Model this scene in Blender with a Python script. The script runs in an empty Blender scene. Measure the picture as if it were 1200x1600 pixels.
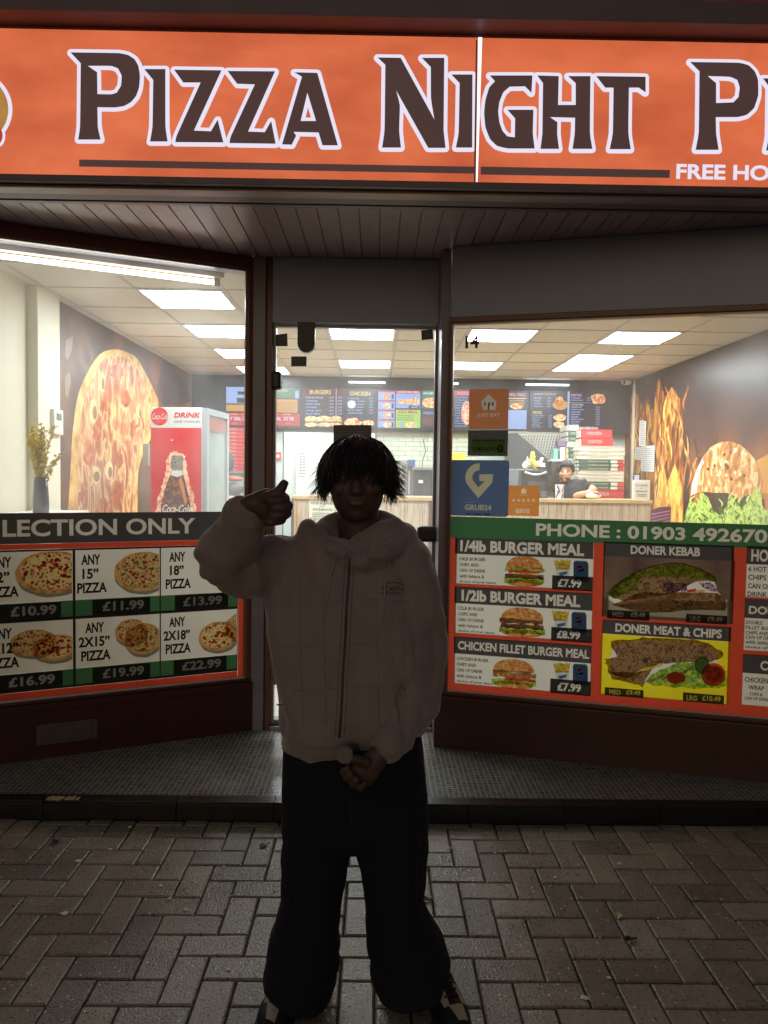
import bpy, bmesh, math, random
from mathutils import Vector, Matrix, noise
random.seed(7)
S = bpy.context.scene
COL = S.collection

# ------------------------------------------------------------------ camera
FPX, EYE = 1180.0, 1.6
yaw, pitch, roll = math.radians(.6), math.radians(2.6), .0137
cf = Vector((math.sin(yaw)*math.cos(pitch), math.cos(yaw)*math.cos(pitch), -math.sin(pitch)))
cr0 = cf.cross(Vector((0, 0, 1))).normalized(); cu0 = cr0.cross(cf)
cr = cr0*math.cos(roll) + cu0*math.sin(roll)
cu = cu0*math.cos(roll) - cr0*math.sin(roll)
CAMP = Vector((0, 0, EYE))
cd = bpy.data.cameras.new('camera'); cam = bpy.data.objects.new('camera', cd); COL.objects.link(cam)
M3 = Matrix((cr, cu, -cf)).transposed()
cam.matrix_world = Matrix.Translation(CAMP) @ M3.to_4x4()
cd.sensor_fit = 'HORIZONTAL'; cd.angle_x = 2*math.atan(600/FPX); cd.clip_start = .05; cd.clip_end = 500
S.camera = cam
# ------------------------------------------------------------------ sky, faint street light, exposure
W = bpy.data.worlds.new('World'); S.world = W; W.use_nodes = True
nt = W.node_tree; bg = nt.nodes['Background']
sky = nt.nodes.new('ShaderNodeTexSky'); sky.sky_type = 'NISHITA'; sky.sun_disc = False
sky.sun_elevation = math.radians(14.0); sky.sun_rotation = math.radians(190); sky.dust_density = 2
nt.links.new(sky.outputs[0], bg.inputs[0]); bg.inputs[1].default_value = .017
sl = bpy.data.lights.new('sun', 'SUN'); so = bpy.data.objects.new('sun', sl); COL.objects.link(so)
sl.energy = .07; sl.angle = math.radians(60); sl.color = (1, .93, .88)
so.rotation_euler = (math.radians(48), 0, math.radians(-12))
S.view_settings.view_transform = 'Standard'; S.view_settings.look = 'None'
S.view_settings.exposure = 0; S.view_settings.gamma = 1; S.view_settings.use_curve_mapping = False
S.render.engine = 'CYCLES'; S.cycles.transparent_max_bounces = 24; S.render.resolution_x = 768; S.render.resolution_y = 1024

# ------------------------------------------------------------------ rays from picture points onto real planes
def ray(x, y): return cf + cr*((x-600)/FPX) - cu*((y-800)/FPX)
def hitZ(x, y, z): d = ray(x, y); return CAMP + d*((z-EYE)/d.z)
def hitY(x, y, Y): d = ray(x, y); return CAMP + d*(Y/d.y)
def hitX(x, y, X): d = ray(x, y); return CAMP + d*(X/d.x)

# ------------------------------------------------------------------ materials
def lin(c):
    out = []
    for v in c:
        v = v/255
        out.append(v/12.92 if v <= .04045 else ((v+.055)/1.055)**2.4)
    return tuple(out)
_m = {}
def mat(name, c, rough=.6, var=.12, vs=6.0, metal=0, emit=0, trans=0, bump=0, bs=60, spec=.5, lins=False, rnd=0, detail=4):
    """principled paint with noise variation; c is sRGB 0-255"""
    if name in _m: return _m[name]
    m = bpy.data.materials.new(name); m.use_nodes = True; _m[name] = m
    t = m.node_tree; N = t.nodes; L = t.links; b = N['Principled BSDF']
    col = c if lins else lin(c)
    geo = N.new('ShaderNodeNewGeometry')
    nz = N.new('ShaderNodeTexNoise'); nz.inputs['Scale'].default_value = vs; nz.inputs['Detail'].default_value = detail
    L.new(geo.outputs['Position'], nz.inputs['Vector'])
    mx = N.new('ShaderNodeMix'); mx.data_type = 'RGBA'
    mx.inputs[6].default_value = (*[v*(1-var) for v in col], 1)
    mx.inputs[7].default_value = (*[min(1, v*(1+var)) for v in col], 1)
    L.new(nz.outputs[0], mx.inputs[0]); out = mx.outputs[2]
    if rnd:
        oi = N.new('ShaderNodeObjectInfo'); mr = N.new('ShaderNodeMapRange')
        mr.inputs[3].default_value = 1-rnd; mr.inputs[4].default_value = 1+rnd
        L.new(oi.outputs['Random'], mr.inputs[0])
        vm = N.new('ShaderNodeVectorMath'); vm.operation = 'SCALE'
        L.new(out, vm.inputs[0]); L.new(mr.outputs[0], vm.inputs['Scale']); out = vm.outputs[0]
    L.new(out, b.inputs['Base Color'])
    b.inputs['Roughness'].default_value = rough; b.inputs['Metallic'].default_value = metal
    b.inputs['Specular IOR Level'].default_value = spec
    if bump:
        n2 = N.new('ShaderNodeTexNoise'); n2.inputs['Scale'].default_value = bs; n2.inputs['Detail'].default_value = 5
        L.new(geo.outputs['Position'], n2.inputs['Vector'])
        bp = N.new('ShaderNodeBump'); bp.inputs['Strength'].default_value = min(1, bump); bp.inputs['Distance'].default_value = .004
        L.new(n2.outputs[0], bp.inputs['Height']); L.new(bp.outputs[0], b.inputs['Normal'])
    if emit:
        L.new(out, b.inputs['Emission Color']); b.inputs['Emission Strength'].default_value = emit
        if emit >= .5:
            b.inputs['Base Color'].default_value = (0, 0, 0, 1)
            for l in list(L):
                if l.to_socket == b.inputs['Base Color']: L.remove(l)
    if trans:
        tr = N.new('ShaderNodeBsdfTranslucent'); L.new(out, tr.inputs[0])
        ms = N.new('ShaderNodeMixShader'); ms.inputs[0].default_value = trans
        L.new(b.outputs[0], ms.inputs[1]); L.new(tr.outputs[0], ms.inputs[2])
        L.new(ms.outputs[0], N['Material Output'].inputs[0])
    return m
def ramp_mat(name, stops, kind='noise', scale=8, rough=.6, trans=0, stretch=(1, 1, 1), detail=6, distort=0, bump=0, emit=0):
    """material whose colour is a ramp over noise / voronoi"""
    if name in _m: return _m[name]
    m = bpy.data.materials.new(name); m.use_nodes = True; _m[name] = m
    t = m.node_tree; N = t.nodes; L = t.links; b = N['Principled BSDF']
    geo = N.new('ShaderNodeNewGeometry'); mp = N.new('ShaderNodeMapping'); mp.inputs['Scale'].default_value = stretch
    L.new(geo.outputs['Position'], mp.inputs[0])
    if kind == 'noise':
        x = N.new('ShaderNodeTexNoise'); x.inputs['Scale'].default_value = scale; x.inputs['Detail'].default_value = detail
        x.inputs['Distortion'].default_value = distort; o = x.outputs[0]
    elif kind == 'voronoi':
        x = N.new('ShaderNodeTexVoronoi'); x.inputs['Scale'].default_value = scale; o = x.outputs['Distance']
    elif kind == 'cells':
        x = N.new('ShaderNodeTexVoronoi'); x.inputs['Scale'].default_value = scale
        sp = N.new('ShaderNodeSeparateColor'); L.new(x.outputs['Color'], sp.inputs[0]); o = sp.outputs[0]
    else:
        x = N.new('ShaderNodeTexWave'); x.inputs['Scale'].default_value = scale; x.inputs['Distortion'].default_value = distort
        x.inputs['Detail'].default_value = detail; o = x.outputs['Fac'] if 'Fac' in x.outputs else x.outputs[1]
    L.new(mp.outputs[0], x.inputs['Vector'])
    r = N.new('ShaderNodeValToRGB'); cr_ = r.color_ramp
    while len(cr_.elements) > 1: cr_.elements.remove(cr_.elements[-1])
    for i, (p, c) in enumerate(stops):
        e = cr_.elements[0] if i == 0 else cr_.elements.new(p)
        e.position = p; e.color = (*lin(c), 1)
    L.new(o, r.inputs[0]); L.new(r.outputs[0], b.inputs['Base Color']); b.inputs['Roughness'].default_value = rough
    if emit:
        L.new(r.outputs[0], b.inputs['Emission Color']); b.inputs['Emission Strength'].default_value = emit
    if bump:
        bp = N.new('ShaderNodeBump'); bp.inputs['Strength'].default_value = bump; bp.inputs['Distance'].default_value = .004
        L.new(o, bp.inputs['Height']); L.new(bp.outputs[0], b.inputs['Normal'])
    if trans:
        tr = N.new('ShaderNodeBsdfTranslucent'); L.new(r.outputs[0], tr.inputs[0])
        ms = N.new('ShaderNodeMixShader'); ms.inputs[0].default_value = trans
        L.new(b.outputs[0], ms.inputs[1]); L.new(tr.outputs[0], ms.inputs[2]); L.new(ms.outputs[0], N['Material Output'].inputs[0])
    return m
def glass_mat():
    m = bpy.data.materials.new('window_glass'); m.use_nodes = True; t = m.node_tree; N = t.nodes; L = t.links
    N.remove(N['Principled BSDF'])
    tp = N.new('ShaderNodeBsdfTransparent'); tp.inputs[0].default_value = (.95, .97, .96, 1)
    gl = N.new('ShaderNodeBsdfGlossy'); gl.inputs['Roughness'].default_value = .02
    fr = N.new('ShaderNodeFresnel'); fr.inputs[0].default_value = 1.5
    m1 = N.new('ShaderNodeMixShader'); L.new(fr.outputs[0], m1.inputs[0]); L.new(tp.outputs[0], m1.inputs[1]); L.new(gl.outputs[0], m1.inputs[2])
    # dust and smears catching inside light, thickened to stand in for lens haze
    du = N.new('ShaderNodeBsdfTranslucent'); du.inputs[0].default_value = (.84, .86, .9, 1)
    geo = N.new('ShaderNodeNewGeometry'); mp = N.new('ShaderNodeMapping'); mp.inputs['Scale'].default_value = (1.5, 1.5, .6); mp.inputs['Rotation'].default_value = (.3, .5, 0)
    nz = N.new('ShaderNodeTexNoise'); nz.inputs['Scale'].default_value = 2.2; nz.inputs['Detail'].default_value = 6
    L.new(geo.outputs['Position'], mp.inputs[0]); L.new(mp.outputs[0], nz.inputs['Vector'])
    mr = N.new('ShaderNodeMapRange'); mr.inputs[1].default_value = .35; mr.inputs[2].default_value = .75
    mr.inputs[3].default_value = .08; mr.inputs[4].default_value = .3
    L.new(nz.outputs[0], mr.inputs[0])
    m2 = N.new('ShaderNodeMixShader'); L.new(mr.outputs[0], m2.inputs[0]); L.new(m1.outputs[0], m2.inputs[1]); L.new(du.outputs[0], m2.inputs[2])
    L.new(m2.outputs[0], N['Material Output'].inputs[0]); return m
GLASS = glass_mat()

# ------------------------------------------------------------------ mesh helpers
def tag(o, label=None, cat=None, group=None, kind=None):
    if label: o['label'] = label
    if cat: o['category'] = cat
    if group: o['group'] = group
    if kind: o['kind'] = kind
    return o
def thing(name, loc, label, cat, group=None):
    o = bpy.data.objects.new(name, None); COL.objects.link(o); o.location = loc; o.empty_display_size = .05
    return tag(o, label, cat, group)
def link(name, me, parent=None):
    o = bpy.data.objects.new(name, me); COL.objects.link(o)
    if parent is not None:
        o.parent = parent
        p = Vector(parent.location); q = parent.parent
        while q is not None: p += Vector(q.location); q = q.parent
        o.location = -p     # meshes are written in world coordinates
    return o
class MB:
    def __init__(s): s.v = []; s.f = []; s.mi = []
    def add(s, vs, fs, mi=0):
        n = len(s.v); s.v += [tuple(v) for v in vs]; s.f += [tuple(i+n for i in f) for f in fs]; s.mi += [mi]*len(fs); return s
    def box(s, x0, x1, y0, y1, z0, z1, mi=0, fr=None):
        vs = [Vector((x, y, z)) for x in (x0, x1) for y in (y0, y1) for z in (z0, z1)]
        if fr: vs = [fr(v) for v in vs]
        return s.add(vs, [(0, 1, 3, 2), (4, 6, 7, 5), (0, 4, 5, 1), (2, 3, 7, 6), (0, 2, 6, 4), (1, 5, 7, 3)], mi)
    def build(s, name, mats, parent=None, smooth=False, bevel=0):
        me = bpy.data.meshes.new(name); me.from_pydata(s.v, [], s.f)
        if not isinstance(mats, (list, tuple)): mats = [mats]
        for m in mats: me.materials.append(m)
        if len(mats) > 1: me.polygons.foreach_set('material_index', s.mi)
        if bevel:
            bm = bmesh.new(); bm.from_mesh(me); bmesh.ops.recalc_face_normals(bm, faces=bm.faces)
            bmesh.ops.bevel(bm, geom=[e for e in bm.edges if len(e.link_faces) == 2], offset=bevel, segments=2, profile=.6, affect='EDGES'); bm.to_mesh(me); bm.free()
        elif not smooth:
            bm = bmesh.new(); bm.from_mesh(me); bmesh.ops.recalc_face_normals(bm, faces=bm.faces); bm.to_mesh(me); bm.free()
        if smooth: me.polygons.foreach_set('use_smooth', [True]*len(me.polygons))
        me.update(); return link(name, me, parent)
def box(name, x0, x1, y0, y1, z0, z1, m, parent=None, bevel=0): return MB().box(x0, x1, y0, y1, z0, z1).build(name, m, parent, bevel=bevel)
def struct(o): o['kind'] = 'structure'; return o
def ring_tube(pts, ra, rb=None, n=16, ref=Vector((0, 1, 0)), power=2.0, cap=True):
    """tube along pts; ra = radius across (perp. to ref), rb = radius along ref"""
    rb = rb or ra; vs = []; fs = []; pts = [Vector(p) for p in pts]; N = len(pts)
    for i, p in enumerate(pts):
        t = (pts[min(i+1, N-1)] - pts[max(i-1, 0)]).normalized()
        side = ref.cross(t)
        if side.length < 1e-4: side = Vector((1, 0, 0)).cross(t)
        side.normalize(); d2 = t.cross(side).normalized()
        for k in range(n):
            a = 2*math.pi*k/n; c, s_ = math.cos(a), math.sin(a)
            c = math.copysign(abs(c)**(2/power), c); s_ = math.copysign(abs(s_)**(2/power), s_)
            vs.append(p + side*ra[i]*c + d2*rb[i]*s_)
    for i in range(N-1):
        for k in range(n):
            a = i*n+k; b = i*n+(k+1) % n
            fs.append((a, b, b+n, a+n))
    if cap:
        fs.append(tuple(range(n-1, -1, -1))); fs.append(tuple(range((N-1)*n, N*n)))
    return vs, fs
def ellipsoid(c, r, n=14, m=10, rot=None):
    vs = []; fs = []; c = Vector(c)
    for i in range(m+1):
        th = math.pi*i/m
        for k in range(n):
            a = 2*math.pi*k/n; v = Vector((r[0]*math.sin(th)*math.cos(a), r[1]*math.sin(th)*math.sin(a), r[2]*math.cos(th)))
            if rot: v = rot @ v
            vs.append(c+v)
    for i in range(m):
        for k in range(n): fs.append((i*n+k, (i+1)*n+k, (i+1)*n+(k+1) % n, i*n+(k+1) % n))
    return vs, fs
def remesh(name, mb, voxel, mats, parent, smooth=2, post=None):
    me = bpy.data.meshes.new(name); me.from_pydata(mb.v, [], mb.f)
    bm = bmesh.new(); bm.from_mesh(me); bmesh.ops.remove_doubles(bm, verts=bm.verts, dist=1e-5); bmesh.ops.recalc_face_normals(bm, faces=bm.faces); bm.to_mesh(me); bm.free()
    o = bpy.data.objects.new(name, me); COL.objects.link(o)
    md = o.modifiers.new('r', 'REMESH'); md.mode = 'VOXEL'; md.voxel_size = voxel
    if smooth: sm = o.modifiers.new('s', 'SMOOTH'); sm.iterations = smooth; sm.factor = .5
    dg = bpy.context.evaluated_depsgraph_get(); dg.update()
    me2 = bpy.data.meshes.new_from_object(o.evaluated_get(dg), depsgraph=dg)
    bpy.data.objects.remove(o); me2.name = name
    me2.materials.clear()
    for m in (mats if isinstance(mats, (list, tuple)) else [mats]): me2.materials.append(m)
    if post:
        ns = [v.normal.copy() for v in me2.vertices]
        for v, nn in zip(me2.vertices, ns): v.co = post(v.co.copy(), nn)
    me2.polygons.foreach_set('use_smooth', [True]*len(me2.polygons)); me2.update()
    return link(name, me2, parent)
_txt = {}
def text_geo(s, bold=0.0, res=3):
    k = (s, bold, res)
    if k in _txt: return _txt[k]
    c = bpy.data.curves.new('t', 'FONT'); c.body = s; c.resolution_u = res; c.offset = bold; c.fill_mode = 'FRONT'
    o = bpy.data.objects.new('t', c)
    me = bpy.data.meshes.new_from_object(o)
    vs = [(v.co.x, v.co.y) for v in me.vertices]; fs = [tuple(p.vertices) for p in me.polygons]
    bpy.data.objects.remove(o); bpy.data.curves.remove(c); bpy.data.meshes.remove(me)
    _txt[k] = (vs, fs); return _txt[k]

class Board:
    """a vertical plane: origin o, direction u along it, n outward; flat print is laid on it in thin layers"""
    def __init__(s, o, u, n): s.o = Vector(o); s.u = Vector(u).normalized(); s.n = Vector(n).normalized(); s.step = .0007
    def uv(s, x, y):
        d = ray(x, y); t = (s.o-CAMP).dot(s.n)/d.dot(s.n); p = CAMP+d*t-s.o
        return p.dot(s.u), p.z
    def P(s, u, v, k=0): return s.o + s.u*u + Vector((0, 0, v)) + s.n*(s.step*k)
    def R(s, x0, x1, yt, yb):
        u0, v1 = s.uv(x0, yt); _, v0 = s.uv(x0, yb); u1, _ = s.uv(x1, (yt+yb)/2); return u0, u1, v0, v1
    def rect(s, mb, r, k, mi=0, rad=0):
        u0, u1, v0, v1 = r
        if not rad: return mb.add([s.P(u0, v0, k), s.P(u1, v0, k), s.P(u1, v1, k), s.P(u0, v1, k)], [(0, 1, 2, 3)], mi)
        pts = []
        for (cx, cy, a0) in ((u1-rad, v1-rad, 0), (u0+rad, v1-rad, 90), (u0+rad, v0+rad, 180), (u1-rad, v0+rad, 270)):
            for i in range(5):
                a = math.radians(a0+i*22.5); pts.append(s.P(cx+rad*math.cos(a), cy+rad*math.sin(a), k))
        return mb.add(pts, [tuple(range(len(pts)))], mi)
    def poly(s, mb, uvs, k, mi=0): return mb.add([s.P(u, v, k) for u, v in uvs], [tuple(range(len(uvs)))], mi)
    def ppoly(s, mb, pts, k, mi=0): return s.poly(mb, [s.uv(*p) for p in pts], k, mi)
    def ell(s, mb, c, ru, rv, k, mi=0, n=28, clip=None, wob=0, a0=0, a1=360):
        pts = []
        for i in range(n + (1 if a1-a0 < 360 else 0)):
            a = math.radians(a0+(a1-a0)*i/n); w = 1+wob*random.uniform(-1, 1)
            u, v = c[0]+ru*w*math.cos(a), c[1]+rv*w*math.sin(a)
            if clip: u = max(clip[0], min(clip[1], u)); v = max(clip[2], min(clip[3], v))
            pts.append((u, v))
        return s.poly(mb, pts, k, mi)
    def fit(s, mb, txt, r, k, mi=0, bold=.0, shear=0, res=3):
        """text scaled into the rectangle r"""
        vs, fs = text_geo(txt, bold, res)
        if not vs: return
        x0 = min(v[0] for v in vs); x1 = max(v[0] for v in vs); y0 = min(v[1] for v in vs); y1 = max(v[1] for v in vs)
        u0, u1, v0, v1 = r; a = (u1-u0)/(x1-x0); b = (v1-v0)/(y1-y0)
        return mb.add([s.P(u0+(x-x0)*a+shear*(y-y0)*b, v0+(y-y0)*b, k) for x, y in vs], fs, mi)
    def T(s, mb, txt, x0, x1, yt, yb, k, mi=0, bold=.0, shear=0, res=3): return s.fit(mb, txt, s.R(x0, x1, yt, yb), k, mi, bold, shear, res)

def mesh_loops(board, me):
    cnt = {}
    for p in me.polygons:
        vs = list(p.vertices)
        for i in range(len(vs)):
            e = (vs[i], vs[(i+1) % len(vs)]); k = (min(e), max(e)); cnt[k] = cnt.get(k, 0)+1
    nb = {}
    for (a, b), c in cnt.items():
        if c == 1: nb.setdefault(a, []).append(b); nb.setdefault(b, []).append(a)
    loops = []; used = set()
    for st in nb:
        if st in used: continue
        lp = [st]; used.add(st); cur = st
        while True:
            nx = [v for v in nb[cur] if v not in used]
            if not nx: break
            cur = nx[0]; used.add(cur); lp.append(cur)
        if len(lp) > 2: loops.append([((me.vertices[v].co-board.o).dot(board.u), me.vertices[v].co.z) for v in lp])
    return loops
def punch(obj, board, cutters):
    """cut the lettering out of a printed film so that the letters let the light through"""
    me = obj.data; dep = (me.vertices[0].co-board.o).dot(board.n)/board.step
    cu_ = bpy.data.curves.new('p', 'CURVE'); cu_.dimensions = '2D'; cu_.fill_mode = 'FRONT'
    for lp in mesh_loops(board, me)+[l for c in cutters for l in mesh_loops(board, c.data)]:
        s_ = cu_.splines.new('POLY'); s_.points.add(len(lp)-1); s_.use_cyclic_u = True
        for q, (u, v) in enumerate(lp): s_.points[q].co = (u, v, 0, 1)
    o = bpy.data.objects.new('p', cu_); m2 = bpy.data.meshes.new_from_object(o)
    if len(m2.polygons):
        mb = MB(); mb.add([board.P(v.co.x, v.co.y, dep) for v in m2.vertices], [tuple(q.vertices) for q in m2.polygons])
        n = bpy.data.meshes.new(me.name); n.from_pydata(mb.v, [], mb.f); n.materials.append(me.materials[0]); obj.data = n
    bpy.data.objects.remove(o); bpy.data.curves.remove(cu_); bpy.data.meshes.remove(m2)
def ink(m, f=.38, pw=.75):
    """printed ink on clear film: part of the light passes through, tinted"""
    t = m.node_tree; N = t.nodes; L = t.links; out = N['Material Output']; src = out.inputs[0].links[0].from_socket
    tr = [n for n in N if n.type == 'BSDF_TRANSLUCENT'][0]; csrc = tr.inputs[0].links[0].from_socket
    g = N.new('ShaderNodeGamma'); g.inputs[1].default_value = pw; L.new(csrc, g.inputs[0]); tp = N.new('ShaderNodeBsdfTransparent'); L.new(g.outputs[0], tp.inputs[0])
    mx = N.new('ShaderNodeMixShader'); mx.inputs[0].default_value = f; L.new(src, mx.inputs[1]); L.new(tp.outputs[0], mx.inputs[2]); L.new(mx.outputs[0], out.inputs[0])

# ================================================================== GROUND
Z_PLAT = .09; Y_STEP = 3.435
struct(MB().add([(-60, -60, -.03), (60, -60, -.03), (60, 60, -.03), (-60, 60, -.03)], [(0, 1, 2, 3)]).build('ground', mat('asphalt', (62, 60, 58), .8, .3, 8, bump=.5, bs=80)))
JOINT = mat('joint_sand', (44, 41, 36), .95, .4, 40, bump=.8, bs=200)
def paver_mat():
    m = mat('paver_concrete', (150, 136, 120), .36, .42, 5, bump=1, bs=130, rnd=.26, spec=.55, detail=8)
    t = m.node_tree; N = t.nodes; L = t.links; b = N['Principled BSDF']; g = N.new('ShaderNodeNewGeometry')
    # pale aggregate grains and dark pits
    src = [l.from_socket for l in L if l.to_socket == b.inputs['Base Color']][0]
    v = N.new('ShaderNodeTexVoronoi'); v.inputs['Scale'].default_value = 52; L.new(g.outputs['Position'], v.inputs['Vector'])
    r = N.new('ShaderNodeValToRGB'); r.color_ramp.elements[0].position = .14; r.color_ramp.elements[0].color = (1, 1, 1, 1); r.color_ramp.elements[1].position = .24; r.color_ramp.elements[1].color = (0, 0, 0, 1)
    L.new(v.outputs['Distance'], r.inputs[0])
    sp = N.new('ShaderNodeSeparateColor'); L.new(v.outputs['Color'], sp.inputs[0])
    gt = N.new('ShaderNodeMath'); gt.operation = 'GREATER_THAN'; gt.inputs[1].default_value = .86; L.new(sp.outputs[0], gt.inputs[0])
    mu = N.new('ShaderNodeMath'); mu.operation = 'MULTIPLY'; L.new(gt.outputs[0], mu.inputs[0]); L.new(r.outputs[0], mu.inputs[1])
    mx = N.new('ShaderNodeMix'); mx.data_type = 'RGBA'; L.new(mu.outputs[0], mx.inputs[0]); L.new(src, mx.inputs[6]); mx.inputs[7].default_value = (.9, .86, .75, 1)
    n = N.new('ShaderNodeTexNoise'); n.inputs['Scale'].default_value = 85; n.inputs['Detail'].default_value = 3; L.new(g.outputs['Position'], n.inputs['Vector'])
    r2 = N.new('ShaderNodeValToRGB'); r2.color_ramp.elements[0].position = .34; r2.color_ramp.elements[0].color = (.25, .25, .25, 1); r2.color_ramp.elements[1].position = .41; r2.color_ramp.elements[1].color = (1, 1, 1, 1)
    L.new(n.outputs[0], r2.inputs[0])
    m3 = N.new('ShaderNodeMix'); m3.data_type = 'RGBA'; m3.blend_type = 'MULTIPLY'; m3.inputs[0].default_value = 1
    L.new(mx.outputs[2], m3.inputs[6]); L.new(r2.outputs[0], m3.inputs[7]); L.new(m3.outputs[2], b.inputs['Base Color'])
    nr = N.new('ShaderNodeTexNoise'); nr.inputs['Scale'].default_value = 2.5; L.new(g.outputs['Position'], nr.inputs['Vector'])
    mr = N.new('ShaderNodeMapRange'); mr.inputs[1].default_value = .35; mr.inputs[2].default_value = .65; mr.inputs[3].default_value = .16; mr.inputs[4].default_value = .42
    L.new(nr.outputs[0], mr.inputs[0]); L.new(mr.outputs[0], b.inputs['Roughness'])
    return m
PAVER = paver_mat()
pavement = struct(MB().add([(-12, -4, -.014), (12, -4, -.014), (12, Y_STEP, -.014), (-12, Y_STEP, -.014)], [(0, 1, 2, 3)]).build('pavement', JOINT))
CPX, CPY = .110, .118
def paver_mesh(vert):
    g = .003; w, h = (CPX, 2*CPY) if vert else (2*CPX, CPY); w /= 2; h /= 2; w -= g; h -= g; c = .005
    vs = [(-w, -h, -.03), (w, -h, -.03), (w, h, -.03), (-w, h, -.03), (-w, -h, -c), (w, -h, -c), (w, h, -c), (-w, h, -c),
          (-w+c, -h+c, 0), (w-c, -h+c, 0), (w-c, h-c, 0), (-w+c, h-c, 0)]
    fs = [(0, 1, 5, 4), (1, 2, 6, 5), (2, 3, 7, 6), (3, 0, 4, 7), (4, 5, 9, 8), (5, 6, 10, 9), (6, 7, 11, 10), (7, 4, 8, 11), (8, 9, 10, 11)]
    return vs, fs
pm = {}
for vert in (0, 1):
    me = bpy.data.meshes.new('paver'); v_, f_ = paver_mesh(vert); me.from_pydata(v_, [], f_); me.materials.append(PAVER); pm[vert] = me
CX0, CY0 = -.865, 2.806
cand = []
for r_ in range(-12, 62):
    for c_ in range(-115, 130):
        s_ = (c_-r_) % 4
        if s_ == 0: x, y, vert = CX0+(c_+1)*CPX, CY0-(r_+.5)*CPY, 0
        elif s_ == 3: x, y, vert = CX0+(c_+.5)*CPX, CY0-(r_+1)*CPY, 1
        else: continue
        hx, hy = (CPX/2, CPY) if vert else (CPX, CPY/2)
        if y-hy > Y_STEP-.025: continue
        cand.append((x, y, vert))
def inview(x, y):
    d = Vector((x, y, 0))-CAMP; z = d.dot(cf)
    if z < .1: return False
    px, py = 600+FPX*d.dot(cr)/z, 800-FPX*d.dot(cu)/z
    return -70 < px < 1270 and py < 1680
near = sorted([c for c in cand if inview(*c[:2])], key=lambda c: -c[1])[:]
near.sort(key=lambda c: (Vector((c[0], c[1], 0))-CAMP).length); nearset = near[:300]
rest = MB(); ns = set(nearset)
for (x, y, vert) in cand:
    dz = random.uniform(-.002, .0015); tx, ty = random.gauss(0, .006), random.gauss(0, .006); rz = random.gauss(0, .006)
    Mx = Matrix.Translation((x, y, dz)) @ Matrix.Rotation(rz, 4, 'Z') @ Matrix.Rotation(tx, 4, 'X') @ Matrix.Rotation(ty, 4, 'Y')
    hh_ = CPY if vert else CPY/2; top = y+hh_
    if top > Y_STEP-.002:      # cut piece against the step
        v_, f_ = paver_mesh(vert); f_ = list(f_); me = bpy.data.meshes.new('cut_paver'); ky = max(.25, (Y_STEP-.003-(y-hh_))/(2*hh_))
        me.from_pydata([(v[0], (v[1]+hh_)*ky-hh_, v[2]) for v in v_], [], f_); me.materials.append(PAVER)
        if (x, y, vert) in ns: o = bpy.data.objects.new('paver', me); COL.objects.link(o); o.parent = pavement; o.matrix_local = Matrix.Translation((x, y, dz))
        else: rest.add([Vector(v.co)+Vector((x, y, dz)) for v in me.vertices], f_)
        continue
    if (x, y, vert) in ns:
        o = bpy.data.objects.new('paver', pm[vert]); COL.objects.link(o); o.parent = pavement; o.matrix_local = Mx
    elif y > -1 and abs(x) < 6:
        v_, f_ = paver_mesh(vert); rest.add([Mx @ Vector(v) for v in v_], f_)
o = rest.build('pavers', PAVER, pavement); o['kind'] = 'stuff'
# chewing gum, leaves and bits of litter trodden on the pavers
GUM = mat('gum', (236, 230, 214), .6, .2, 80)
GL = ['oblong, left of the broken step tile line', 'small, just below the broken step tile', 'left of the trouser leg, upper of a close pair', 'left of the trouser leg, middle of a close pair', 'dull, lowest of three left of the knee', 'largest, at the far left of the paving', 'tiny, between the curled leaf and the step', 'touching the left trouser leg outline',
 'nearest the step on the left paving', 'in front of the left shoe, near the bottom', 'small, right of the knee close to the step', 'in the right half, nearest the step', 'in the right half, left of the pale leaf', 'tiny, just right of the right trouser leg', 'round, lowest on the right paving', 'bottom right, between two lower pavers', 'smallest, beside the right thigh near the step']
for i, (px, py, r_) in enumerate([(122, 1346, .013), (172, 1328, .011), (251, 1385, .009), (265, 1405, .008), (290, 1422, .009), (101, 1428, .015), (350, 1355, .006), (430, 1393, .007), (203, 1293, .009), (357, 1517, .008), (773, 1334, .006), (968, 1350, .010), (868, 1372, .008), (750, 1460, .005), (913, 1560, .014), (951, 1529, .008), (704, 1326, .006)]):
    c = hitZ(px, py, 0); mb = MB(); n = 12; ph = random.random()*6
    ring = [(c.x+r_*(1+.3*math.sin(3*a+ph))*math.cos(a), c.y+r_*(.8+.2*math.sin(2*a+ph))*math.sin(a), .003) for a in [2*math.pi*k/n for k in range(n)]]
    ring2 = [(c.x+(x-c.x)*.7, c.y+(y-c.y)*.7, .0055) for x, y, z in ring]
    mb.add(ring+ring2, [(k, (k+1) % n, n+(k+1) % n, n+k) for k in range(n)]+[tuple(range(n, 2*n))])
    tag(mb.build('chewing_gum', GUM), 'flattened pale gum spot, '+GL[i], 'chewing gum', 'chewing gum spots on the pavement')
LEAF = mat('wet_leaf', (30, 24, 18), .4, .3, 60); LEAF2 = mat('pale_leaf', (170, 162, 112), .5, .3, 60)
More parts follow.
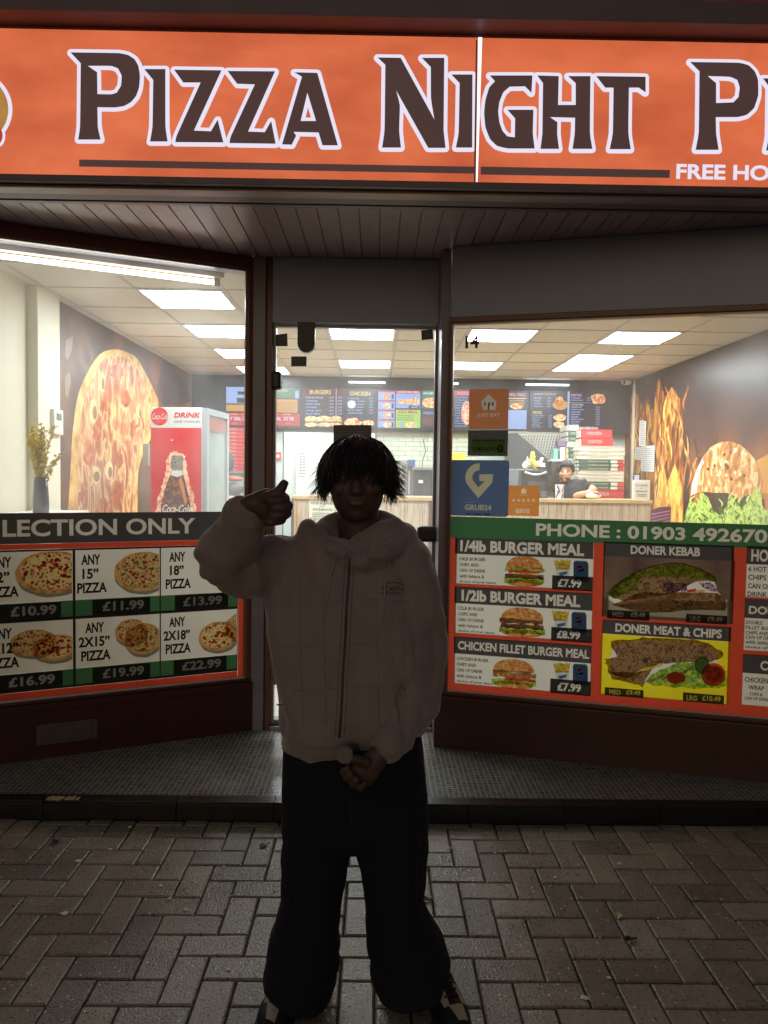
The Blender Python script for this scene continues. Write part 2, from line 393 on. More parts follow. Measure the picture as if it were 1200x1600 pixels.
for (px, py, ang, m, lab) in [(413, 1322, .7, LEAF, 'dark curled wet leaf on the paving just left of the standing person'), (985, 1470, .3, LEAF, 'dark crumpled wet leaf in a paver joint right of the person'), (966, 1432, 1.2, LEAF2, 'pale olive dead leaf lying on the pavers right of the person'), (665, 1406, .2, LEAF, 'small dark leaf beside the trouser leg on the right'), (86, 1317, 2.2, LEAF, 'dark thin leaf on the pavers below the broken step tile')]:
    c = hitZ(px, py, 0); mb = MB(); n = 7; vs = []
    for i in range(n):
        t = i/(n-1); w = .012*math.sin(math.pi*t)**.7*(1+.4*math.sin(9*t+px)); l = (t-.5)*.055
        for sgn in (-1, 0, 1):
            x, y = l, sgn*w; vs.append((c.x+x*math.cos(ang)-y*math.sin(ang), c.y+x*math.sin(ang)+y*math.cos(ang), .004+.006*abs(sgn)*math.sin(4*t)**2+.003*t))
    fs = [(i*3+j, i*3+j+1, i*3+j+4, i*3+j+3) for i in range(n-1) for j in (0, 1)]
    tag(mb.add(vs, fs).build('leaf', m), lab, 'leaf')

# ================================================================== ENTRANCE PLATFORM
def mosaic_mat():
    m = bpy.data.materials.new('mosaic_tiles'); m.use_nodes = True; t = m.node_tree; N = t.nodes; L = t.links; b = N['Principled BSDF']
    g = N.new('ShaderNodeNewGeometry'); br = N.new('ShaderNodeTexBrick'); br.offset = 0; br.inputs['Scale'].default_value = 1
    br.inputs['Brick Width'].default_value = .026; br.inputs['Row Height'].default_value = .026; br.inputs['Mortar Size'].default_value = .0022
    br.inputs['Color1'].default_value = (*lin((112, 112, 106)), 1); br.inputs['Color2'].default_value = (*lin((78, 79, 76)), 1); br.inputs['Mortar'].default_value = (*lin((166, 160, 146)), 1)
    L.new(g.outputs['Position'], br.inputs['Vector'])
    nz = N.new('ShaderNodeTexNoise'); nz.inputs['Scale'].default_value = 3; nz.inputs['Detail'].default_value = 6; L.new(g.outputs['Position'], nz.inputs['Vector'])
    mr = N.new('ShaderNodeMapRange'); mr.inputs[3].default_value = .55; mr.inputs[4].default_value = 1.3; L.new(nz.outputs[0], mr.inputs[0])
    vm = N.new('ShaderNodeVectorMath'); vm.operation = 'SCALE'; L.new(br.outputs['Color'], vm.inputs[0]); L.new(mr.outputs[0], vm.inputs['Scale'])
    L.new(vm.outputs[0], b.inputs['Base Color'])
    m2 = N.new('ShaderNodeMapRange'); m2.inputs[3].default_value = .1; m2.inputs[4].default_value = .36; L.new(nz.outputs[0], m2.inputs[0]); L.new(m2.outputs[0], b.inputs['Roughness'])
    bp = N.new('ShaderNodeBump'); bp.inputs['Strength'].default_value = .6; bp.inputs['Distance'].default_value = .002; bp.invert = True
    L.new(br.outputs['Fac'], bp.inputs['Height']); L.new(bp.outputs[0], b.inputs['Normal']); return m
MOSAIC = mosaic_mat()
plat = struct(box('entrance_step', -6, 6, Y_STEP+.012, 4.9, -.02, Z_PLAT-.003, mat('step_core', (30, 28, 27), .8)))
MB().add([(-6, Y_STEP+.075, Z_PLAT), (6, Y_STEP+.075, Z_PLAT), (6, 4.9, Z_PLAT), (-6, 4.9, Z_PLAT)], [(0, 1, 2, 3)]).build('mosaic_floor', MOSAIC, plat)
TILE = mat('black_edge_tile', (20, 19, 20), .3, .25, 12, rnd=.15, bump=.2, bs=120)
PLASTER = mat('broken_tile_mortar', (196, 172, 128), .9, .35, 60, bump=1, bs=150)
xe = [-6]; bx0, bx1 = hitZ(68, 1250, .09).x, hitZ(124, 1250, .09).x
edges = []; x = bx1
while x < 6: edges.append((x, x+.45)); x += .45
x = bx0
while x > -6: edges.append((x-.45, x)); x -= .45
for (a, b_) in edges:
    g = .0015
    MB().box(a+g, b_-g, Y_STEP, Y_STEP+.073, Z_PLAT-.012, Z_PLAT+.001).box(a+g, b_-g, Y_STEP-.001, Y_STEP+.011, .003, Z_PLAT-.013).build('edge_tile', TILE, plat, bevel=.0012)
mb = MB(); n = 14
top = [(bx0+.006+(bx1-bx0-.012)*i/n, Y_STEP+.006+random.uniform(0, .01), Z_PLAT-.004+random.uniform(-.003, .003)) for i in range(n+1)]
bot = [(bx0+.006+(bx1-bx0-.012)*i/n, Y_STEP+.06+random.uniform(-.012, .008), Z_PLAT-.003+random.uniform(-.003, .003)) for i in range(n+1)]
mid = [(a[0], (a[1]+b_[1])/2, Z_PLAT+random.uniform(-.004, .003)) for a, b_ in zip(top, bot)]
mb.add(top+mid+bot, [(j*(n+1)+i, j*(n+1)+i+1, (j+1)*(n+1)+i+1, (j+1)*(n+1)+i) for j in (0, 1) for i in range(n)]).build('broken_tile', PLASTER, plat)
box('mortar_bed', bx0, bx1, Y_STEP+.002, Y_STEP+.07, .004, Z_PLAT-.012, TILE, plat)

# ================================================================== SHOP SHELL
ZS = 2.87; ZC = 2.95; XL, XR = -2.5, 3.42; YB = 10.4; ZF = .12
LO = Vector((-1.95, 3.91, 0)); LU = Vector((1.2, .56, 0)).normalized(); LN = Vector((LU.y, -LU.x, 0))
RO = Vector((.41, 4.21, 0)); RU = Vector((1.6, -.453, 0)).normalized(); RN = Vector((RU.y, -RU.x, 0))
BL = Board(LO, LU, LN); BR = Board(RO, RU, RN)
def frameL(v): return LO + LU*v.x - LN*v.y + Vector((0, 0, v.z))     # x along, y = into shop
def frameR(v): return RO + RU*v.x - RN*v.y + Vector((0, 0, v.z))
WALLP = mat('cream_wall_paint', (232, 226, 204), .55, .04, 3)
VEILP = mat('veiled_header_paint', (158, 166, 190), .42, .12, 4, bump=.1, bs=30)  # header paint lightened to blue-grey, carrying the lens veil in its colour
RED = mat('maroon_paint', (66, 27, 25), .38, .2, 5, bump=.25, bs=25)
REDL = mat('red_brown_frame', (110, 62, 54), .35, .2, 7)
FRAME = mat('dark_frame_paint', (128, 122, 132), .35, .2, 7)
floor = struct(MB().add([(-2.8, 3.62, ZF), (-.7, 4.6, ZF), (.42, 4.6, ZF), (.45, 4.27, ZF), (3.3, 3.46, ZF), (XR+.3, 3.46, ZF), (XR+.3, YB+.2, ZF), (-2.8, YB+.2, ZF)], [tuple(range(8))]).build('floor', mat('shop_floor_tiles', (176, 160, 136), .35, .1, 3)))
BACKW = mat('back_wall_paint', (196, 208, 200), .5, .05, 2)
struct(box('wall_back', XL-.2, XR+.2, YB, YB+.2, 0, 3.2, BACKW))
struct(MB().box(XL-.25, XL-.035, 3.5, 5.52, 0, 3.2).box(XL-.25, XL, 5.9, YB, 0, 3.2).build('wall_left', WALLP))
struct(box('wall_right', XR, XR+.2, 3.3, YB, 0, 3.2, mat('brown_wall', (84, 66, 58), .4, .1, 2)))
tag(box('pillar', XL-.24, XL+.045, 5.52, 5.9, 0, 3.2, WALLP, bevel=.004), 'cream boxed pillar against the left wall behind the yellow flowers', 'pillar')
# unseen roof slab, added to keep sky light out of the shop
tag(box('sky_block_roof', -6.2, 6.2, 3.62, YB+.4, 3.2, 3.35, mat('sky_block_grey', (50, 50, 50), .9)), 'unseen roof slab over the takeaway, added to block the sky', 'roof')
# suspended ceiling: tiles and bars
TILEM = mat('ceiling_tile_white', (214, 210, 198), .85, .06, 5, bump=.4, bs=300, rnd=.035)
PX, PY = .65, .635; gx0 = -.48; gy0 = 5.57
ceil = struct(MB().add([(XL-.3, 3.4, ZC+.03), (XR+.3, 3.4, ZC+.03), (XR+.3, YB, ZC+.03), (XL-.3, YB, ZC+.03)], [(0, 1, 2, 3)]).build('ceiling', TILEM))
LIGHTS = [(-2, 0), (-2, 2), (-2, 4), (-2, 6), (0, 2), (0, 5), (2, 2), (2, 5), (4, 2), (4, 4), (4, 5)]
tm = bpy.data.meshes.new('ceiling_tile'); hx, hy = PX/2-.012, PY/2-.012
tm.from_pydata([(-hx, -hy, 0), (hx, -hy, 0), (hx, hy, 0), (-hx, hy, 0), (-hx+.006, -hy+.006, -.004), (hx-.006, -hy+.006, -.004), (hx-.006, hy-.006, -.004), (-hx+.006, hy-.006, -.004)], [],
               [(4, 7, 6, 5), (0, 4, 5, 1), (1, 5, 6, 2), (2, 6, 7, 3), (3, 7, 4, 0)]); tm.materials.append(TILEM)
for i in range(-4, 7):
    for j in range(-3, 8):
        if (i, j) in LIGHTS: continue
        x, y = gx0+PX*(i+.5), gy0+PY*(j+.5)
        if x > XR or y < 3.9 and x < 1: continue
        o = bpy.data.objects.new('ceiling_tile', tm); COL.objects.link(o); o.parent = ceil; o.location = (x, y, ZC+.004+random.uniform(-.001, .001))
mb = MB()
for i in range(-3, 7): x = gx0+PX*i; mb.box(x-.012, x+.012, 3.7, YB-.2, ZC-.002, ZC+.01)
for j in range(-2, 8): y = gy0+PY*j; mb.box(XL, XR, y-.010, y+.010, ZC-.0045, ZC+.008)
mb.build('ceiling_grid', mat('grid_white', (188, 184, 176), .5), ceil)
PANEL = mat('light_panel_glow', (240, 250, 255), .5, .02, 3, emit=34)
for (i, j) in LIGHTS:
    x, y = gx0+PX*(i+.5), gy0+PY*(j+.5)
    col = {-2: 'above the drinks cooler side of the shop', 0: 'seen through the door glass', 2: 'seen behind the house number', 4: 'nearest the fiery burger wall'}[i]
    pos = {-2: {0: 'nearest', 2: 'second', 4: 'third', 6: 'farthest'}, 0: {2: 'nearer', 5: 'farther'}, 2: {2: 'nearer', 5: 'farther'}, 4: {2: 'nearest', 4: 'middle', 5: 'farthest'}}[i][j]
    t = thing('ceiling_light', (x, y, ZC), 'glowing square ceiling panel, %s in the row %s' % (pos, col), 'ceiling light', 'square ceiling panel lights')
    a, b_ = PX/2-.012, PY/2-.012; f = .02
    MB().box(x-a, x+a, y-b_, y-b_+f, ZC-.008, ZC+.012).box(x-a, x+a, y+b_-f, y+b_, ZC-.008, ZC+.012).box(x-a, x-a+f, y-b_+f, y+b_-f, ZC-.008, ZC+.012).box(x+a-f, x+a, y-b_+f, y+b_-f, ZC-.008, ZC+.012).build('light_frame', mat('light_frame_white', (220, 222, 222), .4), t)
    MB().add([(x-a+f, y-b_+f, ZC-.003), (x+a-f, y-b_+f, ZC-.003), (x+a-f, y+b_-f, ZC-.003), (x-a+f, y+b_-f, ZC-.003)], [(0, 3, 2, 1)]).build('diffuser', PANEL, t)

# ================================================================== SHOPFRONT
# --- left window
def pbox(mb, fr, x0, x1, y0, y1, z0, z1, mi=0): return mb.box(x0, x1, y0, y1, z0, z1, mi, fr)
LE = 1.305          # along-window coordinate where the left glass ends
t = thing('shop_window', tuple(LO), 'left angled shop window with pizza price vinyls over a maroon stall riser', 'shop window')
MB().add([frameL(Vector(v)) for v in [(-.62, 0, .4), (LE, 0, .4), (LE, 0, 2.8), (-.62, 0, 2.8)]], [(0, 1, 2, 3)]).build('glass', GLASS, t)
mb = MB(); pbox(mb, frameL, -.62, LE+.03, -.03, .03, 2.8, 2.868); pbox(mb, frameL, LE, LE+.03, -.03, .03, .345, 2.8); fr_ = mb.build('head_frame', REDL, t, bevel=.003)
mb = MB(); pbox(mb, frameL, -.62, LE+.03, .03, .12, 2.795, 3.2); mb.build('head_panel', VEILP, t)
mb = MB(); pbox(mb, frameL, LE-.012, LE, -.012, .012, .405, 2.8); pbox(mb, frameL, -.62, LE, -.012, .012, 2.785, 2.8); mb.build('bead', mat('aluminium_bead', (150, 140, 132), .35, .2, 9, metal=.6), t)
mb = MB(); pbox(mb, frameL, -.62, LE+.03, -.06, .05, .345, .385); pbox(mb, frameL, -.62, LE+.03, -.045, .05, .385, .4); mb.build('sill', RED, t, bevel=.004)
mb = MB(); pbox(mb, frameL, -.62, LE-.005, -.012, -.002, .4, .408); pbox(mb, frameL, -.62, LE-.003, -.02, .0, .3985, .4015); mb.build('white_sealant', mat('sealant', (205, 200, 190), .6, .4, 60, trans=.2), t)
mb = MB(); pbox(mb, frameL, -.62, LE+.055, -.05, .06, .06, .345); mb.build('stall_riser', RED, t, bevel=.003)
vent = MB()
u0, v1 = BL.uv(57, 1129); u1, v0 = BL.uv(150, 1151); y0 = -.05
u1, _ = BL.uv(151, 1140); _, v0 = BL.uv(57, 1160)
pbox(vent, frameL, u0, u1, y0-.008, y0+.002, v0, v1); pbox(vent, frameL, u0+.03, u1-.03, y0-.016, y0-.008, v0+.022, v1-.015)
vo = vent.build('letter_plate', mat('dull_metal', (96, 84, 78), .45, .2, 20, metal=.3), t, bevel=.002)
# post between left window and door, door, right post
t = thing('door_frame', (-.68, 4.5, Z_PLAT), 'dark entrance door frame with narrow posts between the two shop windows', 'door frame')
xl0 = frameL(Vector((LE+.03, 0, 0))).x
box('post', xl0+.012, -.655, 4.43, 4.56, Z_PLAT-.02, 2.868, FRAME, t, bevel=.004)
box('post_trim', -.652, -.618, 4.452, 4.56, Z_PLAT-.02, 2.868, REDL, t, bevel=.004)
box('post', .352, RO.x-.012, 4.235, 4.56, Z_PLAT-.02, 2.868, FRAME, t, bevel=.004)
box('door_head', -.617, .351, 4.44, 4.56, 2.495, 2.868, VEILP, t, bevel=.003)
box('head_fill', -.665, .44, 4.56, 4.62, 2.5, 3.2, VEILP, t)
box('threshold', -.617, .351, 4.44, 4.62, Z_PLAT-.02, Z_PLAT+.022, mat('threshold_metal', (150, 146, 140), .35, .2, 20, metal=.7), t, bevel=.003)
t = thing('shop_door', (-.14, 4.5, Z_PLAT), 'glazed shop door with small stickers and black pull handle behind the person', 'door')
MB().add([(-.6, 4.5, .13), (.335, 4.5, .13), (.335, 4.5, 2.49), (-.6, 4.5, 2.49)], [(0, 1, 2, 3)]).build('glass', GLASS, t)
mb = MB().box(-.616, -.6, 4.475, 4.525, .115, 2.49).box(.335, .35, 4.475, 4.525, .115, 2.49).box(-.6, .335, 4.475, 4.525, .115, .14).box(-.6, .335, 4.475, 4.525, 2.475, 2.49); mb.build('door_stile', FRAME, t, bevel=.002)
u = hitY(428, 1046, 4.47); v = hitY(428, 1070, 4.47)
box('mid_rail', -.6, .335, 4.47, 4.53, v.z, u.z, FRAME, t, bevel=.004)
BLK = mat('black_plastic', (30, 31, 34), .4, .1, 20)
a = hitY(465, 512, 4.45); b_ = hitY(492, 551, 4.45); w = (b_.x-a.x)/2
mb = MB(); pts = [(a.x, 2.5), (a.x, b_.z+w)]+[(a.x+w-w*math.cos(math.pi*i/8), b_.z+w-w*math.sin(math.pi*i/8)) for i in range(1, 8)]+[(b_.x, b_.z+w), (b_.x, 2.5)]
n = len(pts); mb.add([(x, 4.44, z) for x, z in pts]+[(x, 4.49, z) for x, z in pts], [tuple(range(n)), tuple(range(2*n-1, n-1, -1))]+[(i, (i+1) % n, n+(i+1) % n, n+i) for i in range(n)]); mb.build('door_closer_bracket', BLK, t, bevel=.003)
a = hitY(424, 580, 4.45); b_ = hitY(440, 609, 4.45); box('hinge_cover', a.x, b_.x, 4.43, 4.49, b_.z, a.z, BLK, t, bevel=.018)
a = hitY(652, 822, 4.40); b_ = hitY(690, 848, 4.40)
box('pull_handle', a.x, b_.x+.01, 4.40, 4.46, b_.z, a.z, BLK, t, bevel=.022)
# --- right window
RX1 = 2.85
t = thing('shop_window', tuple(RO), 'right angled shop window with green phone banner and meal vinyls over a maroon riser', 'shop window')
ZRT = 2.455; ZRB = .405
MB().add([frameR(Vector(v)) for v in [(0, 0, ZRB), (RX1, 0, ZRB), (RX1, 0, ZRT), (0, 0, ZRT)]], [(0, 1, 2, 3)]).build('glass', GLASS, t)
mb = MB(); pbox(mb, frameR, -.005, RX1, -.02, .08, ZRT+.03, ZS-.002); pbox(mb, frameR, -.005, RX1, .02, .08, ZS-.002, 3.2); mb.build('head_panel', VEILP, t, bevel=.003)
mb = MB(); pbox(mb, frameR, -.012, RX1, -.03, .03, ZRT, ZRT+.03); pbox(mb, frameR, -.012, .0, -.03, .03, .35, ZRT); mb.build('head_frame', REDL, t, bevel=.003)
mb = MB(); pbox(mb, frameR, 0, .008, -.012, .012, ZRB, ZRT); pbox(mb, frameR, .008, RX1, -.012, .012, ZRT-.012, ZRT); mb.build('bead', _m['aluminium_bead'], t)
mb = MB(); pbox(mb, frameR, -.02, RX1, -.055, .05, .345, .385); pbox(mb, frameR, -.02, RX1, -.04, .05, .385, ZRB); mb.build('sill', RED, t, bevel=.004)
mb = MB(); pbox(mb, frameR, 0, RX1, -.012, -.002, ZRB-.002, ZRB+.007); pbox(mb, frameR, 0, .005, -.012, -.001, ZRB, 1.8); mb.build('white_sealant', _m['sealant'], t)
mb = MB(); pbox(mb, frameR, -.06, RX1, -.045, .06, .06, .345); mb.build('stall_riser', RED, t, bevel=.003)
# --- pilasters and neighbouring wall, outside the frame
BRICK = mat('street_wall', (92, 70, 60), .8, .3, 14, bump=.6, bs=60)
tag(box('pilaster', -3.1, -2.5, Y_STEP+.08, 4.2, 0, 2.868, RED, bevel=.01), 'maroon painted pilaster at the left end of the shopfront', 'pilaster')
tag(box('pilaster', 3.13, 3.7, Y_STEP-.02, 4.2, 0, 2.868, RED, bevel=.01), 'maroon painted pilaster at the right end of the shopfront', 'pilaster')
# --- soffit with boards
soff = tag(MB().box(-6, 6, 3.62, 4.62, ZS+.012, ZS+.03).build('soffit', FRAME), 'brown tongue and groove boarded soffit under the sign box', 'soffit')
SOFB = mat('soffit_board_brown', (156, 134, 134), .3, .22, 9, rnd=.08, bump=.35, bs=50)
x = -3.0
while x < 3.4:
    y1 = 4.6
    if x < -.75: y1 = min(4.6, LO.y+(x+.05-LO.x)*LU.y/LU.x+.03)
    if x > .41: y1 = min(4.6, RO.y+(x-RO.x)*RU.y/RU.x+.02)
    if y1 > 3.66: MB().box(x+.003, x+.1-.003, 3.605, y1, ZS, ZS+.011).build('soffit_board', SOFB, soff, bevel=.0015)
    x += .1
mb = MB().box(-6, 6, 3.57, 3.604, ZS-.012, ZS+.02).box(-6, 6, 3.54, 3.568, ZS-.004, ZS+.02); tag(mb.build('soffit_trim', mat('soffit_trim_paint', (120, 104, 100), .4, .3, 8), soff, bevel=.002))

# ================================================================== SIGN
YS = 3.35; ZB, ZT = 2.89, 3.505
SGN = Board((0, YS, 0), (1, 0, 0), (0, -1, 0)); SGN.step = .0009
DARKB = mat('dark_sign_trim', (112, 92, 98), .45, .25, 6, bump=.2, bs=40)
sx = hitY(747, 180, YS).x
sg = thing('shop_sign', (sx, YS, ZB), 'long glowing orange lightbox sign lettered PIZZA NIGHT across the shopfront', 'sign')
box('sign_box', -6, 6, YS+.012, 3.538, ZB-.028, ZT+.02, DARKB, sg)
mb = MB().box(-6, 6, YS-.012, YS+.011, ZB-.03, ZB-.001); mb.build('bottom_trim', DARKB, sg, bevel=.003)
box('aluminium_rail', -6, 6, YS+.03, YS+.105, ZB-.042, ZB-.029, mat('weathered_rail', (150, 130, 122), .4, .35, 5, metal=.3, bump=.2, bs=15), sg, bevel=.002)
box('underside_rail', -6, 6, YS+.108, YS+.186, ZB-.036, ZB-.029, DARKB, sg)
# orange faces: lit from behind by tubes, so slightly uneven
def orange():
    m = bpy.data.materials.new('lit_orange_face'); m.use_nodes = True; t = m.node_tree; N = t.nodes; L = t.links; b = N['Principled BSDF']
    g = N.new('ShaderNodeNewGeometry'); mp = N.new('ShaderNodeMapping'); mp.inputs['Scale'].default_value = (1, 1, 2.2); L.new(g.outputs['Position'], mp.inputs[0])
    nz = N.new('ShaderNodeTexNoise'); nz.inputs['Scale'].default_value = 2.1; nz.inputs['Detail'].default_value = 5; L.new(mp.outputs[0], nz.inputs['Vector'])
    r = N.new('ShaderNodeValToRGB'); e = r.color_ramp.elements; e[0].position = .3; e[0].color = (*lin((196, 90, 56)), 1); e[1].position = .7; e[1].color = (*lin((230, 118, 76)), 1)
    L.new(nz.outputs[0], r.inputs[0]); L.new(r.outputs[0], b.inputs['Emission Color']); b.inputs['Emission Strength'].default_value = .96
    b.inputs['Base Color'].default_value = (*lin((90, 30, 12)), 1); b.inputs['Roughness'].default_value = .35; return m
ORANGE = orange()
SEAM = .014
for (x0, x1) in ((-6, sx-SEAM/2), (sx+SEAM/2, 6)):
    box('face_panel', x0, x1, YS, YS+.01, ZB, ZT, ORANGE, sg)
mb = MB(); za, zb = ZT, ZB+.004
mb.add([(sx-.004, YS+.002, zb), (sx+.003, YS+.002, zb), (sx+.011, YS+.002, za), (sx-.006, YS+.002, za), (sx-.004, YS-.004, zb), (sx+.003, YS-.004, zb), (sx+.011, YS-.004, za), (sx-.006, YS-.004, za)],
       [(0, 1, 2, 3), (4, 7, 6, 5), (0, 4, 5, 1), (1, 5, 6, 2), (2, 6, 7, 3), (3, 7, 4, 0)]).build('joint_gap', mat('tube_light_gap', (255, 250, 248), .5, 0, emit=1.3), sg)
mb = MB(); pts = [(sx-.016, ZT-.01), (sx-.013, ZB-.02), (sx-.006, ZB-.02), (sx-.009, ZT-.01)]
mb.add([(x, YS-.003, z) for x, z in pts], [(0, 1, 2, 3)]).build('peeled_edge', mat('peeled_vinyl', (140, 62, 46), .5, .3, 30, emit=.25), sg)
LET = {
 'P': ([(222,166),(375,168),(402,174),(422,187),(434,208),(439,240),(436,276),(427,302),(410,322),(388,334),(360,338),(306,337),(307,400),(316,438),(246,438),(252,400),(254,200)], [(276,208),(350,208),(370,216),(382,238),(380,270),(366,292),(350,297),(306,296),(305,228)], 1),
 'I': ([(452,218),(518,218),(518,400),(525,444),(470,444),(478,400),(480,252)], None, 1),
 'Z': ([(545,220),(693,222),(607,410),(660,412),(681,376),(699,447),(549,446),(551,430),(628,260),(574,260)], None, 1),
 'Z2': ([(712,224),(860,225),(776,413),(828,415),(848,380),(862,451),(718,449),(720,432),(797,266),(742,264)], None, 1),
 'A': ([(920,228),(992,230),(1056,456),(1008,456),(996,416),(918,414),(926,426),(912,454),(882,453),(944,242)], [(961,292),(988,380),(940,380)], 1),
 'N': ([(-20,182),(52,183),(157,375),(146,310),(146,212),(118,183),(188,183),(186,410),(192,464),(138,464),(38,285),(50,330),(47,410),(53,463),(-6,463),(2,410),(4,205)], None, 2),
 'I2': ([(210,235),(276,235),(275,463),(224,463),(233,420),(236,262)], None, 2),
 'G': ([(330,238),(463,238),(460,292),(440,272),(392,273),(372,290),(360,320),(356,350),(360,385),(370,412),(385,428),(408,431),(409,372),(385,345),(466,345),(464,420),(470,466),(385,466),(352,458),(330,436),(316,400),(312,355),(316,315),(328,275),(346,256)], None, 2),
 'H': ([(478,238),(545,240),(543,330),(598,330),(598,262),(574,240),(644,240),(642,420),(650,467),(588,467),(595,420),(596,370),(518,368),(541,384),(540,420),(546,467),(488,467),(494,420),(496,262)], None, 2),
 'T': ([(662,240),(816,242),(816,291),(795,276),(764,276),(762,420),(770,468),(704,468),(714,420),(716,276),(690,276)], None, 2),
 'P2': ([(955,196),(1110,198),(1138,206),(1157,225),(1167,250),(1168,300),(1155,340),(1132,361),(1105,368),(1035,368),(1036,420),(1044,470),(972,470),(982,420),(984,225)], [(1010,240),(1080,242),(1102,252),(1110,275),(1106,305),(1090,322),(1036,324),(1036,262)], 2),
 'I3': ([(1182,247),(1250,247),(1249,430),(1257,472),(1192,472),(1201,430),(1203,275)], None, 2),
}
def smoothpoly(pts):  # round only corners that are part of curves (shallow turns)
    out = []; n = len(pts)
    for i in range(n):
        a, b_, c = Vector(pts[i-1]), Vector(pts[i]), Vector(pts[(i+1) % n])
        d1 = (b_-a); d2 = (c-b_); ang = d1.angle(d2) if d1.length and d2.length else 0
        if .12 < ang < .62:
            k = .28; out += [tuple(b_-d1*k), tuple(b_*.72+(b_-d1*k)*.14+(b_+d2*k)*.14), tuple(b_+d2*k)]
        else: out.append(tuple(b_))
    return out
LETW = mat('letter_outline_glow', (232, 226, 244), .5, .02, 3, emit=1.0)
LETD = mat('letter_brown_vinyl', (84, 61, 58), .5, .1, 5, emit=.72)
from mathutils.geometry import tessellate_polygon
for key, (outer, hole, pic) in LET.items():
    def cv(p): return SGN.uv((0 if pic == 1 else 600)+p[0]/2, p[1]/2)
    loops = [[cv(p) for p in smoothpoly(outer)]] + ([[cv(p) for p in smoothpoly(hole)]] if hole else [])
    # white outline: thick rounded strokes round every edge
    mb = MB(); hw = .0165; kk = 1.0
    for lp in loops:
        n = len(lp)
        for i in range(n):
            a, b_ = Vector(lp[i]), Vector(lp[(i+1) % n]); d = (b_-a)
            if d.length < 1e-6: continue
            nn = Vector((-d.y, d.x)).normalized()*hw
            kk += .035; SGN.poly(mb, [tuple(a+nn), tuple(b_+nn), tuple(b_-nn), tuple(a-nn)], kk)
            kk += .035; SGN.ell(mb, a, hw, hw, kk, n=12)
    le = mb.build('letter_outline', LETW, None)
    mb = MB(); flat = [Vector((u, v, 0)) for lp in loops for u, v in lp]
    tris = tessellate_polygon([[Vector((u, v, 0)) for u, v in lp] for lp in loops])
    mb.add([SGN.P(v.x, v.y, 6.5) for v in flat], tris)
    lt = mb.build('letter', LETD, sg)
    le.parent = lt; le.location = (0, 0, 0)
mb = MB(); SGN.rect(mb, SGN.R(124, 741, 249.5, 260.5), 2); SGN.rect(mb, SGN.R(751, 1046.5, 260.5, 273), 2); mb.build('underline', LETD, sg)
mb = MB(); u0, u1, v0, v1 = SGN.R(1057, 1202, 256, 280); SGN.fit(mb, 'FREE HO', (u0, u1, v0, v1), 2, bold=.03, res=4)
u2 = u1+.012; SGN.fit(mb, 'ME DELIVERY', (u2, u2+(u1-u0)*1.65, v0, v1), 2, bold=.03); mb.build('small_lettering', LETW, sg)
# round emblem cut by the left edge of the picture: plain oval with outline
mb = MB(); c = SGN.uv(-44, 170); SGN.ell(mb, c, .175, .165, 2, 0, n=48); SGN.ell(mb, c, .158, .150, 3, 1, n=48)
c2 = SGN.uv(-4, 212); SGN.ell(mb, c2, .035, .05, 2.5, 0); SGN.ell(mb, c2, .024, .038, 4, 2)
mb.build('emblem', [LETW, mat('emblem_tan', (190, 140, 70), .5, .2, 20, emit=.8), mat('emblem_red', (200, 70, 40), .5, .2, 20, emit=.8)], sg)
# canopy board above the sign
cn = thing('fascia_canopy', (0, YS, ZT), 'dark maroon canopy board projecting above the orange sign', 'canopy')
box('canopy_board', -6, 6, YS-.10, 3.7, ZT+.022, ZT+.11, DARKB, cn, bevel=.004)
box('canopy_face', -6, 6, YS-.06, 3.7, ZT+.112, ZT+.28, mat('canopy_maroon', (150, 88, 98), .5, .25, 3, bump=.2, bs=30), cn, bevel=.004)
tag(box('upper_wall', -6, 6, 3.6, 3.9, ZT+.285, 7, BRICK), 'plain brick wall of the storey above the shop sign', 'wall')
tag(MB().box(-6, -3.1, 3.6, 10, 0, 3.45).build('side_wall', BRICK), 'neighbouring shop wall left of the takeaway', 'wall')
tag(MB().box(3.7, 6, 3.55, 10, 0, 3.45).build('side_wall', BRICK), 'neighbouring shop wall right of the takeaway', 'wall')

# ================================================================== WINDOW VINYLS
TL = .72
def vin(name, c, **k): return mat(name, c, .45, .03, 4, trans=TL, **k)
VBLK = vin('vinyl_black', (70, 67, 66)); VWHT = vin('vinyl_white', (214, 211, 198)); VGRN = vin('vinyl_green', (62, 104, 66))
VORG = vin('vinyl_orange_red', (196, 74, 50)); VTXT = mat('vinyl_text_grey', (206, 200, 186), .45, .03, 4, trans=TL); VBK2 = vin('vinyl_ink', (36, 30, 28)); VPRC = mat('vinyl_price', (186, 186, 176), .45, .3, 25, trans=.15)
VYEL = vin('vinyl_yellow', (226, 214, 44))
PIZ = ramp_mat('pizza_print', [(0, (146, 48, 36)), (.3, (214, 95, 63)), (.38, (250, 207, 134)), (.6, (250, 244, 170)), (.75, (214, 134, 80)), (1, (117, 73, 48))], 'voronoi', 42, trans=TL)
PIZ2 = ramp_mat('pizza_print_dark', [(0, (85, 36, 29)), (.35, (158, 75, 48)), (.48, (250, 214, 146)), (.6, (134, 97, 48)), (.7, (73, 85, 36)), (.85, (231, 170, 109))], 'noise', 45, trans=TL)
PIZ3 = ramp_mat('pizza_print_mix', [(0, (109, 53, 36)), (.38, (183, 85, 61)), (.5, (250, 226, 158)), (.6, (183, 117, 73)), (.72, (97, 109, 48)), (.9, (250, 195, 122))], 'noise', 60, trans=TL)
CRU = ramp_mat('crust_print', [(.3, (183, 122, 68)), (.6, (250, 190, 119)), (.8, (146, 92, 48))], 'noise', 30, trans=TL)
PEP = vin('pepperoni_print', (183, 61, 48)); SHD = vin('print_shadow', (150, 146, 134)); SHD2 = vin('print_shadow_soft', (184, 181, 169))
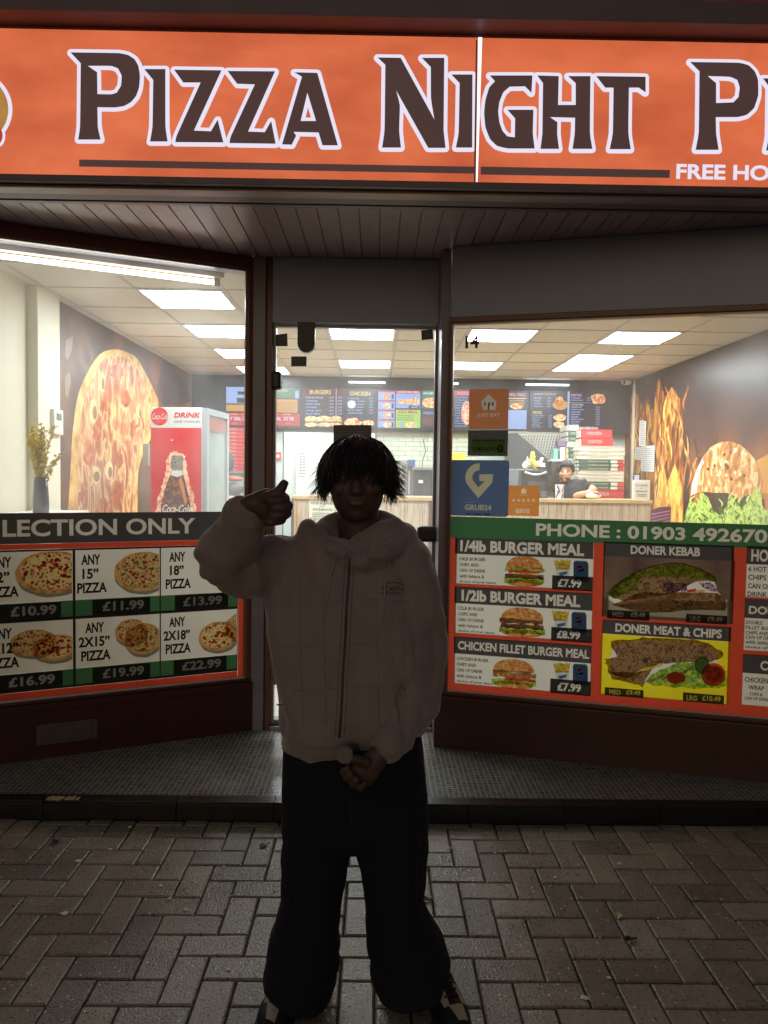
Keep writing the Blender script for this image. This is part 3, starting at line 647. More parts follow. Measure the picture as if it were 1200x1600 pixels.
SEED = ramp_mat('bun_print', [(.3, (183, 107, 53)), (.5, (239, 156, 85)), (.68, (250, 214, 136))], 'noise', 55, trans=TL)
LETT = ramp_mat('lettuce_print', [(.3, (85, 134, 36)), (.5, (158, 207, 73)), (.7, (239, 250, 134))], 'noise', 60, trans=TL)
MEAT = ramp_mat('patty_print', [(.3, (61, 36, 31)), (.5, (117, 70, 53)), (.7, (170, 112, 85))], 'noise', 70, trans=TL)
CHEE = vin('cheese_print', (250, 231, 85)); TOM = vin('tomato_print', (239, 85, 53)); FRY = ramp_mat('chips_print', [(.35, (196, 160, 50)), (.5, (236, 212, 90)), (.65, (250, 236, 140))], 'noise', 70, (1), trans=TL)
CUP = vin('cup_print', (226, 239, 250)); CANB = vin('can_print', (46, 70, 112)); REDV = vin('red_print', (231, 61, 56))
KEB = ramp_mat('kebab_meat_print', [(.3, (73, 53, 39)), (.45, (134, 100, 68)), (.55, (183, 141, 102)), (.7, (109, 80, 56))], 'noise', 34, trans=TL, distort=1.5)
CAB = ramp_mat('cabbage_print', [(.35, (73, 48, 85)), (.5, (134, 102, 151)), (.62, (244, 231, 239))], 'noise', 60, trans=TL, distort=2)
BRED = ramp_mat('bread_print', [(.3, (170, 134, 97)), (.6, (250, 231, 195))], 'noise', 25, trans=TL)
BRWN = ramp_mat('brown_backdrop_print', [(.3, (85, 65, 56)), (.7, (126, 102, 87))], 'noise', 5, trans=TL)
GREY = vin('table_print', (186, 180, 160))
for q_ in (PIZ, PIZ2, PIZ3, CRU, PEP, SHD, SEED, LETT, MEAT, CHEE, TOM, FRY, CUP, CANB, REDV, KEB, CAB, BRED): ink(q_)
def clipr(r): return (r[0], r[1], r[2], r[3])
# ---------------------------------------------------------------- LEFT vinyl
t = thing('price_vinyl', tuple(LO+LU*.5+Vector((0, 0, 1))), 'vinyl of six pizza price cards under a COLLECTION ONLY band on the left window', 'window vinyl')
def mbx(name, mats, fn, par):
    mb = MB(); fn(mb); return mb.build(name, mats, par)
ub1 = BL.uv(388, 950)[0]; vt = BL.uv(118, 803)[1]
GT, GB, GU = BL.uv(118, 857)[1], BL.uv(118, 1073)[1], BL.uv(371.5, 950)[0]
mbx('border', VORG, lambda mb: (BL.rect(mb, (-.62, ub1-.004, GT+.001, BL.uv(118, 848)[1]-.001), 2), BL.rect(mb, (GU+.001, ub1-.004, BL.uv(118, 1084)[1], GT), 2), BL.rect(mb, (-.62, GU, BL.uv(118, 1084)[1], GB-.001), 2)), t)
va = BL.uv(118, 801)[1]; vb = BL.uv(118, 848)[1]
bnL = mbx('banner', VBLK, lambda mb: BL.rect(mb, (-.62, ub1-.002, vb, va), 3), t)
mb = MB(); u0, _ = BL.uv(4, 824); u1, _ = BL.uv(305, 824); v1 = BL.uv(118, 811)[1]; v0 = BL.uv(118, 837)[1]
BL.fit(mb, 'LECTION ONLY', (u0, u1, v0, v1), 4, bold=.025, res=4); BL.fit(mb, 'COL', (u0-.235, u0-.015, v0, v1), 4, bold=.025)
punch(bnL, BL, [mb.build('banner_lettering', VTXT, t)])
vg1 = BL.uv(118, 857)[1]; vg0 = BL.uv(118, 1073)[1]
def cframe(mb):
    us = [BL.uv(x_/2.857, 950)[0] for x_ in (325, 337, 712, 718, 1058)]; vs_ = [BL.uv(118, 780+y_/2.857)[1] for y_ in (228, 522, 535, 826)]
    BL.rect(mb, (-.62, GU, vs_[0], vg1), 3); BL.rect(mb, (-.62, GU, vs_[2], vs_[1]), 3); BL.rect(mb, (-.62, GU, vg0, vs_[3]), 3)
    for a_, b_ in ((us[0], us[1]), (us[2], us[3]), (us[4], GU)): BL.rect(mb, (a_, b_, vs_[1], vs_[0]), 3); BL.rect(mb, (a_, b_, vs_[3], vs_[2]), 3)
mbx('card_frame', VBK2, cframe, t)
def vv(zy): return BL.uv(118, 780+zy/2.857)[1]
def uu(zx, y=950): return BL.uv(zx/2.857, y)[0]
cols = [(-150, 325), (337, 712), (718, 1058)]; rows = [(228, 450, 522), (535, 755, 826)]
txts = [[('ANY', '12”', 'PIZZA', '£10.99'), ('ANY', '15”', 'PIZZA', '£11.99'), ('ANY', '18”', 'PIZZA', '£13.99')],
        [('ANY', '2X12”', 'PIZZA', '£16.99'), ('ANY', '2X15”', 'PIZZA', '£19.99'), ('ANY', '2X18”', 'PIZZA', '£22.99')]]
def pizza(mb, c, ru, rv, clip, mi, k, pep=0, tilt=0):
    def ring(c0, r0, c1, r1, kk, m_, a0=0, a1=360, n=44):
        f = lambda c_, r_, a: (max(clip[0], min(clip[1], c_[0]+r_[0]*math.cos(a))), max(clip[2], min(clip[3], c_[1]+r_[1]*math.sin(a))))
        vs = []
        for i in range(n+1):
            a = math.radians(a0+(a1-a0)*i/n); w = 1+.012*math.sin(a*9+c[0]*20); vs += [BL.P(*f(c0, (r0[0]*w, r0[1]*w), a), kk), BL.P(*f(c1, r1, a), kk)]
        mb.add(vs, [(2*i, 2*i+1, 2*i+3, 2*i+2) for i in range(n)], m_)
    ring((c[0]+.004, c[1]-.014), (ru*1.02, rv*1.05), c, (ru, rv), k, 3, 185, 355)
    ring(c, (ru, rv), (c[0], c[1]+.004), (ru*.88, rv*.86), k+1, 1)
    BL.ell(mb, (c[0], c[1]+.004), ru*.885, rv*.865, k+2, mi, n=40, clip=clip, wob=.006)
    for i in range(pep):
        a = random.uniform(0, 6.28); q = math.sqrt(random.random())*.74
        cc = (c[0]+q*ru*math.cos(a), c[1]+.004+q*rv*math.sin(a))
        if clip[0] < cc[0] < clip[1]-.012 and clip[2] < cc[1] < clip[3]: BL.ell(mb, cc, .0105, .0085, k+3+i*.01, 4, n=9, wob=.12)
pz = {(0, 0): [((232, 325), .175, .115, 2, 26)], (0, 1): [((640, 322), .155, .11, 5, 12)], (0, 2): [((1010, 310), .12, .10, 2, 18)],
      (1, 0): [((150, 640), .115, .07, 5, 0), ((250, 662), .115, .07, 2, 20)], (1, 1): [((585, 590), .085, .07, 6, 0), ((640, 622), .10, .088, 5, 0)], (1, 2): [((1100, 565), .13, .085, 6, 0), ((975, 610), .115, .085, 2, 14)]}
for ri, (y0, y1, y2) in enumerate(rows):
    for ci, (x0, x1) in enumerate(cols):
        r = (uu(x0), uu(x1), vv(y1), vv(y0))
        c = mbx('price_card', VWHT, lambda mb: BL.rect(mb, r, 4), t)
        g = mbx('price_strip', VGRN, lambda mb: BL.rect(mb, (uu(x0), uu(x1), vv(y2), vv(y1)-.001), 4), c)
        if ci == 0: bx = (uu(x0)+.05, uu(272 if ri == 0 else 278))
        elif ci == 1: bx = (uu(412), uu(670))
        else: bx = (uu(780 if ri == 0 else 775), uu(1018 if ri == 0 else 1012))
        mbx('price_block', VBLK, lambda mb: BL.rect(mb, (*bx, vv(y2), vv(y1)-.004), 5), c)
        a, b_, cc, p = txts[ri][ci]; mb = MB(); h = (vv(y0)-vv(y1)); L_ = uu(355 if ci == 1 else 738) if ci else uu(-55)
        w = .155; cen = {0: uu(8), 1: uu(408 if ri == 0 else 424), 2: uu(792)}[ci]
        sq = [(1, .06 if ri == 0 else .062), (2, .052 if ri == 0 else .09), (3, .088)]
        for i, s_ in enumerate((a, b_, cc)):
            hw_ = [.054, .046 if ri == 0 else .088, .084][i]*(.9 if ci else .9); off = [-.002, -.004, .004][i]
            if ci == 2: hw_ *= .93
            zz = vv(y0)-h*(.09+.285*i)
            BL.fit(mb, s_, (cen-hw_+off, cen+hw_+off, zz-h*.21, zz), 8, bold=.035)
        mb.build('lettering', VBK2, c)
        mb = MB(); pw = (bx[0]+bx[1])/2; hs = vv(y1)-vv(y2)
        px0, px1 = {(0, 0): (47, 252), (0, 1): (457, 643), (0, 2): (817, 990), (1, 0): (35, 243), (1, 1): (457, 642), (1, 2): (812, 987)}[(ri, ci)]
        BL.fit(mb, p, (uu(px0), uu(px1), vv(y2)+hs*.2, vv(y1)-hs*.2), 8, bold=.03); mb.build('price', VPRC, c)
        mb = MB()
        for (zc, ru, rv, mi, npep) in pz[(ri, ci)]:
            cc2 = BL.uv(zc[0]/2.857, 780+zc[1]/2.857); cl = (r[0]+.003, r[1]-.003, r[2]+.003, r[3]-.003)
            pizza(mb, cc2, ru, rv, cl, mi, 4.6 + (1.5 if zc[1] > 600 and zc[0] > 200 and len(pz[(ri, ci)]) > 1 and (ru, rv) == pz[(ri, ci)][-1][1:3] else 0), npep)
        mb.build('pizza_picture', [VWHT, CRU, PIZ, SHD, PEP, PIZ2, PIZ3], c)
# ---------------------------------------------------------------- RIGHT vinyl
t = thing('menu_vinyl', tuple(RO+RU*.8+Vector((0, 0, 1))), 'vinyl of burger, kebab and wrap meals under a green PHONE banner on the right window', 'window vinyl')
RT = 706
def R2(x0, x1, yt, yb): return BR.R(x0, x1, yt, yb)
u_end = 2.6
def RV(x, y): return BR.uv(x, y)[1]
vtop = RV(702.5, 806.5); vgb = RV(702.5, 840); vbot = ZRB+.006
def rback(mb):
    cw = [BR.uv(711.5, 950)[0], BR.uv(927, 950)[0], BR.uv(941, 950)[0], BR.uv(1143, 950)[0], BR.uv(1163.5, 950)[0]]
    BR.rect(mb, (.004, cw[0]+.004, vbot, vgb), 2); BR.rect(mb, (cw[1]-.006, cw[2]+.006, vbot, vgb), 2); BR.rect(mb, (cw[3]-.01, cw[4]+.002, vbot, vgb), 2)
    RVx = lambda y_, x_=711.5: BR.uv(x_, y_)[1]
    a_, b_ = cw[0]+.004, cw[1]-.006
    for y0_, y1_ in ((912, 916), (989, 994)): BR.rect(mb, (a_, b_, RVx(y1_)-.004, RVx(y0_)+.004), 2)
    BR.rect(mb, (a_, b_, vbot, RVx(1068)+.004), 2)
    a_, b_ = cw[2]+.006, cw[3]-.01; BR.rect(mb, (a_, b_, RVx(967.6, 943)-.003, RVx(963, 943)+.003), 2); BR.rect(mb, (a_, b_, vbot, RVx(1084, 939)+.004), 2)
    a_, b_ = cw[4]+.002, u_end; 
    for y0_, y1_ in ((932.8, 935), (1016, 1021.6)): BR.rect(mb, (a_, b_, RVx(y1_, 1164)-.003, RVx(y0_, 1164)+.003), 2)
    BR.rect(mb, (a_, b_, vbot, RVx(1101.5, 1164)+.003), 2)
mbx('border', VORG, rback, t)
bnR = mbx('banner', VGRN, lambda mb: BR.rect(mb, (.002, u_end, vgb, vtop), 3), t)
mb = MB(); u0 = BR.uv(837.5, 827)[0]; u1 = BR.uv(1199, 836)[0]
BR.fit(mb, 'PHONE : 01903 492670', (u0, u1, RV(837.5, 837.3), RV(837.5, 817)), 4, bold=.03, res=4); punch(bnR, BR, [mb.build('banner_lettering', VTXT, t)])
def burger(mb, r, kind, k):
    u0, u1, v0, v1 = r; w = u1-u0; h = v1-v0; cu_ = (u0+u1)/2
    def U(x): return u0+w*x
    def V(y): return v0+h*y
    def wavy(x0, x1, y0, y1, n, am): 
        top = [(U(x0+(x1-x0)*i/n), V(y1+random.uniform(-am, am))) for i in range(n+1)]
        bot = [(U(x1-(x1-x0)*i/n), V(y0+random.uniform(-am, am))) for i in range(n+1)]
        return top+bot
    BR.ell(mb, (U(.5), V(.13)), w*.45, h*.13, k, 0)                      # bottom bun
    BR.poly(mb, wavy(.0, 1, .12, .3, 14, .05), k+.3, 1)                  # lettuce
    if kind == 1:
        BR.poly(mb, wavy(.02, .98, .26, .40, 12, .02), k+.6, 2); BR.poly(mb, [(U(.1), V(.42)), (U(.9), V(.42)), (U(.6), V(.28)), (U(.3), V(.36))], k+.9, 3)
        BR.poly(mb, wavy(.1, .9, .44, .54, 12, .02), k+1.0, 4); BR.poly(mb, wavy(.02, 1, .5, .62, 14, .04), k+1.2, 1)
    elif kind == 2:
        BR.poly(mb, wavy(.03, .97, .28, .44, 12, .03), k+.6, 2); BR.poly(mb, [(U(.5), V(.45)), (U(.88), V(.45)), (U(.75), V(.27))], k+.8, 3)
        BR.poly(mb, wavy(.0, .95, .45, .60, 12, .03), k+.9, 2); BR.poly(mb, [(U(.1), V(.64)), (U(.5), V(.62)), (U(.3), V(.46))], k+1.1, 3)
    else:
        BR.poly(mb, wavy(.3, .98, .27, .38, 12, .02), k+.6, 4); BR.poly(mb, wavy(.02, 1.0, .36, .56, 12, .05), k+.9, 5)
        BR.poly(mb, wavy(.06, .9, .54, .6, 12, .015), k+1.0, 6)
    c = [(U(.5)+w*.46*math.cos(a), V(.58)+h*.42*math.sin(a)**.8) for a in [math.pi*i/18 for i in range(19)]]
    BR.poly(mb, c, k+1.5, 0)
    for i in range(26):
        a = random.uniform(.3, 2.8); q = random.uniform(.3, .92); BR.ell(mb, (U(.5)+w*.44*q*math.cos(a), V(.6)+h*.38*q*abs(math.sin(a))), w*.014, h*.014, k+1.8, 6, n=5)
def chipscan(mb, x0, yt, k):
    """chips in a paper cup and a drink can, with photo-pixel offset"""
    P = lambda x, y: BR.uv(x0+x, yt+y)
    for i in range(14):
        xx = 1+i*1.9; BR.poly(mb, [P(4+xx*.75, 17), P(6.5+xx*.75, 17), P(xx+2.5, 1+random.uniform(-1, 3)), P(xx, 1+random.uniform(-1, 3))], k+.05*i, 0)
    BR.poly(mb, [P(4, 13), P(27, 15), P(24, 36), P(8, 36)], k+1, 1); BR.poly(mb, [P(9, 22), P(23, 19), P(22, 24), P(11, 27)], k+1.2, 2)
    BR.poly(mb, [P(34, 3), P(53, 4), P(55.5, 8), P(55.5, 36), P(32, 35), P(32, 7)], k+1, 3)
    BR.poly(mb, [P(34, 3), P(53, 4), P(52, 2.4), P(36, 1.6)], k+1.1, 1)
    c = P(43.5, 15.5); ru = .0185
    BR.ell(mb, c, ru*1.08, ru*1.08, k+1.3, 1); 
    def arc(a0, a1): return [(c[0]+ru*math.cos(math.radians(a)), c[1]+ru*math.sin(math.radians(a))) for a in range(a0, a1+1, 12)]
    BR.poly(mb, arc(10, 190), k+1.6, 4); BR.poly(mb, [(c[0]-ru*.95, c[1]-ru*.25), (c[0]-ru*.1, c[1]-ru*.25), (c[0]+ru, c[1]+ru*.25), (c[0]+ru*.8, c[1]-ru*.65), (c[0], c[1]-ru), (c[0]-ru*.75, c[1]-ru*.65)], k+1.7, 5)
    BR.poly(mb, [(c[0]-ru, c[1]-ru*.02), (c[0]-ru*.3, c[1]+ru*.05), (c[0]+ru*.5, c[1]+ru*.5), (c[0]+ru*.9, c[1]+ru*.3), (c[0]+ru*.2, c[1]-ru*.12), (c[0]-ru*.5, c[1]-ru*.3), (c[0]-ru*.9, c[1]-ru*.22)], k+1.9, 1)
    a_, b2 = P(34.5, 27), P(53, 33); BR.fit(mb, 'PEPSI', (a_[0], b2[0], b2[1]+.004, a_[1]), k+2, 1, bold=.02)
CRN = ramp_mat('crumb_print', [(.35, (176, 100, 50)), (.5, (206, 140, 80)), (.65, (236, 190, 120))], 'noise', 60, trans=TL)
cards = [(840, 865, 912, '1/4lb BURGER MEAL', (719.5, 913), (843.5, 861.5), ['1/4LB BURGER'], (788.5, 851, 867.5, 915), 1, 893, 899, '£7.99', (863, 926.5), (871.5, 905.5)),
         (916, 942, 989, '1/2lb BURGER MEAL', (721.5, 907), (921, 938.5), ['1/2LB BURGER'], (781, 852, 947, 993), 2, 0, 0, '£8.99', (861.5, 925), (870, 903.5)),
         (994, 1020.5, 1068, 'CHICKEN FILLET BURGER MEAL', (716, 921), (1001, 1014.5), ['CHICKEN BURGER'], (769, 838, 1027, 1073), 3, 0, 0, '£7.99', (860, 923.5), (871, 905))]
XA, XB = 711.5, 927.5
for i, (h0, h1, w1, ttl, tx, ty, l1, br, kind, _a, _b, price, pb, pt) in enumerate(cards):
    cd_ = mbx('meal_card', VWHT, lambda mb: BR.rect(mb, R2(XA-i*.9, XB-i*1.5, h1, w1), 4), t)
    tb = mbx('title_bar', VBLK, lambda mb: BR.rect(mb, R2(XA-i*.9, XB-i*1.5, h0, h1), 5), cd_)
    mb = MB(); BR.T(mb, ttl, tx[0], tx[1], ty[0], ty[1], 7, bold=.04 if i < 2 else .03); punch(tb, BR, [mb.build('title', VTXT, cd_)])
    mb = MB(); lines = l1+['CHIPS AND', 'CAN OF DRINK', 'with lettuce &', 'choice of your sauce']; ws = [41 if i < 2 else 50, 31, 41, 39, 57]
    for j, s_ in enumerate(lines):
        yy = h1+5+8.9*j; BR.T(mb, s_, 718-2.2*i, 718-2.2*i+ws[j], yy, yy+5.4, 7, bold=.02, res=1)
    mb.build('small_print', VBK2, cd_)
    mb = MB(); rr = BR.R(br[0], br[1], br[2], br[3]); burger(mb, rr, kind, 5); mb.build('burger_picture', [SEED, LETT, MEAT, CHEE, TOM, CRN, GREY], cd_)
    mb = MB(); chipscan(mb, [864, 861, 863][i], [873, 953, 1034][i], 5); mb.build('chips_and_drink_picture', [FRY, CUP, vin('cup_blue', (110, 130, 170)), CANB, REDV, vin('deep_blue', (30, 50, 120))], cd_)
    yb = [898.5, 979, 1059.5][i]; vb0 = R2(XA-i*.9, XB, h1, w1)[2]-.004
    r = (BR.uv(pb[0], yb)[0], BR.uv(pb[1], yb+5)[0], vb0, RV(pb[0], yb))
    pbk = mbx('price_block', VBLK, lambda mb: BR.rect(mb, r, 9), cd_)
    hh = r[3]-r[2]; mb = MB(); BR.fit(mb, price, (BR.uv(pt[0], yb+12)[0], BR.uv(pt[1]+3, yb+12)[0], r[2]+hh*.2, r[3]-hh*.22), 10, bold=.035); pr_ = mb.build('price', VTXT, cd_); punch(pbk, BR, [pr_]); punch(cd_, BR, [pr_])
# doner cards
def blockx(name, x0, x1, yt, yb, k, m, par): return mbx(name, m, lambda mb: BR.rect(mb, R2(x0, x1, yt, yb), k), par)
Z2 = lambda x, y: (930+x/4.444, 800+y/4.444)
def ZP(mb, pts, k, mi): BR.ppoly(mb, [Z2(*p) for p in pts], k, mi)
def ZB(mb, pts, k, mi, jit=6, sub=3):
    out = []; n = len(pts)
    for i in range(n):
        a, b_ = pts[i], pts[(i+1) % n]
        for j in range(sub):
            f = j/sub; out.append((a[0]+(b_[0]-a[0])*f+random.uniform(-jit, jit), a[1]+(b_[1]-a[1])*f+random.uniform(-jit, jit)))
    ZP(mb, out, k, mi)
dk = blockx('doner_card', 943, 1147, 868.6, 963, 4, BRWN, t)
tb = blockx('title_bar', 943.5, 1147, 846, 868.6, 5, VBLK, dk)
mb = MB(); BR.T(mb, 'DONER KEBAB', 985.6, 1094, 851.8, 865.5, 7, bold=.035); punch(tb, BR, [mb.build('title', VTXT, dk)])
o3 = []
mbq = MB(); ZP(mbq, [(60, 585), (88, 578), (150, 498), (300, 396), (450, 356), (600, 346), (740, 396), (836, 448), (850, 485), (880, 560), (915, 600), (945, 620), (945, 765), (58, 722)], 3.5, 0)

for q_ in range(len(mbq.v)):
    ce = Vector((sum(v[0] for v in mbq.v)/len(mbq.v), sum(v[1] for v in mbq.v)/len(mbq.v), sum(v[2] for v in mbq.v)/len(mbq.v))) if q_ == 0 else ce
    mbq.v[q_] = tuple(ce+(Vector(mbq.v[q_])-ce)*.93)
ub_ = mbq.build('picture_underlay', VWHT, dk); punch(dk, BR, [ub_])
mb = MB()
ZP(mb, [(58, 585), (150, 640), (400, 610), (950, 620), (950, 770), (55, 725)], 5, 6)
ZB(mb, [(110, 645), (300, 560), (560, 560), (850, 560), (910, 600), (900, 680), (700, 680), (450, 700), (300, 690)], 6, 3, 5)
ZB(mb, [(90, 580), (150, 500), (300, 400), (450, 360), (600, 350), (740, 400), (830, 450), (840, 480), (700, 480), (560, 560), (400, 590), (200, 620)], 6.5, 3, 4)
ZB(mb, [(90, 570), (130, 510), (280, 410), (440, 372), (600, 360), (700, 385), (800, 420), (850, 460), (830, 485), (740, 465), (640, 450), (540, 460), (430, 440), (330, 455), (300, 500), (220, 570), (140, 605)], 7, 1, 9)
ZB(mb, [(460, 520), (480, 480), (560, 490), (640, 500), (640, 540), (540, 560), (470, 550)], 7.5, 2, 8); ZB(mb, [(720, 480), (790, 490), (850, 530), (870, 560), (800, 545), (740, 515)], 7.5, 2, 6)
ZB(mb, [(150, 640), (400, 590), (650, 545), (760, 540), (760, 570), (600, 590), (400, 640), (250, 665)], 7.6, 4, 5)
ZB(mb, [(630, 540), (700, 530), (700, 550), (640, 556)], 8, 5, 3); ZB(mb, [(830, 590), (910, 580), (920, 650), (870, 690), (840, 660)], 7.4, 4, 6)
for q in range(9): x = 430+q*38; ZB(mb, [(x, 600-q*3), (x+30, 590-q*3), (x+34, 604-q*3), (x+6, 626-q*3)], 8.2+q*.01, 4, 4, 1)
mb.build('doner_picture', [BRWN, LETT, CAB, KEB, BRED, TOM, GREY], dk)
dm = blockx('doner_card', 939, 1141, 989.5, 1084, 4, VYEL, t)
tb = blockx('title_bar', 941.5, 1142.5, 967.6, 989.5, 5, VBLK, dm)
mb = MB(); BR.T(mb, 'DONER MEAT & CHIPS', 961.7, 1128, 973.3, 987, 7, bold=.035); punch(tb, BR, [mb.build('title', VTXT, dm)])
mbq = MB(); ZP(mbq, [(106, 905), (230, 886), (330, 876), (440, 886), (620, 886), (780, 915), (874, 962), (876, 1040), (900, 1100), (908, 1180), (850, 1222), (600, 1212), (420, 1200), (330, 1200), (250, 1184), (126, 1156), (88, 1120), (84, 1060), (74, 1020)], 3.5, 0)

for q_ in range(len(mbq.v)):
    ce = Vector((sum(v[0] for v in mbq.v)/len(mbq.v), sum(v[1] for v in mbq.v)/len(mbq.v), sum(v[2] for v in mbq.v)/len(mbq.v))) if q_ == 0 else ce
    mbq.v[q_] = tuple(ce+(Vector(mbq.v[q_])-ce)*.93)
ub_ = mbq.build('picture_underlay', VWHT, dm); punch(dm, BR, [ub_])
mb = MB()
ZB(mb, [(100, 900), (230, 880), (330, 870), (440, 880), (620, 880), (780, 910), (880, 960), (880, 1010), (800, 1040), (600, 1040), (450, 1050), (300, 1100), (200, 1160), (100, 1120), (80, 1060), (65, 1020), (150, 1000)], 6, 0, 9)
ZB(mb, [(100, 1100), (280, 1120), (400, 1080), (330, 1210), (250, 1190), (120, 1160)], 6.2, 0, 7)
ZB(mb, [(150, 1140), (250, 1110), (380, 1055), (460, 1045), (470, 1065), (380, 1090), (290, 1140), (200, 1162)], 6.6, 1, 3)
ZB(mb, [(330, 1180), (420, 1110), (480, 1080), (600, 1040), (760, 1040), (900, 1100), (920, 1180), (850, 1230), (600, 1220), (420, 1205)], 6.8, 2, 10)
for q in range(16): x = 370+q*22; y = 1185-q*6+random.uniform(-20, 10); ZB(mb, [(x, y), (x+55, y-40), (x+60, y-30), (x+8, y+10)], 7+q*.01, 1 if q % 2 else 5, 2, 1)
def zell(cx, cy, rx, ry, k, mi, n=22): ZP(mb, [(cx+rx*math.cos(2*math.pi*i/n), cy+ry*math.sin(2*math.pi*i/n)) for i in range(n)], k, mi)
zell(742, 1062, 52, 62, 7.4, 6); zell(742, 1062, 42, 50, 7.6, 7); zell(820, 1128, 85, 82, 7.8, 3); zell(822, 1126, 66, 62, 8, 4)
for q in range(5): a = q*1.257; zell(822+34*math.cos(a), 1126+32*math.sin(a), 14, 13, 8.3, 3, 8)
zell(560, 1150, 70, 42, 7.8, 3); zell(562, 1152, 52, 28, 8, 4)
mb.build('doner_picture', [KEB, FRY, LETT, TOM, vin('tomato_light', (216, 110, 76)), VWHT, vin('cucumber_rind', (90, 140, 60)), vin('cucumber', (190, 210, 140))], dm)
for par, x0, x1, yt, yb, a, tx0, tx1, b_, ux0, ux1, ty0, ty1 in [(dk, 949, 1015, 952.3, 966, 'MED', 957, 974.5, '£8.49', 985.5, 1008, 955.3, 963), (dk, 1072, 1136, 958.6, 972, 'LRG', 1078, 1094, '£9.49', 1105, 1129, 962, 970),
     (dm, 945, 1005.5, 1073, 1085.5, 'MED', 952, 970, '£9.49', 978.5, 1000.5, 1076.5, 1084), (dm, 1067, 1131, 1081, 1095, 'LRG', 1072.5, 1089, '£10.49', 1097, 1126, 1085, 1093.5)]:
    pb_ = blockx('price_block', x0, x1, yt, yb, 10, VBLK, par); mb = MB(); BR.T(mb, a, tx0, tx1, ty0, ty1, 11, bold=.03, res=2); w_1 = mb.build('size_word', VTXT, par); mb = MB(); BR.T(mb, b_, ux0, ux1, ty0+.5, ty1+.5, 11, bold=.03, res=2); w_2 = mb.build('price', VTXT, par); punch(pb_, BR, [w_1, w_2])
# third column, cut by the picture edge
for (h0, h1, w1, ttl, tx, ty, lines) in [(853, 881, 932.8, 'HOT', (1174, 1212), (858, 877), [('6 HOT', 1169.5, 1197.5, 884.5, 892.5), ('CHIPS', 1169, 1197, 897.5, 905.5), ('CAN OF', 1168.5, 1203, 911, 919), ('DRINK', 1168, 1198.5, 923.8, 931.5)]),
      (935, 965, 1016, 'DOUBLE', (1170, 1242), (946, 959), [('DOUBLE', 1165.5, 1191, 969, 974.5), ('FILLET BURGER', 1165.3, 1219, 977, 982.5), ('CHIPS AND', 1165, 1201, 985, 990.5), ('CAN OF DRINK', 1164.8, 1214, 992, 997.5), ('with lettuce', 1164.6, 1208, 999.5, 1005), ('choice of your', 1164.3, 1219, 1007.5, 1013.5)]),
      (1021.6, 1051, 1101.5, 'CHICKEN', (1188, 1262), (1032, 1047), [('CHICKEN', 1163.5, 1199.5, 1057, 1065), ('WRAP', 1169.5, 1193.5, 1070, 1077), ('CHIPS &', 1171, 1191, 1081, 1086), ('CAN OF DRINK', 1163, 1203, 1087.5, 1092.5)])]:
    cc = mbx('meal_card', VWHT, lambda mb: BR.rect(mb, (*[BR.uv(1163.5, 950)[0], u_end-.3], RV(1164, w1), RV(1164, h1)), 4), t)
    tb = mbx('title_bar', VBLK, lambda mb: BR.rect(mb, (*[BR.uv(1163.5, 950)[0], u_end-.3], RV(1164, h1), RV(1164, h0)), 5), cc)
    mb = MB(); BR.T(mb, ttl, tx[0], tx[1], ty[0], ty[1], 7, bold=.035); punch(tb, BR, [mb.build('title', VTXT, cc)])
    mb = MB()
    for s_, a, b_, y0, y1 in lines: BR.T(mb, s_, a, b_, y0, y1, 7, bold=.02, res=2)
    mb.build('small_print', VBK2, cc)
# ---------------------------------------------------------------- small stickers on the right window
faces = {}
def sticker(name, lab, x0, x1, yt, yb, m, rad=0):
    r = R2(x0, x1, yt, yb); c = BR.P((r[0]+r[1])/2, r[2])
    o = thing(name, tuple(c), lab, 'sticker'); mb = MB(); BR.rect(mb, r, 2, rad=rad); o2 = mb.build('sticker_face', m, o); faces[o.name] = o2; return o
mb = MB(); BR.T(mb, '14', 727.5, 748.5, 524.5, 544.5, 2, bold=.035); tag(mb.build('house_number', mat('number_black', (14, 14, 16), .4)), 'black house number 14 stuck high on the right window', 'house number')
STW = vin('sticker_white', (206, 208, 200)); STG = mat('sticker_pale', (190, 190, 178), .5, .03, trans=.6)
s1 = sticker('delivery_sticker', 'brown orange square JUST EAT sticker with a small house, top of the column', 733.5, 794.5, 608.5, 670.5, mat('sticker_brown_orange', (196, 128, 86), .45, .03, 4, trans=.55))
mb = MB(); P = lambda x, y: BR.uv(690+x/3.871, 480+y/3.871)
def ZQ(mb, pts, k, mi=0): BR.poly(mb, [P(*p) for p in pts], k, mi)
ZQ(mb, [(240, 572), (285, 526), (332, 572), (326, 622), (252, 622)], 4); 
BR.fit(mb, 'JUST EAT', (P(210, 655)[0], P(352, 655)[0], P(250, 669)[1], P(250, 643)[1]), 4, bold=.035, shear=.15)
pg = mb.build('print', STG, s1); punch(faces[s1.name], BR, [pg]); mb = MB()
for q in ((262, 585), (288, 585), (310, 585)): BR.ell(mb, P(*q), .006, .012, 5, 1, n=10)
ZQ(mb, [(279, 622), (279, 590), (290, 590), (290, 622)], 5.2, 1)
BR.fit(mb, 'order in the app today', (P(210, 700)[0], P(355, 700)[0], P(250, 703)[1], P(250, 695)[1]), 4, 2, res=1)
mb.build('small_print', [STG, _m['sticker_brown_orange'], mat('sticker_orange_text', (226, 120, 50), .5, trans=.3)], s1)
s2 = sticker('hygiene_sticker', 'black and green FOOD HYGIENE RATING sticker showing a five', 731.5, 793.5, 672.5, 712.5, VBLK)
mb = MB(); g = lambda x0, y0, x1, y1: (P(x0, y0)[0], P(x1, y0)[0], P(x0, y1)[1], P(x0, y0)[1])
BR.rect(mb, g(175, 793, 391, 884), 3, 0); BR.rect(mb, g(325, 880, 391, 898), 3.2, 0)
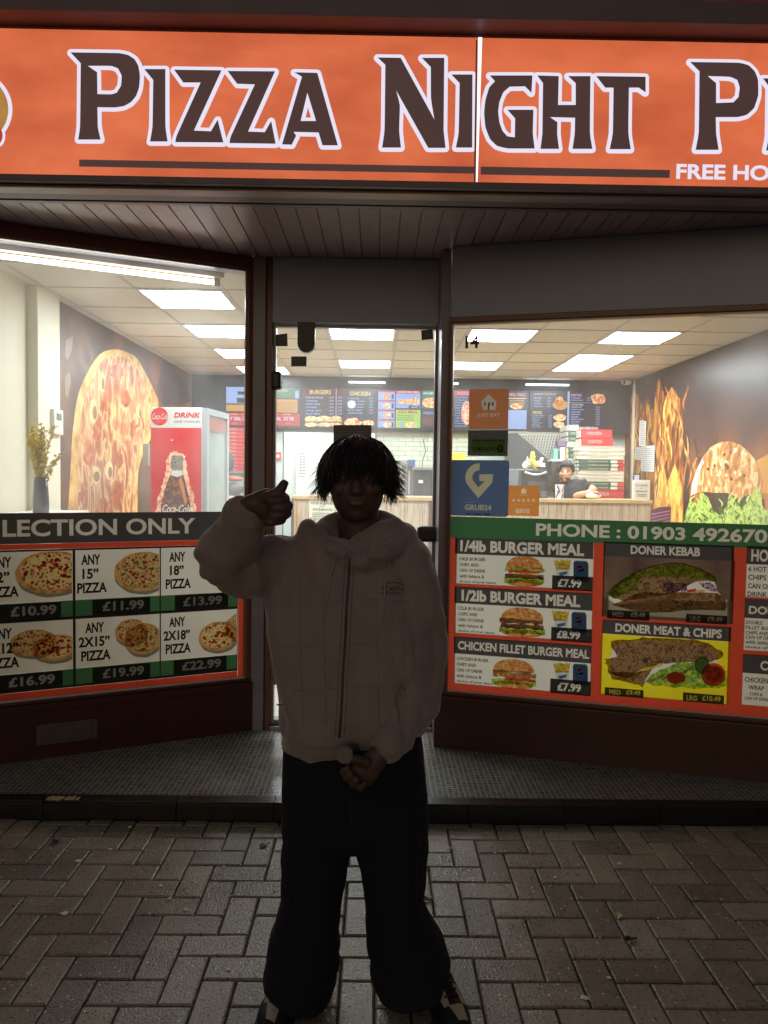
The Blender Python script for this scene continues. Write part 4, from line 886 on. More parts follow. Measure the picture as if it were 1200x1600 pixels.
BR.fit(mb, 'FOOD HYGIENE RATING', g(186, 801, 378, 816), 5, 1, bold=.03, res=2); BR.rect(mb, g(180, 825, 388, 828), 5, 1)
for q in range(5):
    c = P(200+q*30, 856); BR.ell(mb, c, .0125, .016, 4, 1, n=16); BR.ell(mb, c, .0105, .014, 4.5, 0, n=16); BR.fit(mb, str(q), (c[0]-.004, c[0]+.004, c[1]-.008, c[1]+.008), 5, 1, res=1)
c = P(356, 856); BR.ell(mb, c, .017, .022, 5, 1, n=18); BR.fit(mb, '5', (c[0]-.008, c[0]+.008, c[1]-.013, c[1]+.013), 6, 0, bold=.04, res=2)
BR.ell(mb, P(188, 768), .010, .011, 4, 2, n=12); BR.fit(mb, 'agency', g(205, 762, 232, 774), 4, 2, res=1)
mb.build('print', [mat('hygiene_green', (170, 206, 120), .45, .03, trans=.75), VBK2, STG], s2)
s3 = sticker('delivery_sticker', 'large navy sticker with a pointed G and GRUB24, rounded corners', 703.5, 795, 718.5, 805.5, mat('sticker_navy', (86, 106, 140), .45, .04, 4, trans=.55), rad=.018)
mb = MB(); c0 = (238, 1040)
def G(t0, t1, ro, ri, n=14):
    o1 = []; i1 = []
    for q in range(n+1):
        a = math.radians(t0+(t1-t0)*q/n); o1.append((c0[0]-10+ro*math.cos(a), c0[1]-10-ro*math.sin(a)*1.02)); i1.append((c0[0]-10+ri*math.cos(a), c0[1]-10-ri*math.sin(a)*1.02))
    return o1+i1[::-1]
ga = G(88, 205, 84, 42); nG = len(ga)//2; ZQ(mb, ga[:nG]+[(222, 1155), (306, 1062), (312, 1010), (228, 1010), (228, 1052), (262, 1052), (222, 1090)]+ga[nG:], 4)
BR.fit(mb, 'GRUB24', g(140, 1192, 302, 1226), 4, bold=.03); BR.fit(mb, 'order online', g(140, 1176, 195, 1182), 4, res=1)
pg = mb.build('print', mat('sticker_tan', (186, 178, 150), .5, trans=.6), s3); punch(faces[s3.name], BR, [pg]); mb = MB(); BR.rect(mb, g(152, 1246, 180, 1254), 4, 1); BR.rect(mb, g(195, 1246, 240, 1254), 4, 1); BR.rect(mb, g(258, 1246, 295, 1254), 4, 1)
mb.build('badge_print', [_m['sticker_tan'], VBLK], s3)
s4 = sticker('rating_sticker', 'small bright orange square sticker with a row of stars and asos lettering', 794.5, 842.5, 758.5, 805.5, mat('sticker_bright_orange', (240, 164, 84), .45, .03, 4, trans=.6))
mb = MB(); ZQ(mb, [(480, 1108), (497, 1092), (514, 1108), (510, 1128), (484, 1128)], 4); BR.fit(mb, 'JUST EAT', g(472, 1133, 520, 1142), 4, bold=.02, res=1)
for q in range(5):
    c = P(436+q*30, 1168); pts = [(c[0]+(.0115 if i % 2 == 0 else .005)*math.sin(math.pi*i/5), c[1]+(.0115 if i % 2 == 0 else .005)*math.cos(math.pi*i/5)) for i in range(10)]; BR.poly(mb, pts, 4)
BR.fit(mb, 'most loved takeaway', g(440, 1188, 547, 1195), 4, res=1); BR.fit(mb, 'asos', g(447, 1218, 533, 1244), 4, bold=.02, res=4)
pg = mb.build('print', mat('sticker_cream', (246, 236, 214), .5, trans=.6), s4); punch(faces[s4.name], BR, [pg])
# notices on the door glass
DRB = Board((0, 4.498, 0), (1, 0, 0), (0, -1, 0))
NOTE = mat('notice_back_brown', (74, 66, 62), .6, .15, 30, trans=.2)
for pts, lab in [([(431, 523), (449, 521), (449.5, 541), (431, 541)], 'small dark square sticker in the top left corner of the door glass'), ([(455, 557), (479, 557), (479, 572.5), (455, 572.5)], 'small dark oblong sticker below the door closer bracket'), ([(658, 516.5), (676, 515), (677, 530), (659, 531.5)], 'tilted small dark sticker in the top right corner of the door glass'), ([(521, 664), (580.5, 664), (580.5, 720), (521, 720)], 'large dark brown notice on the door glass behind the persons hair')]:
    mb = MB(); DRB.ppoly(mb, pts, 3); o = mb.build('door_notice', NOTE); tag(o, lab, 'sticker')
    mb = MB(); x0, x1 = pts[0][0]+2, pts[1][0]-2
    for q in range(3): y = pts[0][1]+5+q*4; DRB.rect(mb, DRB.R(x0+1, x1-1-q*2, y, y+1.2), 4)
    mb.build('faint_lettering', mat('notice_faint', (104, 94, 88), .6, trans=.2), o)

# ================================================================== SHOP INTERIOR
def sub(name, mats, fn, par=None, **k): mb = MB(); fn(mb); return mb.build(name, mats, par, **k)
# fluorescent batten behind the left window
o_ = LO - LN*.16
pl = Board(o_, LU, LN)
u0, z0 = pl.uv(-60, 392); u1, z1 = pl.uv(333, 442); zt = (z1 + pl.uv(0, 399)[1])/2
def fT(v): return o_ + LU*v.x - LN*v.y + Vector((0, 0, v.z))
t = thing('tube_light', tuple(fT(Vector((u1, 0, zt)))), 'long glowing fluorescent tube on a cream batten along the top of the left window', 'tube light')
ua = -.45
sub('tube', mat('tube_glow', (255, 250, 236), .5, 0, emit=9), lambda mb: mb.add(*ring_tube([fT(Vector((ua, 0, zt))), fT(Vector((u1-.0, 0, zt)))], [.014]*2, n=10)), t, smooth=True)
sub('batten', mat('batten_cream', (206, 180, 160), .45, .05), lambda mb: mb.box(ua, u1+.06, -.03, .03, zt+.028, zt+.085, 0, fT), t, bevel=.004)
for uu_ in (u1+.02, ua): sub('lampholder', mat('holder_white', (196, 184, 170), .4), lambda mb: mb.box(uu_-.018, uu_+.018, -.018, .018, zt-.022, zt+.028, 0, fT), t, bevel=.003)
# --- left wall mural: giant pizza on a dark brown print
LW = Board((XL+.004, 0, 0), (0, 1, 0), (1, 0, 0))
def LP(x, y): return LW.uv(x, y)
LWM = XL+.004
MUR = ramp_mat('mural_dark_print', [(.3, (62, 38, 30)), (.5, (92, 60, 44)), (.62, (122, 84, 58)), (.75, (74, 46, 36))], 'noise', 1.7, rough=.45, detail=8)
MPZ = ramp_mat('mural_pizza', [(.2, (150, 58, 32)), (.38, (180, 98, 56)), (.47, (204, 140, 84)), (.53, (232, 192, 132)), (.60, (178, 100, 60)), (.75, (150, 62, 36))], 'noise', 3.6, rough=.42, detail=9, distort=.9, stretch=(1, 1.5, .8))
MCR = ramp_mat('mural_crust', [(.3, (170, 118, 56)), (.5, (224, 172, 92)), (.7, (240, 204, 132))], 'noise', 7, rough=.42)
mu_ = tag(sub('pizza_mural', MUR, lambda mb: mb.box(XL+.001, XL+.006, 5.905, YB-.002, ZF, ZC-.005)), 'dark brown printed mural with a huge tall pizza on the left wall', 'mural')
def zz4(x, y): return LW.uv(x/2.857, 560+y/2.857)
LW.step = .001
out = [(300, 720), (312, 500), (322, 330), (345, 170), (385, 70), (440, -15), (500, -40), (560, -30), (610, 0), (650, 70), (690, 150), (705, 200), (700, 300), (640, 420), (615, 520), (612, 720)]
def cat(pts, k=5):
    o = []
    for i in range(len(pts)-1):
        p0, p1, p2, p3 = [Vector(pts[max(0, min(len(pts)-1, j))]) for j in (i-1, i, i+1, i+2)]
        for j in range(k): t_ = j/k; o.append(tuple(.5*((2*p1)+(-p0+p2)*t_+(2*p0-5*p1+4*p2-p3)*t_*t_+(-p0+3*p1-3*p2+p3)*t_**3)))
    return o+[pts[-1]]
out = cat(out)
inn = [(335, 720), (345, 520), (350, 350), (370, 200), (405, 95), (450, 15), (500, -10), (560, 0), (600, 30), (640, 110), (672, 190), (680, 290), (625, 400), (600, 520), (600, 720)]
inn = cat(inn)
sub('pizza_print', [MCR, MPZ, mat('mural_olive', (146, 108, 64), .4, .4, 14), ramp_mat('mural_cream', [(.3, (206, 140, 76)), (.5, (232, 200, 140)), (.7, (244, 222, 170))], 'noise', 9, rough=.4), ramp_mat('mural_red', [(.3, (150, 60, 36)), (.5, (186, 96, 52)), (.65, (214, 140, 76))], 'noise', 8, rough=.4, distort=1)], lambda mb: (LW.poly(mb, [zz4(*p) for p in out], 4, 0), LW.poly(mb, [zz4(*p) for p in inn], 5, 1),
    [(LW.poly(mb, [zz4(cx+(rx)*math.cos(a/8*math.pi), cy+ry*math.sin(a/8*math.pi)) for a in range(16)], 6+q*.1, 3), LW.poly(mb, [zz4(cx+5+rx*.55*math.cos(a/8*math.pi), cy+8+ry*.6*math.sin(a/8*math.pi)) for a in range(16)], 6.05+q*.1, 2)) for q, (cx, cy, rx, ry) in enumerate([(415, 235, 18, 52), (452, 105, 13, 46), (424, 520, 24, 40), (484, 500, 17, 42), (618, 235, 9, 30), (465, 385, 7, 30)])],
    [LW.poly(mb, [zz4(cx+rx*math.cos(a/8*math.pi)*(1+.3*math.sin(a*2.1)), cy+ry*math.sin(a/8*math.pi)) for a in range(16)], 5.5+q*.04, 4) for q, (cx, cy, rx, ry) in enumerate([(520, 60, 30, 34), (470, 190, 18, 50), (560, 180, 20, 40), (390, 420, 22, 60), (530, 450, 20, 40), (430, 330, 20, 44), (590, 320, 14, 44), (370, 600, 16, 50), (520, 600, 26, 60), (460, 660, 22, 40)])]), mu_)
# second, fainter shapes on the mural
sub('shape_print', [mat('mural_brick_red', (128, 66, 50), .45, .3, 8), mat('mural_shadow_brown', (62, 46, 42), .45, .3, 8), mat('mural_beige', (140, 122, 98), .45, .5, 8)], lambda mb: (LW.poly(mb, [zz4(*p) for p in [(690, -30), (715, 10), (712, 70), (700, 130), (675, 90), (668, 10)]], 3, 0), LW.poly(mb, [zz4(*p) for p in [(750, 100), (790, 75), (830, 100), (850, 190), (800, 210), (720, 205), (730, 150)]], 3, 1), LW.poly(mb, [zz4(*p) for p in [(835, 0), (865, 20), (858, 60), (850, 100), (838, 60)]], 3.2, 2),
    LW.poly(mb, [zz4(*p) for p in [(290, -80), (325, -100), (320, -40), (300, 10), (288, -10)]], 3.2, 2), LW.poly(mb, [zz4(*p) for p in [(288, 80), (310, 60), (315, 110), (300, 180), (288, 160)]], 3.2, 2)), mu_)
# --- right wall mural: burger bun, lettuce and flames
RW = Board((XR-.004, 0, 0), (0, -1, 0), (-1, 0, 0)); RW.step = .001
RBG = bpy.data.materials.new('mural_ember_print'); RBG.use_nodes = True
N = RBG.node_tree.nodes; L = RBG.node_tree.links; b = N['Principled BSDF']; g = N.new('ShaderNodeNewGeometry'); sp = N.new('ShaderNodeSeparateXYZ'); L.new(g.outputs['Position'], sp.inputs[0])
nz = N.new('ShaderNodeTexNoise'); nz.inputs['Scale'].default_value = 1.4; nz.inputs['Detail'].default_value = 6; L.new(g.outputs['Position'], nz.inputs['Vector'])
ma = N.new('ShaderNodeMath'); ma.operation = 'MULTIPLY_ADD'; L.new(nz.outputs[0], ma.inputs[0]); ma.inputs[1].default_value = .9; L.new(sp.outputs[2], ma.inputs[2])
mr = N.new('ShaderNodeMapRange'); mr.inputs[1].default_value = 1.7; mr.inputs[2].default_value = 3.0; L.new(ma.outputs[0], mr.inputs[0])
r = N.new('ShaderNodeValToRGB'); e = r.color_ramp.elements; e[0].position = 0; e[0].color = (*lin((206, 122, 44)), 1); e[1].position = 1; e[1].color = (*lin((58, 44, 44)), 1)
x = e.new(.35); x.color = (*lin((160, 96, 52)), 1); x = e.new(.7); x.color = (*lin((84, 58, 50)), 1)
L.new(mr.outputs[0], r.inputs[0]); L.new(r.outputs[0], b.inputs['Base Color']); b.inputs['Roughness'].default_value = .38
# darker towards the corner end of the wall
mrd = tag(sub('burger_mural', RBG, lambda mb: mb.box(XR-.006, XR-.001, 3.5, YB-.002, ZF, ZC-.005)), 'printed mural of flames, burger bun and lettuce covering the right wall', 'mural')
def zr(x, y): return RW.uv(900+x/4, 480+y/4)
FL = [ramp_mat('flame_a', [(.3, (84, 54, 44)), (.42, (150, 84, 46)), (.52, (206, 128, 58)), (.6, (236, 184, 96)), (.68, (170, 96, 50)), (.8, (90, 58, 46))], 'noise', 3.0, stretch=(1, 2.4, .6), rough=.4, distort=1.8, detail=8), ramp_mat('flame_b', [(.3, (176, 104, 48)), (.45, (226, 156, 66)), (.55, (244, 210, 104)), (.68, (190, 112, 50))], 'noise', 3.4, stretch=(1, 2.2, .7), rough=.4, distort=2), mat('flame_dark', (70, 48, 44), .4, .2, 8)]
def flames(mb):
    random.seed(5)
    RW.poly(mb, [zr(*p) for p in cat([(305, 1400), (305, 760), (345, 560), (380, 540), (420, 620), (445, 560), (480, 640), (500, 520), (520, 450), (560, 560), (600, 500), (640, 560), (665, 600), (668, 900), (690, 1000), (690, 1400)])], 2, 0)
    RW.poly(mb, [zr(*p) for p in [(480, 1400), (500, 1000), (510, 900), (545, 960), (580, 1080), (620, 980), (668, 1150), (668, 1400)]], 3, 1)
    RW.poly(mb, [zr(*p) for p in [(672, 1400), (672, 760), (690, 560), (720, 600), (715, 820), (715, 1100), (700, 1400)]], 2.4, 2)
    for q in range(46):
        x = random.uniform(345, 900); y1 = 1400; top = random.uniform(420, 900) if x < 700 else random.uniform(650, 950); bot = top+random.uniform(180, 420); w = random.uniform(2, 8); ph = random.random()*6; am = random.uniform(10, 30)
        n = 12; l = []; r_ = []
        for i in range(n+1):
            f = i/n; xx = x+am*math.sin(ph+f*5); yy = top+(bot-top)*f; ww = w*math.sin(math.pi*f)**.8; l.append((xx-ww, yy)); r_.append((xx+ww, yy))
        RW.poly(mb, [zr(*p) for p in l+r_[::-1]], 3.5+q*.05, [0, 1, 0, 2][q % 4] if x < 700 else [0, 2][q % 2])
sub('flame_print', FL, flames, mrd)
BUN = ramp_mat('mural_bun', [(.25, (120, 70, 34)), (.42, (186, 122, 60)), (.52, (214, 150, 84)), (.62, (246, 214, 160)), (.75, (186, 116, 56))], 'noise', 7, rough=.35, distort=1, stretch=(1, 1.4, 1))
MLT = ramp_mat('mural_lettuce', [(.3, (70, 100, 30)), (.45, (130, 160, 54)), (.55, (206, 220, 120)), (.7, (120, 156, 50))], 'noise', 9, rough=.4, distort=3)
def bunf(mb):
    random.seed(3)
    RW.poly(mb, [zr(*p) for p in [(720, 1180), (730, 1110), (760, 1010), (800, 930), (850, 870), (910, 842), (970, 838), (1030, 860), (1080, 900), (1120, 950), (1150, 1010), (1170, 1090), (1175, 1180), (1110, 1190), (1080, 1170), (1020, 1200), (950, 1160), (860, 1160), (790, 1150)]], 6, 0)
    RW.poly(mb, [zr(*p) for p in [(1130, 960), (1210, 915), (1260, 905), (1260, 1180), (1170, 1160), (1165, 1060)]], 5.5, 4)
    RW.poly(mb, [zr(*p) for p in [(720, 1180), (728, 1105), (760, 1010), (800, 935), (790, 990), (765, 1070), (760, 1150)]], 6.4, 3)
    RW.poly(mb, [zr(*p) for p in [(790, 1160), (870, 1150), (960, 1160), (1040, 1180), (1120, 1170), (1180, 1200), (1180, 1420), (740, 1420)]], 5.8, 2)
    RW.poly(mb, [zr(*p) for p in [(668, 1420), (690, 1290), (715, 1200), (760, 1230), (785, 1150), (830, 1190), (862, 1270), (900, 1300), (950, 1240), (960, 1160), (1000, 1210), (1040, 1260), (1090, 1200), (1135, 1110), (1165, 1180), (1170, 1270), (1260, 1260), (1260, 1420)]], 6.8, 1)
    for q in range(60):
        x = random.uniform(700, 1200); y = random.uniform(1190, 1400); n = 7; w = random.uniform(4, 9); hh = random.uniform(30, 70); ph = random.random()*6; l = []; r_ = []
        for i in range(n+1): f = i/n; xx = x+14*math.sin(ph+4*f); ww = w*math.sin(math.pi*f); l.append((xx-ww, y-hh/2+hh*f)); r_.append((xx+ww, y-hh/2+hh*f))
        RW.poly(mb, [zr(*p) for p in l+r_[::-1]], 7.2+q*.02, 5 if q % 3 else 6)
    for q in range(22):
        a = random.uniform(0, 6.28); d = random.random(); cx = 950+170*d*math.cos(a); cy = 1000+130*d*math.sin(a); RW.poly(mb, [zr(cx+random.uniform(5, 11)*math.cos(k), cy+random.uniform(8, 16)*math.sin(k)) for k in [i*.785 for i in range(8)]], 6.5+q*.02, 7 if q % 2 else 3)
    RW.poly(mb, [zr(*p) for p in [(470, 1270), (520, 1250), (595, 1245), (590, 1420), (470, 1420)]], 5, 8); 
    for q in range(5): RW.poly(mb, [zr(*p) for p in [(475, 1290+q*22), (590, 1270+q*20), (590, 1276+q*20), (475, 1300+q*22)]], 5.4, 9)
sub('burger_print', [BUN, MLT, mat('mural_patty', (70, 52, 36), .4, .4, 14), mat('mural_highlight', (236, 222, 200), .4, .1), mat('mural_yellow_bun', (214, 150, 62), .4, .15, 6), mat('mural_lime', (196, 218, 116), .4, .2, 10), mat('mural_leaf_dark', (70, 96, 34), .4, .2, 10), mat('mural_seed_dark', (110, 62, 32), .4, .2, 10), mat('mural_onion', (112, 44, 66), .4, .3, 20), mat('mural_onion_light', (196, 120, 150), .4, .2, 20)], bunf, mrd)
# trunking in the corner, CCTV camera
px = hitX(987, 690, XR-.03); 
tag(box('pipe_trunking', XR-.03, XR-.0065, px.y-.03, px.y+.02, 1.36, ZC-.006, mat('white_trunking', (226, 220, 206), .4, .03), None, bevel=.004), 'white vertical pipe trunking running down the right wall corner', 'trunking')
c = hitY(979, 597, 10.0)
t = thing('security_camera', tuple(c), 'small white security camera high in the right back corner', 'security camera')
sub('camera_body', mat('camera_white', (206, 206, 204), .4), lambda mb: mb.add(*ellipsoid(c+Vector((0, 0, 0)), (.075, .05, .04))), t, smooth=True)
box('mount', c.x-.0, c.x+.05, c.y, c.y+.12, c.z+.0, c.z+.06, _m['camera_white'], t); sub('lens', BLK, lambda mb: mb.add(*ellipsoid(c+Vector((-.04, -.035, -.01)), (.02, .02, .02), 8, 6)), t, smooth=True)
# --- bulkhead with menu screens
YM = 10.2
bz0 = hitY(700, 674, YM).z; bxl = hitY(306, 640, YM).x
BULK = mat('bulkhead_black', (46, 48, 56), .4, .1, 3)
bk = tag(box('menu_bulkhead', XL+.01, XR-.01, YM+.03, YB-.003, bz0, ZC-.006, BULK), 'black bulkhead across the back wall carrying the row of menu screens', 'bulkhead')
for (xa, xb) in ((396, 440), (545, 602), (700, 710+6), (822, 889)):
    a = hitY(xa, 598, YM-.03); b_ = hitY(xb, 598, YM-.03)
    zc = hitY((xa+xb)/2, 598+.0137*((xa+xb)/2-600), YM-.03).z
    tag(box('strip_light', a.x, b_.x, YM-.045, YM-.015, zc-.008, zc+.012, mat('strip_glow', (235, 250, 255), .5, 0, emit=5)), 'thin glowing white strip light above the menu screens, %s' % {396: 'left end', 545: 'above the chicken screen', 700: 'short one above the pizza screen', 822: 'right end, above jacket potato'}[xa], 'strip light', 'strip lights above the menu screens')
SB = Board((0, YM, 0), (1, 0, 0), (0, -1, 0)); SB.step = .0012
def scr(name, c, e=.9): return mat(name, c, .3, .02, 3, emit=e*1.35)
C_ = dict(navy=scr('screen_navy', (62, 58, 76)), blue=scr('screen_text_blue', (160, 180, 236)), white=scr('screen_white', (226, 232, 246)), gold=scr('screen_gold', (226, 196, 120)), red=scr('screen_red', (196, 52, 66)),
          lb=scr('screen_light_blue', (150, 176, 226)), org=scr('screen_orange', (206, 150, 74)), grn=scr('screen_green', (70, 120, 90)), lime=scr('screen_lime', (170, 206, 104)), brown=scr('screen_brown', (112, 66, 56)),
          food=ramp_mat('screen_food', [(.3, (120, 56, 40)), (.5, (206, 140, 100)), (.7, (230, 200, 150))], 'noise', 30, emit=.8), dk=scr('screen_dark', (44, 40, 56)), pink=scr('screen_pink', (220, 150, 170)), maroon=scr('screen_maroon', (86, 52, 58)))
CL = list(C_.values()); CI = {k: i for i, k in enumerate(C_)}
def S7(x, y): return (690+x/3.871, 480+y/3.871)
def S6(x, y): return (400+x/3.75, 480+y/3.75)
def SZ(x, y): return (300+x/4.615, 560+y/4.615)
def srect(mb, f, x0, y0, x1, y1, col, k=4):
    a = SB.uv(*f(x0, y0)); b_ = SB.uv(*f(x1, y1)); return SB.rect(mb, (a[0], b_[0], min(a[1], b_[1]), max(a[1], b_[1])), k, CI[col])
def stext(mb, f, s_, x0, y0, x1, y1, col, k=6, bold=.02, res=1):
    a = SB.uv(*f(x0, y0)); b_ = SB.uv(*f(x1, y1)); SB.fit(mb, s_, (a[0], b_[0], b_[1], a[1]), k, CI[col], bold, res=res)
WORDS = ['CHEESE BURGER', 'CHICKEN BURGER', 'FILLET MEAL', 'LARGE CHIPS', 'SPICY WINGS', 'KEBAB WRAP', 'VEGGIE BURGER', 'DONER KEBAB', 'ONION RINGS', 'GARLIC BREAD']
def menu_lines(mb, f, x0, y0, x1, y1, n, px0, px1, col='blue', w=(.6, 1)):
    h = (y1-y0)/n
    for i in range(n):
        yy = y0+h*i; stext(mb, f, random.choice(WORDS), x0, yy, x0+(x1-x0)*random.uniform(*w), yy+h*.62, col)
        if px0: stext(mb, f, random.choice(['£5.49', '£4.99', '£6.29', '£3.80']), px0, yy, px1, yy+h*.62, 'blue')
def screen(lab, x0, x1, y0, y1, base, fn):
    a = SB.uv(x0, y0); b_ = SB.uv(x1, y1); t = thing('menu_screen', (a[0], YM, b_[1]), lab, 'menu screen', 'menu screens above the counter')
    box('bezel', a[0]-.012, b_[0]+.012, YM-.002, YM+.029, b_[1]-.014, a[1]+.014, BLK, t, bevel=.003)
    sub('display', C_[base], lambda mb: SB.rect(mb, (a[0], b_[0], b_[1], a[1]), 3), t)
    o = sub('display_print', CL, fn, t); return t
def f0(mb):
    srect(mb, SZ, 247, 205, 392, 326, 'lb'); srect(mb, SZ, 405, 205, 590, 380, 'grn'); srect(mb, SZ, 247, 333, 405, 382, 'org'); srect(mb, SZ, 247, 392, 778, 488, 'red')
    srect(mb, SZ, 590, 215, 778, 290, 'grn'); srect(mb, SZ, 605, 295, 760, 392, 'org'); srect(mb, SZ, 745, 235, 770, 290, 'blue', 5)
    for q in range(4): srect(mb, SZ, 255, 222+q*24, 330-q*8, 234+q*24, 'blue', 5)
    srect(mb, SZ, 325, 285, 385, 322, 'navy', 5); srect(mb, SZ, 330, 238, 385, 262, 'navy', 5)
    for q, (xx, s_) in enumerate([(272, '9” DEAL'), (360, '12” DEAL'), (560, '10” DEAL'), (655, '2X12” DEAL')]): stext(mb, SZ, 'OFFER', xx, 398, xx+60, 410, 'gold'); stext(mb, SZ, s_, xx+5, 420, xx+82, 448, 'white'); stext(mb, SZ, '£9.99', xx+20, 462, xx+55, 478, 'pink')
    stext(mb, SZ, 'EXTRAS', 620, 225, 690, 240, 'gold')
    for q in range(7): srect(mb, SZ, 615, 312+q*11, 745, 316+q*11, 'brown', 5)
screen('menu screen with blue, orange and red pizza offer panels, partly behind the left post', 353, 469, 603.5, 667.5, 'dk', f0)
def f1(mb):
    srect(mb, S6, 275, 476, 520, 540, 'maroon'); stext(mb, S6, 'BURGERS', 315, 484, 440, 511, 'gold', bold=.03, res=2)
    menu_lines(mb, S6, 292, 524, 395, 638, 6, 430, 455); 
    for q in range(6): stext(mb, S6, '£7.49', 478, 524+q*19, 504, 536+q*19, 'blue')
    srect(mb, S6, 468, 476, 471, 640, 'pink', 5)
    stext(mb, S6, 'CHICKEN', 550, 493, 670, 520, 'gold', bold=.03, res=2); menu_lines(mb, S6, 537, 530, 655, 632, 6, 664, 686, w=(.5, .9))
    for q, (cx, w) in enumerate([(322, 36), (398, 44), (468, 36)]):
        for j, (yy, hh, cc) in enumerate([(655, 18, 'food'), (670, 8, 'lime'), (678, 8, 'brown'), (688, 12, 'food')]): c = SB.uv(*S6(cx, yy)); SB.ell(mb, c, w/3.75/115, hh/3.75/115, 6+j*.1+q, CI[cc], n=14)
    for cx, cy, rx, ry in [(565, 672, 45, 22), (600, 680, 22, 16), (660, 680, 36, 16)]: SB.ell(mb, SB.uv(*S6(cx, cy)), rx/430, ry/430, 6, CI['food'], n=14, wob=.2)
    SB.ell(mb, SB.uv(*S6(560, 570)), .055, .055, 8, CI['white'], n=16)
screen('dark menu screen headed BURGERS and CHICKEN with pale text rows', 472, 588, 606, 668.5, 'dk', f1)
def f2(mb):
    srect(mb, S6, 716, 488, 812, 706, 'lb')
    for q in range(4): srect(mb, S6, 716, 488+q*56, 812, 498+q*56, 'red', 5); SB.ell(mb, SB.uv(*S6(768, 524+q*55)), .05, .038, 6, CI['food'], n=12); srect(mb, S6, 722, 508+q*55, 745, 530+q*55, 'blue', 5.5); srect(mb, S6, 795, 510+q*55, 806, 538+q*55, 'navy', 5.5)
    srect(mb, S6, 820, 490, 962, 594, 'lb'); srect(mb, S6, 820, 488, 962, 508, 'red', 5); stext(mb, S6, 'CHICKEN WRAP MEAL', 826, 491, 956, 504, 'white')
    SB.ell(mb, SB.uv(*S6(930, 553)), .06, .05, 6, CI['food'], n=12); srect(mb, S6, 835, 540, 905, 566, 'food', 6); srect(mb, S6, 896, 576, 958, 593, 'dk', 7); stext(mb, S6, '£6.99', 908, 579, 948, 590, 'white', 8)
    srect(mb, S6, 820, 600, 962, 708, 'lime'); stext(mb, S6, 'KIDS MEAL', 835, 604, 948, 624, 'red', bold=.03)
    for q in range(3): srect(mb, S6, 826, 634+q*12, 925, 639+q*12, 'grn', 5)
    SB.ell(mb, SB.uv(*S6(905, 690)), .07, .035, 6, CI['food'], n=12); srect(mb, S6, 840, 680, 865, 704, 'lb', 6)
    srect(mb, S6, 972, 488, 1150, 596, 'grn'); stext(mb, S6, 'SALADS', 980, 496, 1050, 512, 'white'); SB.ell(mb, SB.uv(*S6(1025, 560)), .12, .07, 6, CI['food'], n=14); srect(mb, S6, 972, 602, 1150, 706, 'navy'); stext(mb, S6, 'CALZONE', 978, 612, 1050, 628, 'blue'); SB.ell(mb, SB.uv(*S6(1025, 670)), .12, .06, 6, CI['brown'], n=14)
screen('colourful menu screen with burger thumbnails and a lime green panel', 590.5, 706, 608.5, 670.5, 'dk', f2)
def f3(mb):
    srect(mb, S7, 76, 505, 170, 535, 'red'); stext(mb, S7, 'PIZZA', 96, 512, 160, 530, 'pink', bold=.03)
    menu_lines(mb, S7, 76, 542, 165, 730, 12, None, None, w=(.8, 1)); SB.ell(mb, SB.uv(*S7(150, 640)), .07, .16, 5, CI['food'], n=14)
    srect(mb, S7, 402, 510, 512, 620, 'navy'); stext(mb, S7, 'MEAL DEALS', 410, 518, 505, 540, 'pink', bold=.03); srect(mb, S7, 405, 548, 510, 556, 'gold', 5)
    for q in range(4): srect(mb, S7, 410, 562+q*9, 500, 566+q*9, 'gold', 5)
    SB.ell(mb, SB.uv(*S7(455, 600)), .09, .04, 6, CI['food'], n=14); srect(mb, S7, 402, 622, 512, 738, 'lb')
    for q in range(10): srect(mb, S7, 408, 630+q*10.5, 505, 634+q*10.5, 'blue', 5)
    srect(mb, S7, 170, 510, 400, 738, 'navy', 3.5)
screen('menu screen headed PIZZA, half hidden behind the brown orange sticker', 708.5, 825, 609, 672.5, 'dk', f3)
def f4(mb):
    stext(mb, S7, 'JACKET POTATO', 556, 520, 692, 535, 'pink', bold=.03, res=2); menu_lines(mb, S7, 555, 545, 612, 612, 4, 638, 660); stext(mb, S7, 'SIDES', 550, 628, 607, 645, 'gold', bold=.03, res=2)
    menu_lines(mb, S7, 546, 650, 625, 732, 7, 645, 668, w=(.5, 1))
    for cx, cy, rx, ry, cc in [(715, 590, 46, 30, 'org'), (712, 570, 26, 32, 'food'), (715, 668, 42, 20, 'food'), (710, 710, 34, 20, 'food')]: SB.ell(mb, SB.uv(*S7(cx, cy)), rx/450, ry/450, 6, CI[cc], n=14, wob=.12)
    srect(mb, S7, 762, 510, 769, 745, 'lb', 5)
    stext(mb, S7, 'PASTAS', 782, 524, 846, 540, 'pink', bold=.03, res=2); menu_lines(mb, S7, 780, 545, 860, 572, 2, 878, 898); srect(mb, S7, 772, 576, 905, 580, 'lb', 5); stext(mb, S7, 'STARTER', 785, 584, 858, 596, 'gold')
    menu_lines(mb, S7, 782, 600, 900, 718, 8, 932, 955, w=(.35, .7)); SB.ell(mb, SB.uv(*S7(945, 555)), .1, .07, 6, CI['food'], n=14, wob=.15); srect(mb, S7, 772, 722, 946, 744, 'lb', 5)
    for q in range(4): SB.ell(mb, SB.uv(*S7(795+q*44, 733)), .035, .018, 6, CI['food'], n=10)
screen('dark menu screen with JACKET POTATO, SIDES and PASTAS columns, right end', 828, 946, 610, 675, 'dk', f4)
